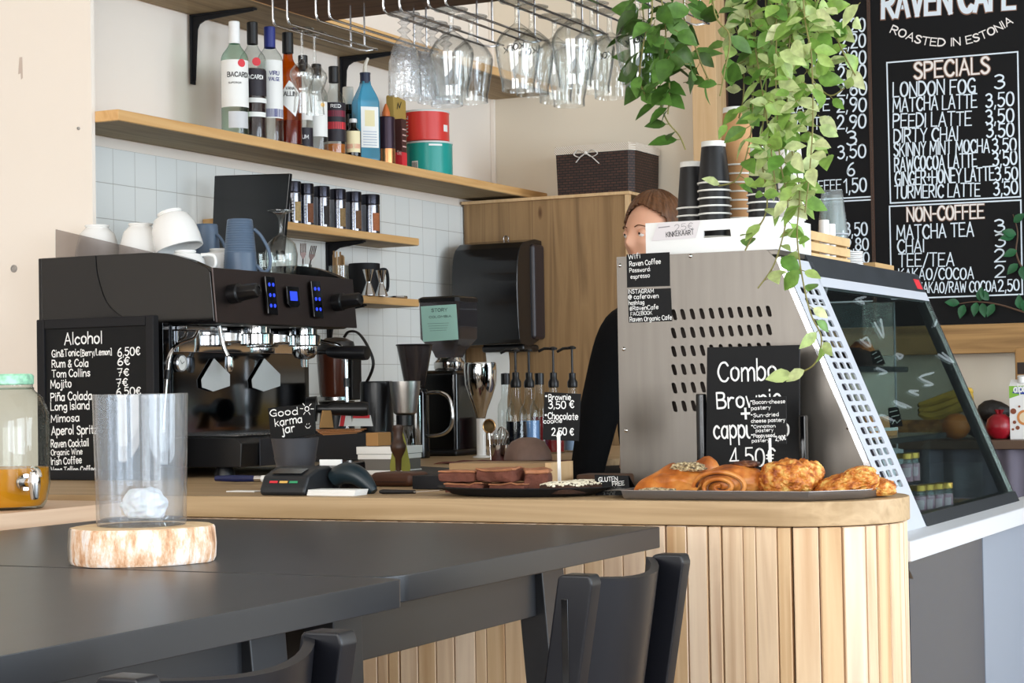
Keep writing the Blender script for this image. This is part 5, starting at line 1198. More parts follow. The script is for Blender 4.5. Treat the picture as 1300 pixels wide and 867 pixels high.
t = thing('wooden_riser', 'low pine riser block behind the brownies', 'riser', at(634, 615, y=3.75)); y = 3.745; a, b_ = at(570, 600, y=y), at(699, 600, y=y); zt_ = at(634, 588, y=y).z
fin('block', box(B(), (a.x, y, ZB), (b_.x, y+.11, zt_), .002), wood('riser_pine', '8a6a46', 'a0805a', '735638', axis='x', knots=False), t)
fin('end_cap', box(B(), (b_.x-.012, y-.002, ZB), (b_.x+.002, y+.112, zt_+.001), .001), W_POST, t, label='paler end strip')
zbox('black_box', 'black box beside the pine riser', 'box', 523, 568, 604, 3.77, .09, BLACKM)
p = at(560, 600, y=4.36)
solo('slate_board', prism(B(), [(at(px, py, z=.998).x, at(px, py, z=.998).y, ZB) for px, py in ((512, 597), (560, 600), (602, 599.5), (575, 592), (520, 589))], (0, 0, .008), .001), mat('slate', '3c3a38', .7, bump=.3, bscale=60), 'dark slate board lying flat behind the boxes', 'board')
# tamper and olive napkin
c = Vector((-2.40, 4.22, ZB)); c = Vector((at(506, 600, y=4.2).x, 4.2, ZB)); k = lambda py: at(506, py, y=4.2).z-ZB
t = thing('coffee_tamper', 'coffee tamper with a dark turned wooden handle', 'tamper', c)
fin('base', lathe(B(), [(0, 0), (.017, 0), (.018, .002), (.018, .014), (.016, .017), (.008, .022), (0, .022)], c, 24), CHROME, t)
fin('handle', lathe(B(), [(0, .022), (.007, .022), (.008, k(582)), (.018, k(572)), (.020, k(566)), (.014, k(560)), (.011, k(552)), (.014, k(544)), (.013, k(540)), (0, k(539))], c, 24), wood('walnut', '2e1c12', '40281a', '1e120b', axis='z', knots=False, rough=.35), t)
bm = B(); cx = at(508, 600, y=4.27).x; h_ = at(508, 545, y=4.27).z
lathe(bm, [(.022, ZB), (.024, ZB+.03), (.014, h_-.03), (.006, h_)], (cx, 4.27, 0), 12, fn=lambda a, h: 1+.25*math.cos(3*a))
solo('folded_napkin', thicken(bm, .001), mat('olive_paper', '8a8838', .8), 'olive green folded paper standing behind the tamper', 'napkin')

# ------------------------------------------------------------------ brownies and cookies on the black plate
yc = 3.60; c = at(665, 630, y=yc); c.z = ZB; rx, ry = .195, .115
def ell(prof, c, rx, ry, seg=48):
    bm = lathe(B(), prof, (0, 0, 0), seg); bmesh.ops.transform(bm, matrix=Matrix.Translation(c) @ Matrix.Diagonal((rx, ry, 1, 1)), verts=bm.verts); return bm
solo('black_plate', ell([(0, 0), (.72, 0), (.82, .003), (1, .017), (.99, .019), (.82, .006), (0, .005)], c, rx, ry), BLACKM, 'oval black plate of brownies and cookies on the counter', 'plate')
BROW = mat('brownie_crumb', '64382a', .85, bump=1., bscale=90, var=.25, vscale=40)
BCRUST = mat('brownie_crust', 'a46c4a', .7, bump=.8, bscale=70, var=.25, vscale=30)
rb = random.Random(2)
def brownie(label, px, y, z, w, d, h, rz):
    p = at(px, 610, y=y); cc = Vector((p.x, y, z))
    t = thing('brownie', label, 'brownie', cc, rz, 'brownies on the black plate')
    M = Matrix.Translation(cc) @ RZ(rz)
    def rough(bm, amp, s):
        bmesh.ops.subdivide_edges(bm, edges=list(bm.edges), cuts=5, use_grid_fill=True)
        for v in bm.verts:
            n = mn.noise_vector(v.co*s+Vector((px, 0, 0))); v.co += n*amp
        for v in bm.verts: v.co.z = max(v.co.z, .0)
        bmesh.ops.transform(bm, matrix=M, verts=bm.verts); return bm
    fin('crumb', rough(box(B(), (-w/2, -d/2, 0), (w/2, d/2, h*.86), .003, 1), .0055, 48), BROW, t)
    fin('crust', rough(box(B(), (-w/2-.001, -d/2-.001, h*.86), (w/2+.001, d/2+.001, h), .002, 1), .0055, 40), BCRUST, t, label='paler cracked crust')
zp = ZB+.0068
brownie('left lower brownie, the flattest part of the pile', 596, 3.575, zp, .085, .07, .019, .05)
brownie('middle lower brownie under the tallest piece', 652, 3.57, zp, .085, .07, .019, -.04)
brownie('left upper brownie resting on the lower ones', 588, 3.58, zp+.0212, .078, .065, .022, .1)
brownie('middle upper brownie, front of the top layer', 637, 3.572, zp+.0212, .086, .06, .028, -.06)
brownie('right brownie, turned to show its cracked pale crust', 683, 3.60, zp, .05, .085, .046, .35)
COOK = mat('dark_cookie', '3a2418', .9, bump=.6, bscale=80)
def cookie(label, px, y, z, r, seed):
    p = at(px, 620, y=y); cc = Vector((p.x, y, z)); q = random.Random(seed)
    t = thing('seed_cookie', label, 'cookie', cc, 0, 'seed cookies on the black plate')
    fin('cookie', lathe(B(), [(0, 0), (r*.92, 0), (r, .008), (r*.92, .017), (r*.5, .021), (0, .022)], cc, 28, fn=lambda a, h: 1+.03*math.sin(5*a+seed)), COOK, t)
    bm = B()
    for k_ in range(150):
        a, rr_ = q.uniform(0, 2*PI), r*.95*math.sqrt(q.random()); zz_ = .0215-.007*(rr_/r)**3
        ball(bm, cc+Vector((math.cos(a)*rr_, math.sin(a)*rr_, zz_)), (.0046, .003, .0026), 6, 4, RZ(q.uniform(0, PI)) @ RX(q.uniform(-.5, .5)))
    o = fin('white_seeds', bm, mat('pale_seed', 'e9dfc6', .7), t, label='white seeds'); o['kind'] = 'stuff'
cookie('white-seeded dark cookie nearest the sign stick', 717, 3.565, zp, .052, 1)
cookie('white-seeded dark cookie at the right end of the plate', 742, 3.635, zp, .05, 2)
t = sign('price_sign', 'black sign on a white stick with brownie and chocolate cookie prices', 'sign', [(688.6, 558), (734, 560), (737, 500), (691, 497.5)], 3.66,
     [('*', 692.5, 507, 695, 507, 9), ('Brownie', 697, 508, 725, 507.5, 7), ('3,50 €', 697, 518.5, 729, 518, 9), ('*', 692, 531, 694.5, 531, 9), ('Chocolate', 696, 531.5, 734, 533, 8), ('cookie', 690.5, 537.5, 714, 536.5, 5.5), ('2,50 €', 701, 552.5, 728.5, 552.5, 9)], wt=.16)
p = at(709, 550, y=3.657); q = at(710, 615, y=3.657)
fin('stick', prism(B(), [Vector((p.x-.0035, 3.6585, ZB+.012)), Vector((p.x+.0035, 3.6585, ZB+.012)), Vector((p.x+.0035, 3.6585, p.z)), Vector((p.x, 3.6585, p.z+.006)), Vector((p.x-.0035, 3.6585, p.z))], (0, -.002, 0)), PAPERW, t, label='white stick')
fin('clip_foot', box(B(), (p.x-.012, 3.65, ZB+.0062), (p.x+.012, 3.675, ZB+.0125), .001), PAPERW, t)
t = sign('gluten_free_sign', 'small dark folded card reading Gluten free beside the pastry tray', 'sign', [(756, 631), (800, 631.5), (797, 604), (754.5, 602.6)], 3.62, [('GLUTEN', 760.5, 611.5, 784.5, 610.5, 5.5), ('FREE', 778, 617, 793, 615.5, 5)], wt=.17)
P = yplane(3.62); bm = B(); write(bm, P, 'BROWNIE', 759, 624, 790, 621.5, 5, .13); write(bm, P, '3,50€', 766, 630, 782, 629, 5, .13); fin('lettering', bm, mat('faded_chalk', '6a6a68', .8), t, label='faded chalk lettering', recalc=False)
pts = [at(756, 631, y=3.62), at(800, 631.5, y=3.62), at(797, 604, y=3.62), at(754.5, 602.6, y=3.62)]
fin('back_flap', prism(B(), [pts[3]+Vector((0, .0045, 0)), pts[2]+Vector((0, .0045, 0)), Vector((pts[1].x, 3.665, ZB)), Vector((pts[0].x, 3.665, ZB))], (0, .003, 0)), CHALKB, t)
c = at(748, 612, y=3.80)
solo('bread_board', box(B(), (at(733, 600, y=3.8).x, 3.79, ZB), (at(792, 600, y=3.8).x, 3.86, at(745, 602, y=3.8).z), .006), wood('walnut_board', '3a2618', '4c3220', '2a1a10', axis='x', knots=False), 'dark brown wooden board behind the Gluten free card', 'board')

# ------------------------------------------------------------------ pastry tray
tray = thing('baking_tray', 'grey metal tray of pastries on the rounded counter end', 'tray', (-1.25, 3.6, ZB))
TRM = mat('tray_metal', '8a8480', .35, metal=.9)
pl = [(-1.482, 3.476), (-1.105, 3.476), (-1.02, 3.56), (-1.0, 3.70), (-1.02, 3.73), (-1.49, 3.73)]; cen = Vector((-1.25, 3.6, 0)); bm = B(); rows = []
for s_, z in ((.93, ZB+.0015), (.96, ZB), (.985, ZB+.004), (1, ZB+.017), (1.012, ZB+.0175)):
    rows.append([Vector((cen.x+(x-cen.x)*s_, cen.y+(y_-cen.y)*s_, z)) for x, y_ in pl])
V = [[bm.verts.new(p) for p in r] for r in rows]
for r0, r1 in zip(V, V[1:]):
    for i in range(6): bm.faces.new((r0[i], r0[(i+1) % 6], r1[(i+1) % 6], r1[i]))
bm.faces.new(V[0]); fin('tray', thicken(bm, .001), TRM, tray)
fin('handle_lip', prism(B(), [(-1.545, 3.54, ZB+.012), (-1.492, 3.50, ZB+.016), (-1.494, 3.70, ZB+.016), (-1.545, 3.66, ZB+.012)], (0, 0, .0012)), TRM, tray)
def pastry_mat(nm, a, b_, c_, bs=40, bump=.5, sc=22):
    if nm in MATS: return MATS[nm]
    m = bpy.data.materials.new(nm); MATS[nm] = m; m.use_nodes = True; N = m.node_tree.nodes; L = m.node_tree.links; p = N['Principled BSDF']; p.inputs['Roughness'].default_value = .45
    tc = N.new('ShaderNodeTexCoord'); n = N.new('ShaderNodeTexNoise'); n.inputs['Scale'].default_value = sc; n.inputs['Detail'].default_value = 8; L.new(tc.outputs['Object'], n.inputs[0])
    r = ramp(N, [(.34, a), (.5, b_), (.66, c_)]); L.new(n.outputs[0], r.inputs[0]); L.new(r.outputs[0], p.inputs['Base Color'])
    n2 = N.new('ShaderNodeTexNoise'); n2.inputs['Scale'].default_value = bs; n2.inputs['Detail'].default_value = 6; L.new(tc.outputs['Object'], n2.inputs[0])
    bp = N.new('ShaderNodeBump'); bp.inputs['Strength'].default_value = bump; bp.inputs['Distance'].default_value = .006; L.new(n2.outputs[0], bp.inputs['Height']); L.new(bp.outputs[0], p.inputs['Normal'])
    return m
GOLD = pastry_mat('golden_dough', '8e4816', 'bd6c28', 'd48f46', 30, .25); CRUMB = pastry_mat('cheese_crust', '8a3c10', 'c87a2e', 'e8bf6c', 75, 1., 60)
FILL = pastry_mat('dark_filling', '2e160c', '5a2e18', 'a8703c', 60, .6)
zp = ZB+.0025
def lump(c, r, seed, amp=.12, f=2.2, flat=.0, M=None, fine=0.):
    bm = B(); bmesh.ops.create_icosphere(bm, subdivisions=5, radius=1)
    for v in bm.verts:
        n = v.co.normalized(); d = 1+amp*mn.noise(n*f+Vector((seed*7.3, 0, 0)))+amp*.5*mn.noise(n*f*2.4+Vector((0, seed*3.1, 0)))+fine*mn.noise(n*f*7+Vector((0, 0, seed)))
        v.co = Vector((n.x*d*r[0], n.y*d*r[1], n.z*d*r[2]))
    if M: bmesh.ops.transform(bm, matrix=M, verts=bm.verts)
    zc = -r[2]*.72
    for v in bm.verts: v.co.z = max(v.co.z, zc)
    mz = min(v.co.z for v in bm.verts)
    bmesh.ops.translate(bm, verts=bm.verts, vec=Vector((c[0], c[1], c[2]-mz))); return bm
def sp(px, y, z=None): p = at(px, 610, y=y); return Vector((p.x, y, zp if z is None else z))
# poppy seed pastry: a folded sheet of dough with seeds in the fold
c = sp(860, 3.57); t = thing('pastry', 'poppy seed pastry at the left end of the tray, folded golden dough', 'pastry', c, 0, 'pastries on the metal tray')
fin('dough', lump(c+Vector((.006, .006, 0)), (.066, .046, .030), 1, .14, 1.5), GOLD, t)
rows = []
for i in range(15):
    u = i/14; x = -.074+.135*u; top = .026+.030*math.sin(PI*min(1, u*1.25)); rows.append([c+Vector((x+.012*v*(1-u), -.050+.058*v+.006*math.sin(u*5), .012+(top-.006)*(math.sin(v*PI*.62)) + .004*math.sin(u*9+v*4))) for v in [k/8 for k in range(9)]])
fin('flap', thicken(sheet(B(), rows), .009), GOLD, t)
SEEDM = pastry_mat('poppy_cream', '2a2624', 'b8a078', 'eadcb4', 160, .9, 190)
fin('seed_topping', lump(c+Vector((.020, .004, .048)), (.036, .024, .0105), 5, .25, 2.4, fine=.14), SEEDM, t, label='poppy seeds and cream')
fin('filling', lump(c+Vector((-.018, -.050, .001)), (.046, .012, .010), 9, .22, 2.4, fine=.1), SEEDM, t)
c = sp(897, 3.672); solo('pastry', lump(c, (.03, .03, .042), 3, .08, 1.6), GOLD, 'small golden bun between the first two pastries, set back', 'pastry', 'pastries on the metal tray', origin=tuple(c))
# cinnamon swirl: a rolled sheet, its coils open towards the room
c = sp(928, 3.565); t = thing('pastry', 'cinnamon swirl pastry, dark layers showing along its front', 'pastry', c, 0, 'pastries on the metal tray')
fin('dough', lump(c+Vector((.004, .006, 0)), (.066, .046, .036), 11, .10, 1.7), GOLD, t)
bd, bf = B(), B()
for bmx, off, th_, dy in ((bd, 0, .0042, -.002), (bf, .0052, .0024, .001)):
    pts = []
    for k in range(150):
        a = PI*1.02-k*.19; r_ = .050-.00062*k-off
        if r_ < .004: break
        pts.append(c+Vector((-.004+r_*1.18*math.cos(a), -.047+dy+.010*(abs(r_*math.cos(a))/.05)**2, max(.004, .020+r_*.66*math.sin(a)))))
    tube(bmx, pts, th_, 8)
fin('coils', bd, GOLD, t); fin('cinnamon_layers', bf, FILL, t, label='dark cinnamon layers')
fin('glaze_top', lump(c+Vector((.026, .012, .056)), (.028, .02, .008), 13, .2, 2), FILL, t)
# cheese pastries
c = sp(1000, 3.575); t = thing('pastry', 'round cheese pastry with a knobbly crust, third along the tray', 'pastry', c, 0, 'pastries on the metal tray')
fin('crust', lump(c, (.058, .05, .042), 21, .14, 2.0, fine=.07), CRUMB, t)
fin('twist', lump(c+Vector((.03, .02, .012)), (.034, .03, .034), 23, .16, 2.0, fine=.07), CRUMB, t)
c = sp(1072, 3.595); t = thing('pastry', 'flat cheese pastry tilted up to the right, near the perforated strip', 'pastry', c, 0, 'pastries on the metal tray')
fin('crust', lump(c, (.070, .05, .026), 31, .12, 2.0, M=RY(-.26), fine=.08), CRUMB, t)
fin('edge', lump(c+Vector((.03, -.012, .03)), (.034, .03, .016), 33, .15, 2.2, M=RY(-.2), fine=.08), CRUMB, t)
c = sp(1112, 3.64); solo('pastry', lump(c, (.038, .034, .020), 41, .14, 2.0, fine=.06), CRUMB, 'rightmost flat pastry half under the tilted one', 'pastry', 'pastries on the metal tray', origin=tuple(c))

# ------------------------------------------------------------------ combo board in its stand
YC = 3.86
pts = [(895, 594), (1014, 590), (1014.8, 437.8), (897.5, 441)]
w3 = [at(a, b_, y=YC) for a, b_ in pts]; zlow = ZB+.004
t = thing('combo_board', 'large black Combo board in a black stand behind the pastries', 'sign', ((w3[0].x+w3[1].x)/2, YC, ZB))
fin('board', prism(B(), [Vector((w3[0].x, YC, zlow)), Vector((w3[1].x, YC, zlow)), w3[2], w3[3]], (0, .008, 0), .001), CHALKB, t)
bm = B(); P = yplane(YC)
for ln in (('Combo', 912.5, 484, 986, 482, 25, .10), ('Brownie', 911, 518.5, 992, 514, 20, .13), ('+', 942.5, 536.5, 952.5, 536, 24, .17), ('cappuccino', 907, 557, 1002, 553, 23, .11), ('4,50€', 927.5, 592, 985, 590, 22, .11)):
    write(bm, P, *ln[:6], wt=ln[6], jit=.03)
fin('lettering', bm, CHALK, t, label='white chalk lettering', recalc=False)
for px0, px1, pyt in ((885.5, 895.5, 500), (1015.5, 1024, 527)):
    a, b_ = at(px0, 560, y=YC), at(px1, 560, y=YC); zt_ = at(px0, pyt, y=YC).z
    fin('stand_post', box(B(), (a.x, YC-.008, ZB), (b_.x, YC+.014, zt_), .003), BLACKG, t)
fin('stand_base', box(B(), (w3[0].x-.016, YC+.0085, ZB), (w3[1].x+.016, YC+.05, ZB+.012), .002), BLACK, t)
t = sign('pastry_list', 'tiny black card listing pastries on a white stick before the Combo board', 'sign', [(952.5, 564), (998.5, 563.5), (998, 503), (952, 504.5)], 3.715,
     [('*', 953, 512, 955, 512, 6), ('Bacon-cheese', 956, 513, 997, 511.5, 4.5), ('pastery', 954, 520.5, 978.5, 519, 4.5), ('*', 953.5, 529, 955.5, 529, 6), ('Sun-dried', 957, 529.5, 989, 528, 4.5), ('cheese pastery', 954, 536.5, 997, 535, 4.5), ('*', 954, 543, 956, 543, 6), ('Cinnamon', 957, 543.5, 984.5, 542.5, 4), ('pastery', 960, 548.5, 982, 547.5, 4), ('*', 954, 555, 956, 555, 6), ('Poppyseed', 957, 555.5, 984, 554.5, 4.5), ('pastery', 955, 561.5, 977, 560.5, 4), ('2,90€', 985, 559.5, 998, 558, 6)], wt=.17, th=.003)
p = at(977, 556, y=3.713); fin('stick', prism(B(), [Vector((p.x-.002, 3.7145, ZB+.003)), Vector((p.x+.003, 3.7145, ZB+.003)), Vector((p.x+.003, 3.7145, p.z)), Vector((p.x-.002, 3.7145, p.z))], (0, -.002, 0)), PAPERW, t, label='white stick')

# ------------------------------------------------------------------ juice jar on the side counter
zj = ZW+.0006; c = Vector((-2.742, 3.16, zj)); pj = at(2, 640, y=3.16); c.x = pj.x; R = .1; k = lambda py: at(30, py, y=3.16).z-zj
if c.x+R > -2.637: c.x = -2.637-R
t = thing('juice_jar', 'large glass jar of orange juice with green lid and tap on the side counter', 'drink dispenser', c)
GJ = glass('jar_glass', 'f0f6f4', edge=.5, edgecol='7c8a88', bump=.15, bscale=14)
fin('jar', lathe(B(), [(0, .003), (R*.72, .001), (R*.84, 0), (R*.92, .012), (R*1.0, .05), (R, k(545)), (R*.985, k(525)), (R*.86, k(505)), (R*.70, k(496)), (R*.66, k(492)), (R*.66, k(486)), (R*.64, k(486))], c, 44), GJ, t)
fin('juice', lathe(B(), [(0, .006), (R*.80, .006), (R*.9, .018), (R*.965, .052), (R*.965, k(594)), (0, k(594))], c, 40), mat('orange_juice', 'ee9a1c', .25, trans=.25, emit=None), t, label='orange juice')
fin('lid', lathe(B(), [(R*.675, k(488)), (R*.69, k(487)), (R*.69, k(477)), (R*.65, k(474.5)), (0, k(474.5))], c, 40, fn=lambda a, h: 1+.012*math.cos(36*a)), mat('mint_lid', '9fd8b4', .4, var=.35, vscale=70), t, label='pale green patterned lid')
for rr_ in (.93,): fin('rim_ring', tube(B(), [c+Vector((R*.665*math.cos(a), R*.665*math.sin(a), k(493))) for a in [2*PI*i/32 for i in range(32)]], .0025, 6, closed=True), GJ, t)
d = Vector((.93, -.36, 0)).normalized(); z1 = k(611)
tap = fin('tap', cyl(B(), c+d*(R*.97)+Vector((0, 0, z1)), c+d*(R*.97+.034)+Vector((0, 0, z1)), .0105, .010, 18), CHROME, t, label='chrome tap')
o = fin('washer', cyl(B(), c+d*(R*.985)+Vector((0, 0, z1)), c+d*(R*.985+.006)+Vector((0, 0, z1)), .019, .017, 20), CHROME, t); o.parent = tap
e = c+d*(R*.97+.042)+Vector((0, 0, z1))
o = fin('spout', lathe(B(), [(0, .024), (.009, .022), (.012, .012), (.0125, -.006), (.009, -.03), (.007, -.034), (0, -.034)], e, 18), CHROME, t); o.parent = tap
o = fin('lever', tube(B(), smooth_path([e+Vector((0, 0, .022)), e+d*-.008+Vector((0, 0, .030)), e+d*.016+Vector((0, 0, .026)), e+d*.024+Vector((0, 0, .012))], 4), .0042, 8), CHROME, t); o.parent = tap
# ------------------------------------------------------------------ glass vase on a birch slice
zs = ZT+.0006; c = Vector((-1.815, 2.40, zs)); hS = .054
def bark(a, h): return 1+.03*math.sin(3*a+.5)+.018*math.sin(7*a)+.008*math.sin(15*a)
t = thing('birch_slice', 'thick birch log slice on the near black table', 'log slice', c)
BK = bpy.data.materials.new('birch_bark'); BK.use_nodes = True; N = BK.node_tree.nodes; L = BK.node_tree.links; b = N['Principled BSDF']; b.inputs['Roughness'].default_value = .8
tc = N.new('ShaderNodeTexCoord'); mpb = N.new('ShaderNodeMapping'); mpb.inputs['Scale'].default_value = (1.5, 1.5, .55); L.new(tc.outputs['Object'], mpb.inputs[0])
n1 = N.new('ShaderNodeTexNoise'); n1.inputs['Scale'].default_value = 26; n1.inputs['Detail'].default_value = 10; n1.inputs['Roughness'].default_value = .7; L.new(mpb.outputs[0], n1.inputs[0])
n2 = N.new('ShaderNodeTexNoise'); n2.inputs['Scale'].default_value = 9; n2.inputs['Detail'].default_value = 2; L.new(mpb.outputs[0], n2.inputs[0])
r = ramp(N, [(.28, '7a5238'), (.42, 'cf9d76'), (.5, 'e6c7aa'), (.57, 'efe6e0'), (.72, 'd2b49c')]); L.new(n1.outputs[0], r.inputs[0])
sxb = N.new('ShaderNodeSeparateXYZ'); L.new(tc.outputs['Object'], sxb.inputs[0]); mb = N.new('ShaderNodeMath'); mb.operation = 'MULTIPLY_ADD'; mb.inputs[1].default_value = .1; L.new(n2.outputs[0], mb.inputs[0]); L.new(sxb.outputs[0], mb.inputs[2])
r2 = N.new('ShaderNodeMapRange'); r2.inputs[1].default_value = -.024; r2.inputs[2].default_value = -.015; r2.inputs[3].default_value = 1; r2.inputs[4].default_value = 0; L.new(mb.outputs[0], r2.inputs[0])
dk = ramp(N, [(.35, '4a4038'), (.6, '8c8478')]); L.new(n1.outputs[0], dk.inputs[0]); mxb = N.new('ShaderNodeMix'); mxb.data_type = 'RGBA'; L.new(r2.outputs[0], mxb.inputs[0]); L.new(r.outputs[0], mxb.inputs[6]); L.new(dk.outputs[0], mxb.inputs[7]); L.new(mxb.outputs[2], b.inputs['Base Color'])
bp = N.new('ShaderNodeBump'); bp.inputs['Distance'].default_value = .006; bp.inputs['Strength'].default_value = .6; L.new(n1.outputs[0], bp.inputs['Height']); L.new(bp.outputs[0], b.inputs['Normal'])
fin('bark', lathe(B(), [(.106, 0), (.109, .006), (.110, hS*.5), (.108, hS-.003), (.106, hS)], c, 72, fn=bark), BK, t, label='peeling birch bark')
bm = lathe(B(), [(.106, hS), (.05, hS+.0006), (0, hS)], c, 72, fn=bark); lathe(bm, [(.106, 0), (0, 0)], c, 72, fn=bark)
fin('cut_face', bm, wood('birch_end', 'e6bf8e', 'f0d2a6', 'd8a874', axis='z', knots=False), t, label='pale cut face')
c2 = Vector((c.x, c.y, zs+hS+.0014)); k = lambda py: at(170, py, y=c.y).z-c2.z
R1 = .072; R0 = .0665; Hv = k(500)
VG = glass('vase_glass', 'f4f6f8', edge=.25, edgecol='a8aeb6', body=.05, bodycol='e8eaee')
t = thing('glass_vase', 'straight clear glass vase standing on the birch slice', 'vase', c2)
fin('glass', lathe(B(), [(0, .001), (R0, 0), (R0+.001, .004), (R1, Hv-.003), (R1-.001, Hv), (R1-.004, Hv-.001), (R0-.004, .010), (0, .009)], c2, 48), VG, t)
bm = lump(c2+Vector((.006, 0, .011)), (.036, .034, .026), 51, .18, 1.6)
solo('wax_lump', bm, mat('white_wax', 'eef0f2', .35, sss=.3), 'lump of white wax in the bottom of the glass vase', 'wax', origin=tuple(c2+Vector((.006, 0, .011))))
# ------------------------------------------------------------------ refrigerated display case, its glass front towards the room
YP, YG, YE, ZCT = 3.95, 4.17, 5.12, 1.492; XL = -1.685; KS = .416
def sx_(z): return -1.308+KS*(1.482-z)
def slant(y, z, d=0): n = Vector((1, 0, KS)).normalized(); return Vector((sx_(z), y, z))+n*d
PANELM = mat('satin_steel_panel', '77726c', .40, metal=1., bump=.02, bscale=200, stretch=(14, 1, 1), var=.06, vscale=4)
case = thing('display_case', 'steel and glass display case with slanted front at the end of the bar', 'display case', (-1.35, 4.5, 0))
def slot(px, py):
    c = at(px, py, y=YP); h, w = .0125, .0052; tl_ = -.24; vs = []
    for k in range(12):
        a = 2*PI*k/12; u, v = math.cos(a)*w, math.sin(a)*w+(h if 0 < k < 6 or k in (0,) and False else 0)*1
        v = math.sin(a)*w+(h-w if math.sin(a) > .01 else -(h-w) if math.sin(a) < -.01 else 0)
        vs.append(Vector((c.x+u*math.cos(tl_)-v*math.sin(-tl_)*-1*(-1), YP, c.z+v*math.cos(tl_)+0*u)))
    return vs
holes = []
for r_ in range(6):
    for k in range(11):
        px = 855+12.1*k+.3*r_; py = 399.5+23.3*r_-.45*k
        if r_ == 0 and k == 0: px += 1
        holes.append(slot(px, py))
outl = [Vector((XL, YP, .80)), Vector((sx_(.80)-.012, YP, .80)), Vector((sx_(1.47)-.012, YP, 1.47)), Vector((sx_(1.482)-.03, YP, ZCT)), Vector((XL, YP, ZCT))]
fin('side_panel', holed(B(), outl, holes, (0, .002, 0)), PANELM, case, label='grey steel side with slanted vent slots')
fin('inner_panel', prism(B(), [(XL+.01, YP+.03, .82), (sx_(.82)-.06, YP+.03, .82), (sx_(1.45)-.06, YP+.03, 1.45), (XL+.01, YP+.03, 1.45)], (0, .004, 0)), mat('dark_inside', '3a302a', .7), case)
for px, py in ((787, 337), (876.5, 325), (792, 443), (795, 546.5), (1026, 436), (1077, 543)):
    c = at(px, py, y=YP); fin('screw', lathe(B(), [(.0045, 0), (.0042, .002), (.0025, .0034), (0, .0036)], c, 14, (0, -1, 0)), CHROME, case)
# perforated strip
sh = []
for i in range(19):
    z = 1.405-.0232*i
    for y_ in (4.01, 4.06, 4.11):
        w, hh = .0180, .0074; p = []
        for u, v in ((-1, -.6), (-.7, -1), (.7, -1), (1, -.6), (1, .6), (.7, 1), (-.7, 1), (-1, .6)): p.append(slant(y_+u*w, z+v*hh))
        sh.append(p)
WHM = mat('white_powder_steel', 'bfc2c9', .4)
fin('perforated_strip', holed(B(), [slant(YP-.004, .882), slant(YG, .882), slant(YG, 1.475), slant(YP-.004, 1.475)], sh, Vector((-1, 0, -KS)).normalized()*.004), WHM, case, label='white perforated strip')
fin('strip_back', prism(B(), [slant(YP+.04, .89, -.03), slant(YG-.01, .89, -.03), slant(YG-.01, 1.46, -.03), slant(YP+.04, 1.46, -.03)], (-.003, 0, 0)), mat('purple_grey', '2f2a30', .6), case)
fin('strip_edge', prism(B(), [slant(YP-.008, .882, .002), slant(YP-.001, .882, .002), slant(YP-.001, 1.475, .002), slant(YP-.008, 1.475, .002)], Vector((-1, 0, -KS)).normalized()*.012), STEELW, case)
# top, fascia and glass
fin('top', box(B(), (XL, YP+.0025, ZCT-.012), (sx_(1.482)-.005, YE, ZCT), .002), PANELM, case)
fin('fascia', prism(B(), [slant(YG-.03, 1.443), slant(YE, 1.443), slant(YE, 1.49), slant(YG-.03, 1.49)], Vector((-1, 0, -KS)).normalized()*.01), mat('dark_grey_fascia', '33363a', .3, var=.2, vscale=8), case, label='dark grey top fascia')
fin('sticker', prism(B(), [slant(5.045, 1.450, .0006), slant(5.10, 1.450, .0006), slant(5.10, 1.476, .0006), slant(5.045, 1.476, .0006)], Vector((-1, 0, -KS)).normalized()*.0005), RED, case, label='small red sticker')
fin('white_trim', prism(B(), [slant(YG-.01, 1.420), slant(YE, 1.420), slant(YE, 1.4425), slant(YG-.01, 1.4425)], Vector((-1, 0, -KS)).normalized()*.012), WHM, case)
CG = glass('case_glass', 'dfe8e6', edge=0.)
fin('front_glass', prism(B(), [slant(YG, .90), slant(YE-.012, .90), slant(YE-.012, 1.4195), slant(YG, 1.4195)], Vector((-1, 0, -KS)).normalized()*.005), CG, case)
fin('glass_edge', prism(B(), [slant(YE-.012, .90), slant(YE, .90), slant(YE, 1.4195), slant(YE-.012, 1.4195)], Vector((-1, 0, -KS)).normalized()*.012), STEELW, case)
fin('end_glass', prism(B(), [(XL+.03, YE-.02, .9), (sx_(.9)-.02, YE-.02, .9), (sx_(1.42)-.02, YE-.02, 1.42), (XL+.03, YE-.02, 1.42)], (0, .005, 0)), CG, case)
fin('end_frame', prism(B(), [slant(YE-.03, .90, -.006), slant(YE-.03, 1.42, -.006), slant(YE-.03, 1.42, -.03), slant(YE-.03, .90, -.03)], (0, .028, 0)), mat('dark_frame', '3c4044', .4, metal=.6), case)
fin('seam_strip', cyl(B(), (-1.372, YE-.026, .93), (-1.372, YE-.026, 1.42), .0028, seg=8), WHM, case)
fin('rear_glass', box(B(), (XL+.005, YP+.03, 1.06), (XL+.011, YE, ZCT-.014)), CG, case)
fin('rear_panel', box(B(), (XL, YP+.003, .82), (XL+.012, YE, 1.055)), STEEL, case)
fin('deck', box(B(), (XL+.014, YP+.04, .878), (sx_(.9)-.015, YE-.022, .897)), STEELW, case)
fin('glass_channel', prism(B(), [slant(YG, .886, .004), slant(YE, .886, .004), slant(YE, .915, .004), slant(YG, .915, .004)], (-.03, 0, 0)), mat('dark_frame', '3c4044'), case)
for z, xf in ((1.245, -1.30), (1.075, -1.205)):
    fin('shelf', box(B(), (XL+.05, YG, z-.014), (xf, 4.955, z), .002), mat('dark_glass_shelf', '34383a', .15, spec=.6), case)
lp_ = [(-1.015, .842), (-1.015, .884), (-1.06, .892), (-1.09, .892), (-1.09, .842)]
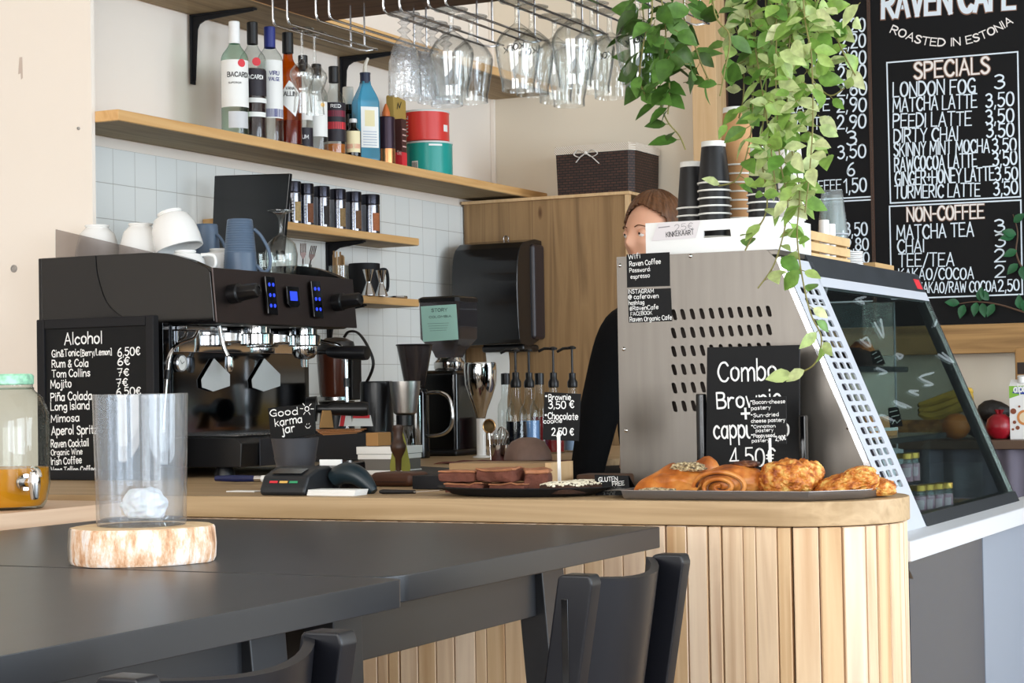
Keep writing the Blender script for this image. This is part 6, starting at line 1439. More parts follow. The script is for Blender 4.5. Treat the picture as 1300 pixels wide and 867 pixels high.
fin('ledge', prism(B(), [(x, 3.86, z) for x, z in lp_], (0, 2.0, 0), .003), mat('ledge_steel', 'e6e9ee', .4, metal=.5), case, label='bright steel ledge')
fin('lower_front', box(B(), (-1.052, YP+.0, .02), (-1.044, 4.615, .840)), mat('dark_mirror_panel', '1d2b42', .12, metal=.25), case, label='dark mirror-like lower front')
fin('lower_front', box(B(), (-1.052, 4.62, .02), (-1.043, 5.86, .840)), mat('film_grey', '98a2b2', .35, metal=.35), case, label='pale grey lower front')
fin('base', box(B(), (XL, YP+.003, 0), (-1.056, 5.85, .80)), BLACKM, case)
# notes stuck on the side panel
def note(name, label, px4, lines, extra=None, y=YP-.0006, m=None, ink=None, th=.0005, wt=.15):
    pts = [at(a, b, y=y) for a, b in px4]
    t = thing(name, label, 'note', ((pts[0].x+pts[1].x)/2, y, pts[0].z)); fin('card', prism(B(), pts, (0, th, 0)), m or CHALKB, t)
    bm = B(); P = yplane(y)
    for ln in lines: write(bm, P, *ln[:6], wt=ln[6] if len(ln) > 6 else wt, jit=.05, lift=.0007)
    fin('lettering', bm, ink or CHALK, t, recalc=False); return t
note('wifi_note', 'upper black note on the steel side giving the wifi password', [(796, 365), (850.6, 363), (850, 320), (795.3, 323)], [('Wifi', 798, 329, 813, 327.5, 6), ('Raven Coffee', 799.5, 338, 839, 334.5, 6), ('Password:', 799.5, 346, 826, 344, 5), ('espresso', 801, 354, 825, 352, 5)])
note('social_note', 'lower black note on the steel side listing social media names', [(798.3, 409.7), (853.4, 407.5), (851.5, 365.8), (796.7, 367.8)], [('INSTAGRAM', 798, 373, 830, 371.5, 5), ('@ caferaven', 798, 380, 836, 378, 5.5), ('hashtag', 798.5, 387, 818, 386, 5), ('#RavenCafe', 799.5, 394.5, 836, 392, 5.5), ('FACEBOOK', 801, 401, 828, 399, 4.5), ('Raven Organic Cafe', 800, 408.5, 853, 405.5, 5.5)])

# ------------------------------------------------------------------ goods inside the case
def black_tag(label, px4, y, marks):
    pts = [at(a, b, y=y) for a, b in px4]; t = thing('price_tag', label, 'price tag', pts[0]); fin('card', prism(B(), pts, (0, .003, 0)), CHALKB, t)
    bm = B(); P = yplane(y)
    for mk in marks: line_on(bm, P, mk, .003, .0008)
    fin('lettering', bm, CHALK, t, recalc=False)
CAKE = mat('chocolate_cake', '2a1712', .7, bump=.5, bscale=60)
yb = 4.62; p = at(1112, 466, y=yb)
t = thing('chocolate_cake', 'dark chocolate cake on the upper shelf of the display case', 'cake', Vector((p.x-.06, yb, 1.2456)))
bm = lathe(B(), [(0, 0), (.062, 0), (.066, .01), (.055, .032), (.03, .045), (0, .048)], (p.x-.05, yb, 1.2456), 28, fn=lambda a, h: 1+.05*math.sin(5*a)); fin('cake', bm, CAKE, t)
black_tag('black price tag leaning on the chocolate cake on the upper shelf', [(1108, 462), (1124, 462), (1116, 444), (1105, 446)], 4.50, [[(1108, 450), (1113, 447)], [(1111, 455), (1117, 452)], [(1114, 460), (1120, 457)]])
p = at(1084, 448, y=4.45); solo('muffin', lump(Vector((p.x-.03, 4.62, 1.2456)), (.034, .034, .036), 61, .1, 2, fine=.05), GOLD, 'golden bun at the left of the upper case shelf', 'bun', origin=(p.x-.03, 4.62, 1.2456))
p = at(1130, 545, y=4.62)
t = thing('orange_cake', 'pale orange layered cake on the lower case shelf', 'cake', Vector((p.x-.05, 4.66, 1.0756)))
fin('cake', lathe(B(), [(0, 0), (.055, 0), (.056, .03), (.052, .046), (0, .047)], (p.x-.05, 4.66, 1.0756), 28), mat('orange_sponge', 'd99a62', .8, bump=.4, bscale=80), t)
fin('icing', lathe(B(), [(.0565, .012), (.0575, .015), (.0565, .02)], (p.x-.05, 4.66, 1.0756), 28), PAPERW, t)
black_tag('black price tag with white print on the lower case shelf', [(1130, 543), (1146, 541), (1140, 516), (1127, 518)], 4.50, [[(1130, 523), (1139, 521)], [(1132, 529), (1141, 527)], [(1133, 538), (1136, 533), (1139, 537), (1143, 533)]])
PINK = mat('pink_yogurt', 'd69ab4', .5); GLD = mat('gold_lid', 'd0a850', .3, metal=.7)
def yog(label, px, y, zb):
    p = at(px, 620, y=y); c = Vector((p.x, y, zb)); t = thing('dessert_jar', label, 'jar', c, 0, 'pink dessert jars in the display case')
    fin('jar', lathe(B(), [(0, 0), (.019, 0), (.021, .003), (.021, .05), (.0175, .057), (.0175, .06)], c, 22), CLEAR, t)
    fin('filling', lathe(B(), [(0, .003), (.0195, .003), (.0195, .044), (0, .044)], c, 20), PINK, t)
    fin('label', band(c, .0214, .014, .036, -.7, .7, 8), mat('pale_pink_label', 'ecd4de', .7), t, recalc=False)
    fin('lid', lathe(B(), [(.0185, .057), (.0192, .057), (.0192, .069), (.018, .07), (0, .07)], c, 22), GLD, t)
for px, y, zb, lab in ((1165, 4.42, .8976, 'leftmost pink dessert jar of the front row, nearest the perforated strip'), (1176, 4.46, .8976, 'second pink dessert jar of the front row'), (1188, 4.50, .8976, 'third pink dessert jar of the front row'), (1199, 4.54, .8976, 'rightmost pink dessert jar of the front row')):
    yog(lab, px, y, zb)
fin('step', box(B(), (-1.42, 4.42, .898), (-1.30, 4.78, .965), .002), PAPERW, case, label='white step for jars')
for px, y, lab in ((1149, 4.56, 'pink dessert jar standing higher on the white step, left'), (1158, 4.615, 'pink dessert jar standing higher on the white step, right')): yog(lab, px, y, .9656)
bm = prism(B(), [(-1.36, 4.80, .898), (-1.33, 5.0, .898), (-1.33, 5.0, 1.03), (-1.36, 4.80, 1.05)], (-.004, 0, 0)); solo('paper_sheet', bm, mat('pale_grey_card', 'c4c8cc', .7), 'pale grey card standing in the low part of the display case', 'card')
# ------------------------------------------------------------------ cups on top of the case
zt_ = ZCT+.0006
fx0, fx1, fz = at(820, 318, y=4.0).x, at(985, 312, y=4.0).x, at(820, 283.5, y=4.0).z
t = thing('cup_tray', 'white tray with a cut-out handle holding stacks of cups', 'tray', ((fx0+fx1)/2, 4.12, zt_))
hs = [at(893, 293, y=4.0), at(927, 291, y=4.0), at(928, 300, y=4.0), at(893, 302, y=4.0)]
fin('front', holed(B(), [Vector((fx0, 4.0, zt_)), Vector((fx1, 4.0, zt_)), Vector((fx1, 4.0, fz)), Vector((fx0, 4.0, fz))], [hs], (0, .006, 0)), CERAM, t)
bm = box(B(), (fx0, 4.0065, zt_), (fx0+.006, 4.25, fz)); box(bm, (fx1-.006, 4.0065, zt_), (fx1, 4.25, fz)); box(bm, (fx0+.006, 4.244, zt_), (fx1-.006, 4.25, fz)); box(bm, (fx0+.006, 4.0065, zt_), (fx1-.006, 4.244, zt_+.005))
fin('tray_body', bm, CERAM, t)
KRAFT = mat('kraft_cup', 'b98a5c', .7); WRIM = mat('paper_rim', 'f0eee8', .6); BCUP = mat('black_cup', '141315', .45); WCUP = mat('white_cup_paper', 'efeeec', .6)
def stack(px, pytop, pyrim, y, m, rt, rb, pitch, n, labtop, labmid, group, base=WRIM, zbase=zt_+.0062):
    ztop = at(px, pytop, y=y).z; h = ztop-at(px, pyrim, y=y).z; p = at(px, 250, y=y)
    n = max(1, min(n, int((ztop-h-zbase)/pitch)+1)); pitch = (ztop-h-zbase-.0006)/max(n-1, 1); first = None
    for i in range(n):
        z = ztop-h-i*pitch; lab = labtop if i == 0 else labmid; loc = Vector((p.x, y, z))
        if first is None:
            first = thing('paper_cup', lab, 'cup', loc, 0, group)
            fin('body', lathe(B(), [(rb, .004), (rt+.001, h-.012), (rt, h-.011)], loc, 28), m, first)
            fin('base_rim', lathe(B(), [(rt+.0012, h-.012), (rt+.0008, h), (rt-.003, h), (rt-.004, h-.008), (0, h-.008)], loc, 28), base, first, label='white base rim')
            fin('rolled_rim', tube(B(), [loc+Vector(((rb+.001)*math.cos(a), (rb+.001)*math.sin(a), .002)) for a in [2*PI*k/32 for k in range(32)]], .0022, 6, closed=True), WRIM, first, label='white rolled rim')
        else: dup(first, loc, 0, lab)
stack(907, 180, 234, 4.11, BCUP, .0265, .0355, .0165, 12, 'top cup of the front black stack, white base up', 'black cup in the front black stack, only its rim showing', 'black cups, front stack')
stack(879, 206, 266, 4.17, BCUP, .026, .0345, .0165, 12, 'top cup of the leftmost black stack, white base up', 'black cup in the leftmost black stack, only its rim showing', 'black cups, left stack')
stack(937, 137, 212, 4.19, KRAFT, .030, .0395, .0185, 14, 'top cup of the tall brown kraft stack', 'brown kraft cup in the tall stack, only its rim showing', 'kraft cups')
stack(969, 187, 249, 4.11, BCUP, .026, .0345, .0165, 12, 'top cup of the black stack half behind the hanging vines', 'black cup in the stack half behind the vines, only its rim showing', 'black cups, right stack')
stack(1001, 165, 232, 4.33, WCUP, .028, .036, .017, 14, 'top cup of the white stack behind the hanging vines', 'white cup in the stack behind the hanging vines, only its rim showing', 'white cups', zbase=zt_)
t = note('gift_card_note', 'white note reading Kinkekaart with a pencilled price on the cup tray', [(827, 306), (883, 302), (889, 279.5), (835, 283.5)], [('KINKEKAART', 846, 301, 881, 297.5, 6, .15), ], y=3.998, m=mat('pinkish_paper', 'e6dfe0', .8), ink=INK)
bm = B(); P = yplane(3.998); write(bm, P, '25€', 857, 293.5, 880, 290.5, 8, .09, lift=.0007); line_on(bm, P, [(836.5, 289), (850, 287.5)], .003, .0007); fin('pencil_price', bm, mat('pencil', '9a9498', .8), t, recalc=False)
# crate with clear cups
cx0, cx1, cy0, cy1 = -1.53, -1.385, 4.42, 4.74
crate = thing('wooden_crate', 'small slatted pale wood crate of clear cups on the case', 'crate', ((cx0+cx1)/2, (cy0+cy1)/2, zt_))
CR = mat('pale_crate_wood', 'dcb884', .6, var=.12, vscale=20)
for k, z in enumerate((zt_, zt_+.026, zt_+.052)):
    fin('slat', box(B(), (cx1-.005, cy0, z+.001), (cx1, cy1, z+.022), .001), CR, crate); fin('slat', box(B(), (cx0, cy0, z+.001), (cx0+.005, cy1, z+.022), .001), CR, crate)
    fin('slat', box(B(), (cx0+.0055, cy0, z+.001), (cx1-.0055, cy0+.005, z+.022), .001), CR, crate); fin('slat', box(B(), (cx0+.0055, cy1-.005, z+.001), (cx1-.0055, cy1, z+.022), .001), CR, crate)
for x in (cx0+.006, cx1-.016):
    for y_ in (cy0+.006, cy1-.016): fin('corner_post', box(B(), (x, y_, zt_), (x+.01, y_+.01, zt_+.076), .001), CR, crate)
fin('floor', box(B(), (cx0+.006, cy0+.006, zt_), (cx1-.006, cy1-.006, zt_+.004)), CR, crate)
PETC = glass('clear_plastic', 'f4f8f8', edge=.4, edgecol='9aa4a4', body=.12, bodycol='e8eeee')
p = at(1057, 300, y=4.60); loc = Vector((-1.44, 4.665, 0)); first = None
ztop = at(1057, 242, x=-1.44).z; h = .115; R = .040
yy = at(1057, 280, x=-1.44).y; pc_ = (ztop-h-zt_-.0052)/6
for i in range(7):
    loc = Vector((-1.44, yy, ztop-h-i*pc_))
    if loc.z < zt_+.0045: break
    lab = 'topmost clear plastic cup in the stack in the crate' if i == 0 else 'clear plastic cup lower in the stack in the crate'
    if first is None:
        first = thing('clear_cup', lab, 'cup', loc, 0, 'clear plastic cups in the crate'); fin('body', lathe(B(), [(R-.001, .002), (R*.66, h-.002), (R*.64, h), (0, h)], loc, 26), PETC, first)
        fin('rim', tube(B(), [loc+Vector((R*math.cos(a), R*math.sin(a), .002)) for a in [2*PI*k/28 for k in range(28)]], .0018, 6, closed=True), WHM, first)
    else: dup(first, loc, 0, lab)
for k, px in enumerate((1046, 1054)):
    y_ = at(px, 300, x=-1.415).y-.0; z1 = at(px, 280+5*k, x=-1.41).z
    lathe_thing('white_tub', 'small white tube standing %s in the crate before the clear cups' % ('left' if k == 0 else 'right'), 'tube', [(0, 0), (.0125, 0), (.0125, z1-zt_-.0055), (.011, z1-zt_-.0045), (0, z1-zt_-.0045)], (-1.405, y_-.03, zt_+.0046), CERAM, 'white tubes in the crate')
p = at(1080, 312, x=-1.40); R = .03
for k in range(9):  # a stack of flat white cup lids
    solo('cup_lid', lathe(B(), [(R-.004, zt_+.0052*k), (R, zt_+.0052*k+.001), (R, zt_+.0052*k+.0038), (R-.004, zt_+.0052*k+.0046), (0, zt_+.0052*k+.0046)], (-1.40, 4.80, 0), 26), CERAM,
         'top one of the small white cup lids stacked right of the crate' if k == 8 else 'small white cup lid lower in the stack right of the crate', 'cup', 'small white cup lids right of the crate')
a, b_ = at(1090, 334, x=-1.36), at(1121, 337, x=-1.36)
solo('kraft_box', box(B(), (-1.42, 4.88, zt_), (-1.36, 5.06, zt_+.022), .002), mat('kraft_card', 'c09a68', .8), 'flat kraft box at the far end of the case top', 'box')
# ------------------------------------------------------------------ menu boards on the back wall
YM = 7.128; PM = yplane(YM)
BLUEW = mat('bluish_chalk', 'e4eef6', .7); WARMO = mat('brown_outline', '8a6a58', .8); FILLW = mat('cream_chalk', 'f3ece6', .7)
xa, xb, xc = max(at(912, 150, y=YM).x, -2.563), at(1108, 250, y=YM).x, at(1313, 250, y=YM).x; zlo = at(1240, 411, y=YM).z; zhi = 2.72
MB_ = mat('menu_black', '0c0c0e', .6, spec=.25, var=.12, vscale=3)
def menu(label, x0, x1, zlo=zlo):
    t = thing('menu_board', label, 'menu board', ((x0+x1)/2, YM, zlo), 0, 'menu chalkboards on the back wall')
    fin('board', box(B(), (x0, YM, zlo), (x1, YM+.018, zhi), .001), MB_, t)
    bm = box(B(), (x0, YM-.004, zlo), (x0+.006, YM-.0005, zhi)); box(bm, (x1-.006, YM-.004, zlo), (x1, YM-.0005, zhi)); fin('edge_trim', bm, mat('brown_trim', '4a3428', .6), t)
    return t
def boxline(bm, pts, w=.006, closed=True): return line_on(bm, PM, pts, w, .001, closed)
tl_ = menu('left black menu board half covered by the hanging vines', xa, xb-.0005); tr_ = menu('right black menu board headed with the cafe name and specials', xb+.0005, xc)
def outlined(t, items, white=FILLW, w_out=.26, w_in=.15, name='lettering'):
    b1, b2 = B(), B()
    for it in items: write(b1, PM, *it[:6], wt=w_out, lift=.0010, jit=.02)
    fin(name, b1, WARMO, t, label='brown outline of the heading', recalc=False)
    rng.seed(11); b3 = b2
    for it in items: write(b3, PM, *it[:6], wt=w_in, lift=.0016, jit=.0)
    fin(name, b3, white, t, label='heading in thick letters', recalc=False)
outlined(tr_, [('RAVEN CAFE', 1121, 22, 1287, 10, 33)], BLUEW, .3, .22)
outlined(tr_, [('SPECIALS', 1161, 100, 1256, 92.5, 20)]); outlined(tr_, [('NON-COFFEE', 1152, 281, 1249, 276.5, 17)])
# arched line under the name
def arch(s, pts, h, m, wt):
    P = smooth_path([(a, b, 0) for a, b in pts], 12); L_ = [0]
    for a, b in zip(P, P[1:]): L_.append(L_[-1]+(b-a).length)
    tot = sum((G[c][0] if c != ' ' else 1.6)+1.1 for c in s)-1.1; u = 0; bm = B()
    def pos(d):
        for i in range(len(L_)-1):
            if d <= L_[i+1] or i == len(L_)-2:
                t = (d-L_[i])/max(L_[i+1]-L_[i], 1e-6); return P[i]+(P[i+1]-P[i])*t
    for c in s:
        w = G[c][0] if c != ' ' else 1.6
        if c != ' ':
            a, b = pos(u/tot*L_[-1]), pos(min((u+w)/tot, 1)*L_[-1]); write(bm, PM, c, a.x, a.y, b.x, b.y, h, wt)
        u += w+1.1
    fin('lettering', bm, m, tr_, recalc=False)
arch('ROASTED IN ESTONIA', [(1130, 41), (1145, 47), (1170, 56), (1203, 58.5), (1235, 54), (1262, 43), (1286, 29)], 9.5, FILLW, .2)
bm = B()
for ln in (('LONDON FOG', 1134, 123.5, 1238, 117.7, 18), ('3', 1263, 112.5, 1275, 111.8, 17), ('MATCHA LATTE', 1134, 142, 1240, 136.3, 17), ('3,50', 1252, 136, 1287, 133.5, 17), ('PEEDI LATTE', 1134, 162.5, 1233, 158.5, 17), ('3,50', 1252, 157, 1287, 154.5, 17),
           ('DIRTY CHAI', 1135, 181, 1216, 178, 17), ('3,50', 1253, 174.5, 1287, 172.5, 17), ('SKINNY MINT MOCHA', 1135, 198.5, 1256, 193, 16), ('3,50', 1260, 193, 1290, 191.5, 16), ('RAWCOCOA LATTE', 1136, 217.5, 1240, 211.5, 17), ('3,50', 1261, 211, 1291, 208.5, 17),
           ('GINGER+HONEY LATTE', 1137, 235.8, 1262, 228.5, 17), ('3,50', 1264, 229.5, 1292, 227.5, 16), ('TURMERIC LATTE', 1136, 252, 1244, 249, 16), ('3,50', 1262, 248, 1292, 246, 16),
           ('MATCHA TEA', 1139, 304, 1236, 299.5, 17), ('3', 1263, 294.5, 1275, 294, 16), ('CHAI', 1140, 321, 1173, 320, 16), ('3', 1264, 313, 1276, 312.5, 16), ('TEE/TEA', 1141, 338.5, 1211, 337.5, 16), ('2', 1263, 332.5, 1276, 332, 16), ('KAKAO/COCOA', 1141, 355.5, 1236, 354, 14), ('2', 1263.5, 352, 1276, 351.5, 15),
           ('RAW KAKAO/RAW COCOA', 1141, 372, 1265, 370, 13), ('2,50', 1268, 370, 1294, 368.5, 14)):
    write(bm, PM, *ln[:6], wt=.135, jit=.03)
boxline(bm, [(1126, 79.6), (1292, 65.8), (1295.6, 249.8), (1130.6, 257.8)], .0075); boxline(bm, [(1129.4, 262), (1296, 254), (1298, 373.6), (1132, 379.5)], .0075)
fin('lettering', bm, BLUEW, tr_, label='white hand lettered specials and prices', recalc=False)
bm = B()
for ln in (('2,20', 1066, 42, 1098, 40, 17), ('2,20', 1066.5, 62, 1098.5, 60, 17), ('2,20', 1066, 82.5, 1099, 80.5, 17), ('2,60', 1064, 102, 1099, 100, 17), ('2,60', 1063.5, 122, 1100, 120, 17), ('2,90', 1063, 142.5, 1099.5, 141, 17), ('2,90', 1063, 164, 1099, 162.5, 17), ('3', 1075.5, 184.5, 1087, 184, 17), ('3,50', 1064, 201.5, 1099, 199.5, 16), ('6', 1076, 223.5, 1085, 223, 16), ('1,50', 1072, 245, 1100, 243, 17),
           ('COFFEE', 1022, 243.5, 1068, 241, 13), ('LATTE', 1002, 143.5, 1053, 140.5, 15), ('LATTE', 1000, 166, 1052, 163, 15), ('MA', 955, 73, 974, 72, 14), ('O', 1029, 120, 1040, 119.5, 13), ('Y', 1028, 88, 1038, 87.5, 13), ('3,50', 1073, 299.5, 1101, 298, 16), ('2,80', 1074, 318.5, 1102.5, 317, 15), ('2,80', 1075, 335, 1103.5, 333.5, 14)):
    write(bm, PM, *ln[:6], wt=.135, jit=.03)
boxline(bm, [(1101.5, -40), (1108.6, 249.6), (930, 259)], .0075, False); boxline(bm, [(930, 263), (1108.7, 253.4), (1111, 382), (935, 388)], .0075)
fin('lettering', bm, BLUEW, tl_, label='white hand lettered prices', recalc=False)
# third board further right, out of the picture but mirrored in the case glass
t3 = menu('black menu board beyond the right edge, mirrored in the case glass', xc+.0005, xc+2.2, 1.04)
bm = B(); q3 = random.Random(9)
for r_ in range(8):
    x = xc+.12
    while x < xc+1.9:
        w = q3.uniform(.03, .07); z = zhi-.2-.13*r_; ribbon(bm, [(p.x, p.y) for p in smooth_path([(x+w*q3.random(), z+.07*q3.random(), 0) for _ in range(4)], 4)], .008, PM, .0012); x += w+.03+(.1 if q3.random() < .2 else 0)
fin('chalk_strokes', bm, BLUEW, t3, recalc=False)
# leafy branches draped over the right board
LEAFD = mat('dark_artificial_leaf', '1f5a34', .45, var=.3, vscale=20)
def leaf(bm, p, d, n, L_, w, fold=.25, curl=.2):
    """one pointed oval leaf from p along d, facing n"""
    d = Vector(d).normalized(); n = (Vector(n)-d*Vector(n).dot(d)).normalized(); s = d.cross(n); rows = []
    for i, (t, ww) in enumerate(((0, .06), (.15, .62), (.38, 1), (.62, .85), (.84, .42), (1, .03))):
        c = p+d*(L_*t)-n*(curl*L_*t*t); rows.append((c-s*w*.5*ww+n*fold*w*.5*ww, c, c+s*w*.5*ww+n*fold*w*.5*ww))
    V = [[bm.verts.new(q) for q in r] for r in rows]
    for a, b in zip(V, V[1:]):
        for k in (0, 1): bm.faces.new((a[k], a[k+1], b[k+1], b[k]))
def branch(label, pts, leaves, seed):
    q = random.Random(seed); t = thing('leafy_branch', label, 'branch', at(*pts[0], y=YM-.03), 0)
    P = smooth_path([at(a, b, y=YM-.03) for a, b in pts], 5); fin('stem', tube(B(), P, [.005-.0035*i/len(P) for i in range(len(P))], 6), mat('twig', '5c4636', .8), t)
    bm = B()
    for a, b, ang in leaves:
        p = at(a, b, y=YM-.032); leaf(bm, p, (math.cos(ang), -.3, math.sin(ang)), (0, -1, .2), .052, .032)
    fin('leaves', thicken(bm, .0008), LEAFD, t)
branch('green twig lying along the bottom edge of the right menu board', [(1330, 402), (1300, 396), (1270, 387), (1240, 383), (1215, 386)], [(1218, 385, 3.0), (1224, 387, 4.4), (1240, 384, 4.5), (1247, 385, 4.9), (1244, 382, 1.4), (1262, 386, 4.2), (1295, 392, 1.6), (1299, 395, 1.2), (1255, 381, 2.2)], 1)
branch('green twig climbing the right edge of the right menu board', [(1312, 350), (1298, 340), (1290, 320), (1292, 295), (1286, 272)], [(1288, 300, 3.2), (1291, 318, 3.5), (1287, 282, .6), (1292, 335, 3.9), (1298, 338, 4.8), (1290, 298, 2.8)], 2)
# ------------------------------------------------------------------ back counter, beam and groceries
bx = [at(1080, 412, y=7.04).x, at(1300, 411, y=7.04).x]; z0_, z1_ = at(1240, 448.5, y=7.04).z, at(1240, 411.5, y=7.04).z
solo('wall_beam', box(B(), (-2.52, 7.04, z0_), (-.9, 7.149, z1_), .003), W_BEAM, 'brown pine beam along the wall under the menu boards', 'beam')
YB = 6.55; zc_ = at(1290, 559, y=YB).z
bc = thing('back_counter', 'low counter with gathered grey curtain along the back wall behind the case', 'counter', (-1.5, 6.85, 0))
fin('worktop', box(B(), (-2.3, YB, zc_-.03), (-.6, 7.02, zc_), .003), mat('dark_walnut_top', '5a4434', .5, var=.2, vscale=9), bc)
CUR = mat('grey_purple_curtain', '6e6874', .85); rows = []
for z in (zc_-.031, zc_-.3, zc_-.7, .02): rows.append([Vector((-2.28+1.66*i/120, YB+.03+.014*math.sin(i*.95)*(.6+.4*math.sin(i*.31)), z)) for i in range(121)])
fin('curtain', thicken(sheet(B(), rows), .002), CUR, bc, label='gathered grey-purple curtain')
fin('frame', box(B(), (-2.27, 6.62, 0), (-.62, 7.0, zc_-.031)), BLACKM, bc)
zf = zc_+.0006
def fp(px, y): return Vector((at(px, 540, y=y).x, y, zf))
c = fp(1269, 6.66); R = .046
t = thing('pomegranate', 'deep red pomegranate on the back counter right of the case glass', 'fruit', c)
fin('fruit', lathe(B(), [(0, .002), (R*.5, .003), (R*.88, R*.45), (R, R*.95), (R*.86, R*1.5), (R*.45, R*1.84), (R*.16, R*1.9), (0, R*1.9)], c, 28, fn=lambda a, h: 1+.03*math.cos(6*a)), mat('pomegranate_red', '8e1420', .3, var=.2, vscale=14), t)
fin('crown', lathe(B(), [(.008, R*1.88), (.011, R*2.05), (.014, R*2.2), (.010, R*2.05), (.006, R*1.9)], c, 12, fn=lambda a, h: 1+.25*math.cos(6*a)), mat('pomegranate_red', '8e1420'), t)
AVO = mat('avocado_skin', '1a1612', .5, bump=.7, bscale=90)
def avocado(label, px, y, rz, z=zf):
    c = Vector((at(px, 540, y=y).x, y, z)); t = thing('avocado', label, 'fruit', c, 0, 'avocados on the back counter')
    fin('fruit', place(lathe(B(), [(0, -.058), (.022, -.052), (.038, -.03), (.042, -.004), (.034, .026), (.02, .05), (.010, .060), (0, .062)], (0, 0, 0), 26, (1, 0, 0)), c+Vector((0, 0, .0425)), rz), AVO, t)
    fin('stem_end', place(lathe(B(), [(.006, .058), (.006, .064), (0, .065)], (0, 0, 0), 10, (1, 0, 0)), c+Vector((0, 0, .0425)), rz), mat('twig', '5c4636'), t)
avocado('big dark avocado behind the pomegranate', 1262, 6.79, .4, zf+.05)
avocado('dark avocado left of the pomegranate, partly behind the case edge', 1240, 6.80, 2.4)
solo('fruit_box', box(B(), (at(1245, 540, y=6.74).x, 6.745, zf), (at(1290, 540, y=6.74).x, 6.86, zf+.049), .004), mat('dark_fruit_box', '2a1e1a', .7), 'low dark box under the big avocado', 'box')
c = fp(1214, 6.66); R = .048; t = thing('orange', 'orange seen through the glass of the display case', 'fruit', c)
fin('fruit', ball(B(), c+Vector((0, 0, R*.94)), (R, R, R*.94), 28, 18), mat('orange_skin', 'c8742c', .45, bump=.3, bscale=220), t); fin('stem_end', lathe(B(), [(0, R*1.88), (.004, R*1.885), (0, R*1.9)], c, 8), mat('twig', '5c4636'), t)
BAN = mat('ripe_banana', 'c8a440', .5, var=.35, vscale=16)
for k, (a0, dy, dz, lab) in enumerate(((0, 0, .0, 'lowest banana of the bunch beyond the case glass'), (.2, .03, .012, 'middle banana of the bunch beyond the case glass'), (.4, .06, .03, 'highest banana of the bunch beyond the case glass'))):
    b0 = fp(1168, 6.78+dy); pts = smooth_path([b0+Vector((x, 0, .075+dz+h)) for x, h in ((-.0, .012), (.04, .0+.01*k), (.09, .012+.012*k), (.14, .032+.01*k), (.175, .058), (.19, .062))], 5); n = len(pts)
    t = thing('banana', lab, 'fruit', b0, 0, 'bananas on the back counter'); rr_ = [.019*math.sin(PI*min(max(i/(n-1)*.86+.09, 0), 1))**.5 for i in range(n)]
    fin('fruit', tube(B(), pts, rr_, 7), BAN, t); fin('tip', ball(B(), pts[0], .0085, 8, 6), mat('banana_tip', '2e2414', .8), t)
bl = fp(1166, 6.74); pts = [bl+Vector((x, 0, .036)) for x in (-.10, -.085, -.04, .03, .09, .115)]
t = thing('bread_loaf', 'brown bread roll lying below the bananas beyond the case glass', 'bread', bl); fin('loaf', tube(B(), smooth_path(pts, 4), [.012]+[.034]*19+[.012], 14, flat=.95) if len(smooth_path(pts, 4)) == 21 else tube(B(), smooth_path(pts, 4), .034, 14), pastry_mat('loaf_crust', '7a4c20', 'a87034', 'c89858', 40, .4), t)
# carton of oat drink and kraft bag at the right edge
c0, c1 = at(1282.5, 558, y=6.64), at(1311, 556, y=6.64); ztc = at(1290, 490, y=6.64).z
t = thing('drink_carton', 'white plant drink carton with green top and blue logo at the right edge', 'carton', ((c0.x+c1.x)/2, 6.68, zf))
fin('carton', box(B(), (c0.x, 6.64, zf), (c1.x, 6.71, ztc), .001), mat('carton_white', 'f0eeea', .4), t)
fin('green_top', prism(B(), [(c0.x, 6.6395, ztc-.042), (c1.x, 6.6395, ztc-.018), (c1.x, 6.6395, ztc), (c0.x, 6.6395, ztc)], (0, .0005, 0)), mat('carton_green', '86bc3a', .4), t, label='green printed top')
fin('gable', prism(B(), [(c0.x, 6.64, ztc+.0005), (c1.x, 6.64, ztc+.0005), (c1.x, 6.675, ztc+.022), (c0.x, 6.675, ztc+.022)], (0, .004, 0)), mat('carton_white', 'f0eeea'), t)
fin('cap', cyl(B(), ((c0.x+c1.x)/2+.002, 6.66, ztc+.014), ((c0.x+c1.x)/2+.002, 6.655, ztc+.034), .014, seg=20), CERAM, t)
YK2 = 6.6388; PK = yplane(YK2)
lg = fin('logo', prism(B(), [at(a, b, y=YK2) for a, b in ((1285, 499), (1290, 491.5), (1309, 490), (1310, 499), (1304, 501))], (0, .0004, 0)), mat('logo_blue', '243c9a', .4), t, label='blue logo')
bm = B(); write(bm, PK, 'alpro', 1287.5, 498, 1307, 496.5, 9, .2, lift=.0008); o = fin('lettering', bm, CHALK, t, recalc=False); o.parent = lg
bm = B(); cc = at(1301, 530, y=YK2)
ell_ = lathe(B(), [(.0, .0004), (.026, .0004), (.026, 0)], cc, 28, (0, -1, 0)); fin('printed_cup', ell_, mat('print_orange', 'd88a48', .5), t, label='printed orange cup')
fin('printed_cup_top', lathe(B(), [(0, .0008), (.018, .0008), (.018, .0004)], cc, 24, (0, -1, 0)), mat('print_cream', 'f0d8b4', .5), t)
bm = B()
for a, b, r_ in ((1286.5, 522, .010), (1288, 536, .006), (1292, 543, .007), (1286, 545, .004), (1294, 516, .004)): lathe(bm, [(0, .0005), (r_, .0005), (r_, 0)], at(a, b, y=YK2), 10, (0, -1, 0))
fin('printed_nuts', bm, mat('print_brown', '8a4a30', .5), t, label='printed brown nuts')
a, b = at(1288.5, 480, y=6.86), at(1322, 480, y=6.86); zt3 = at(1295, 441, y=6.86).z
t = thing('kraft_bag', 'brown kraft bag with dark label behind the drink carton', 'bag', ((a.x+b.x)/2, 6.9, zf)); fin('bag', box(B(), (a.x, 6.86, zf), (b.x, 6.94, zt3), .008), mat('kraft', 'a9804f'), t)
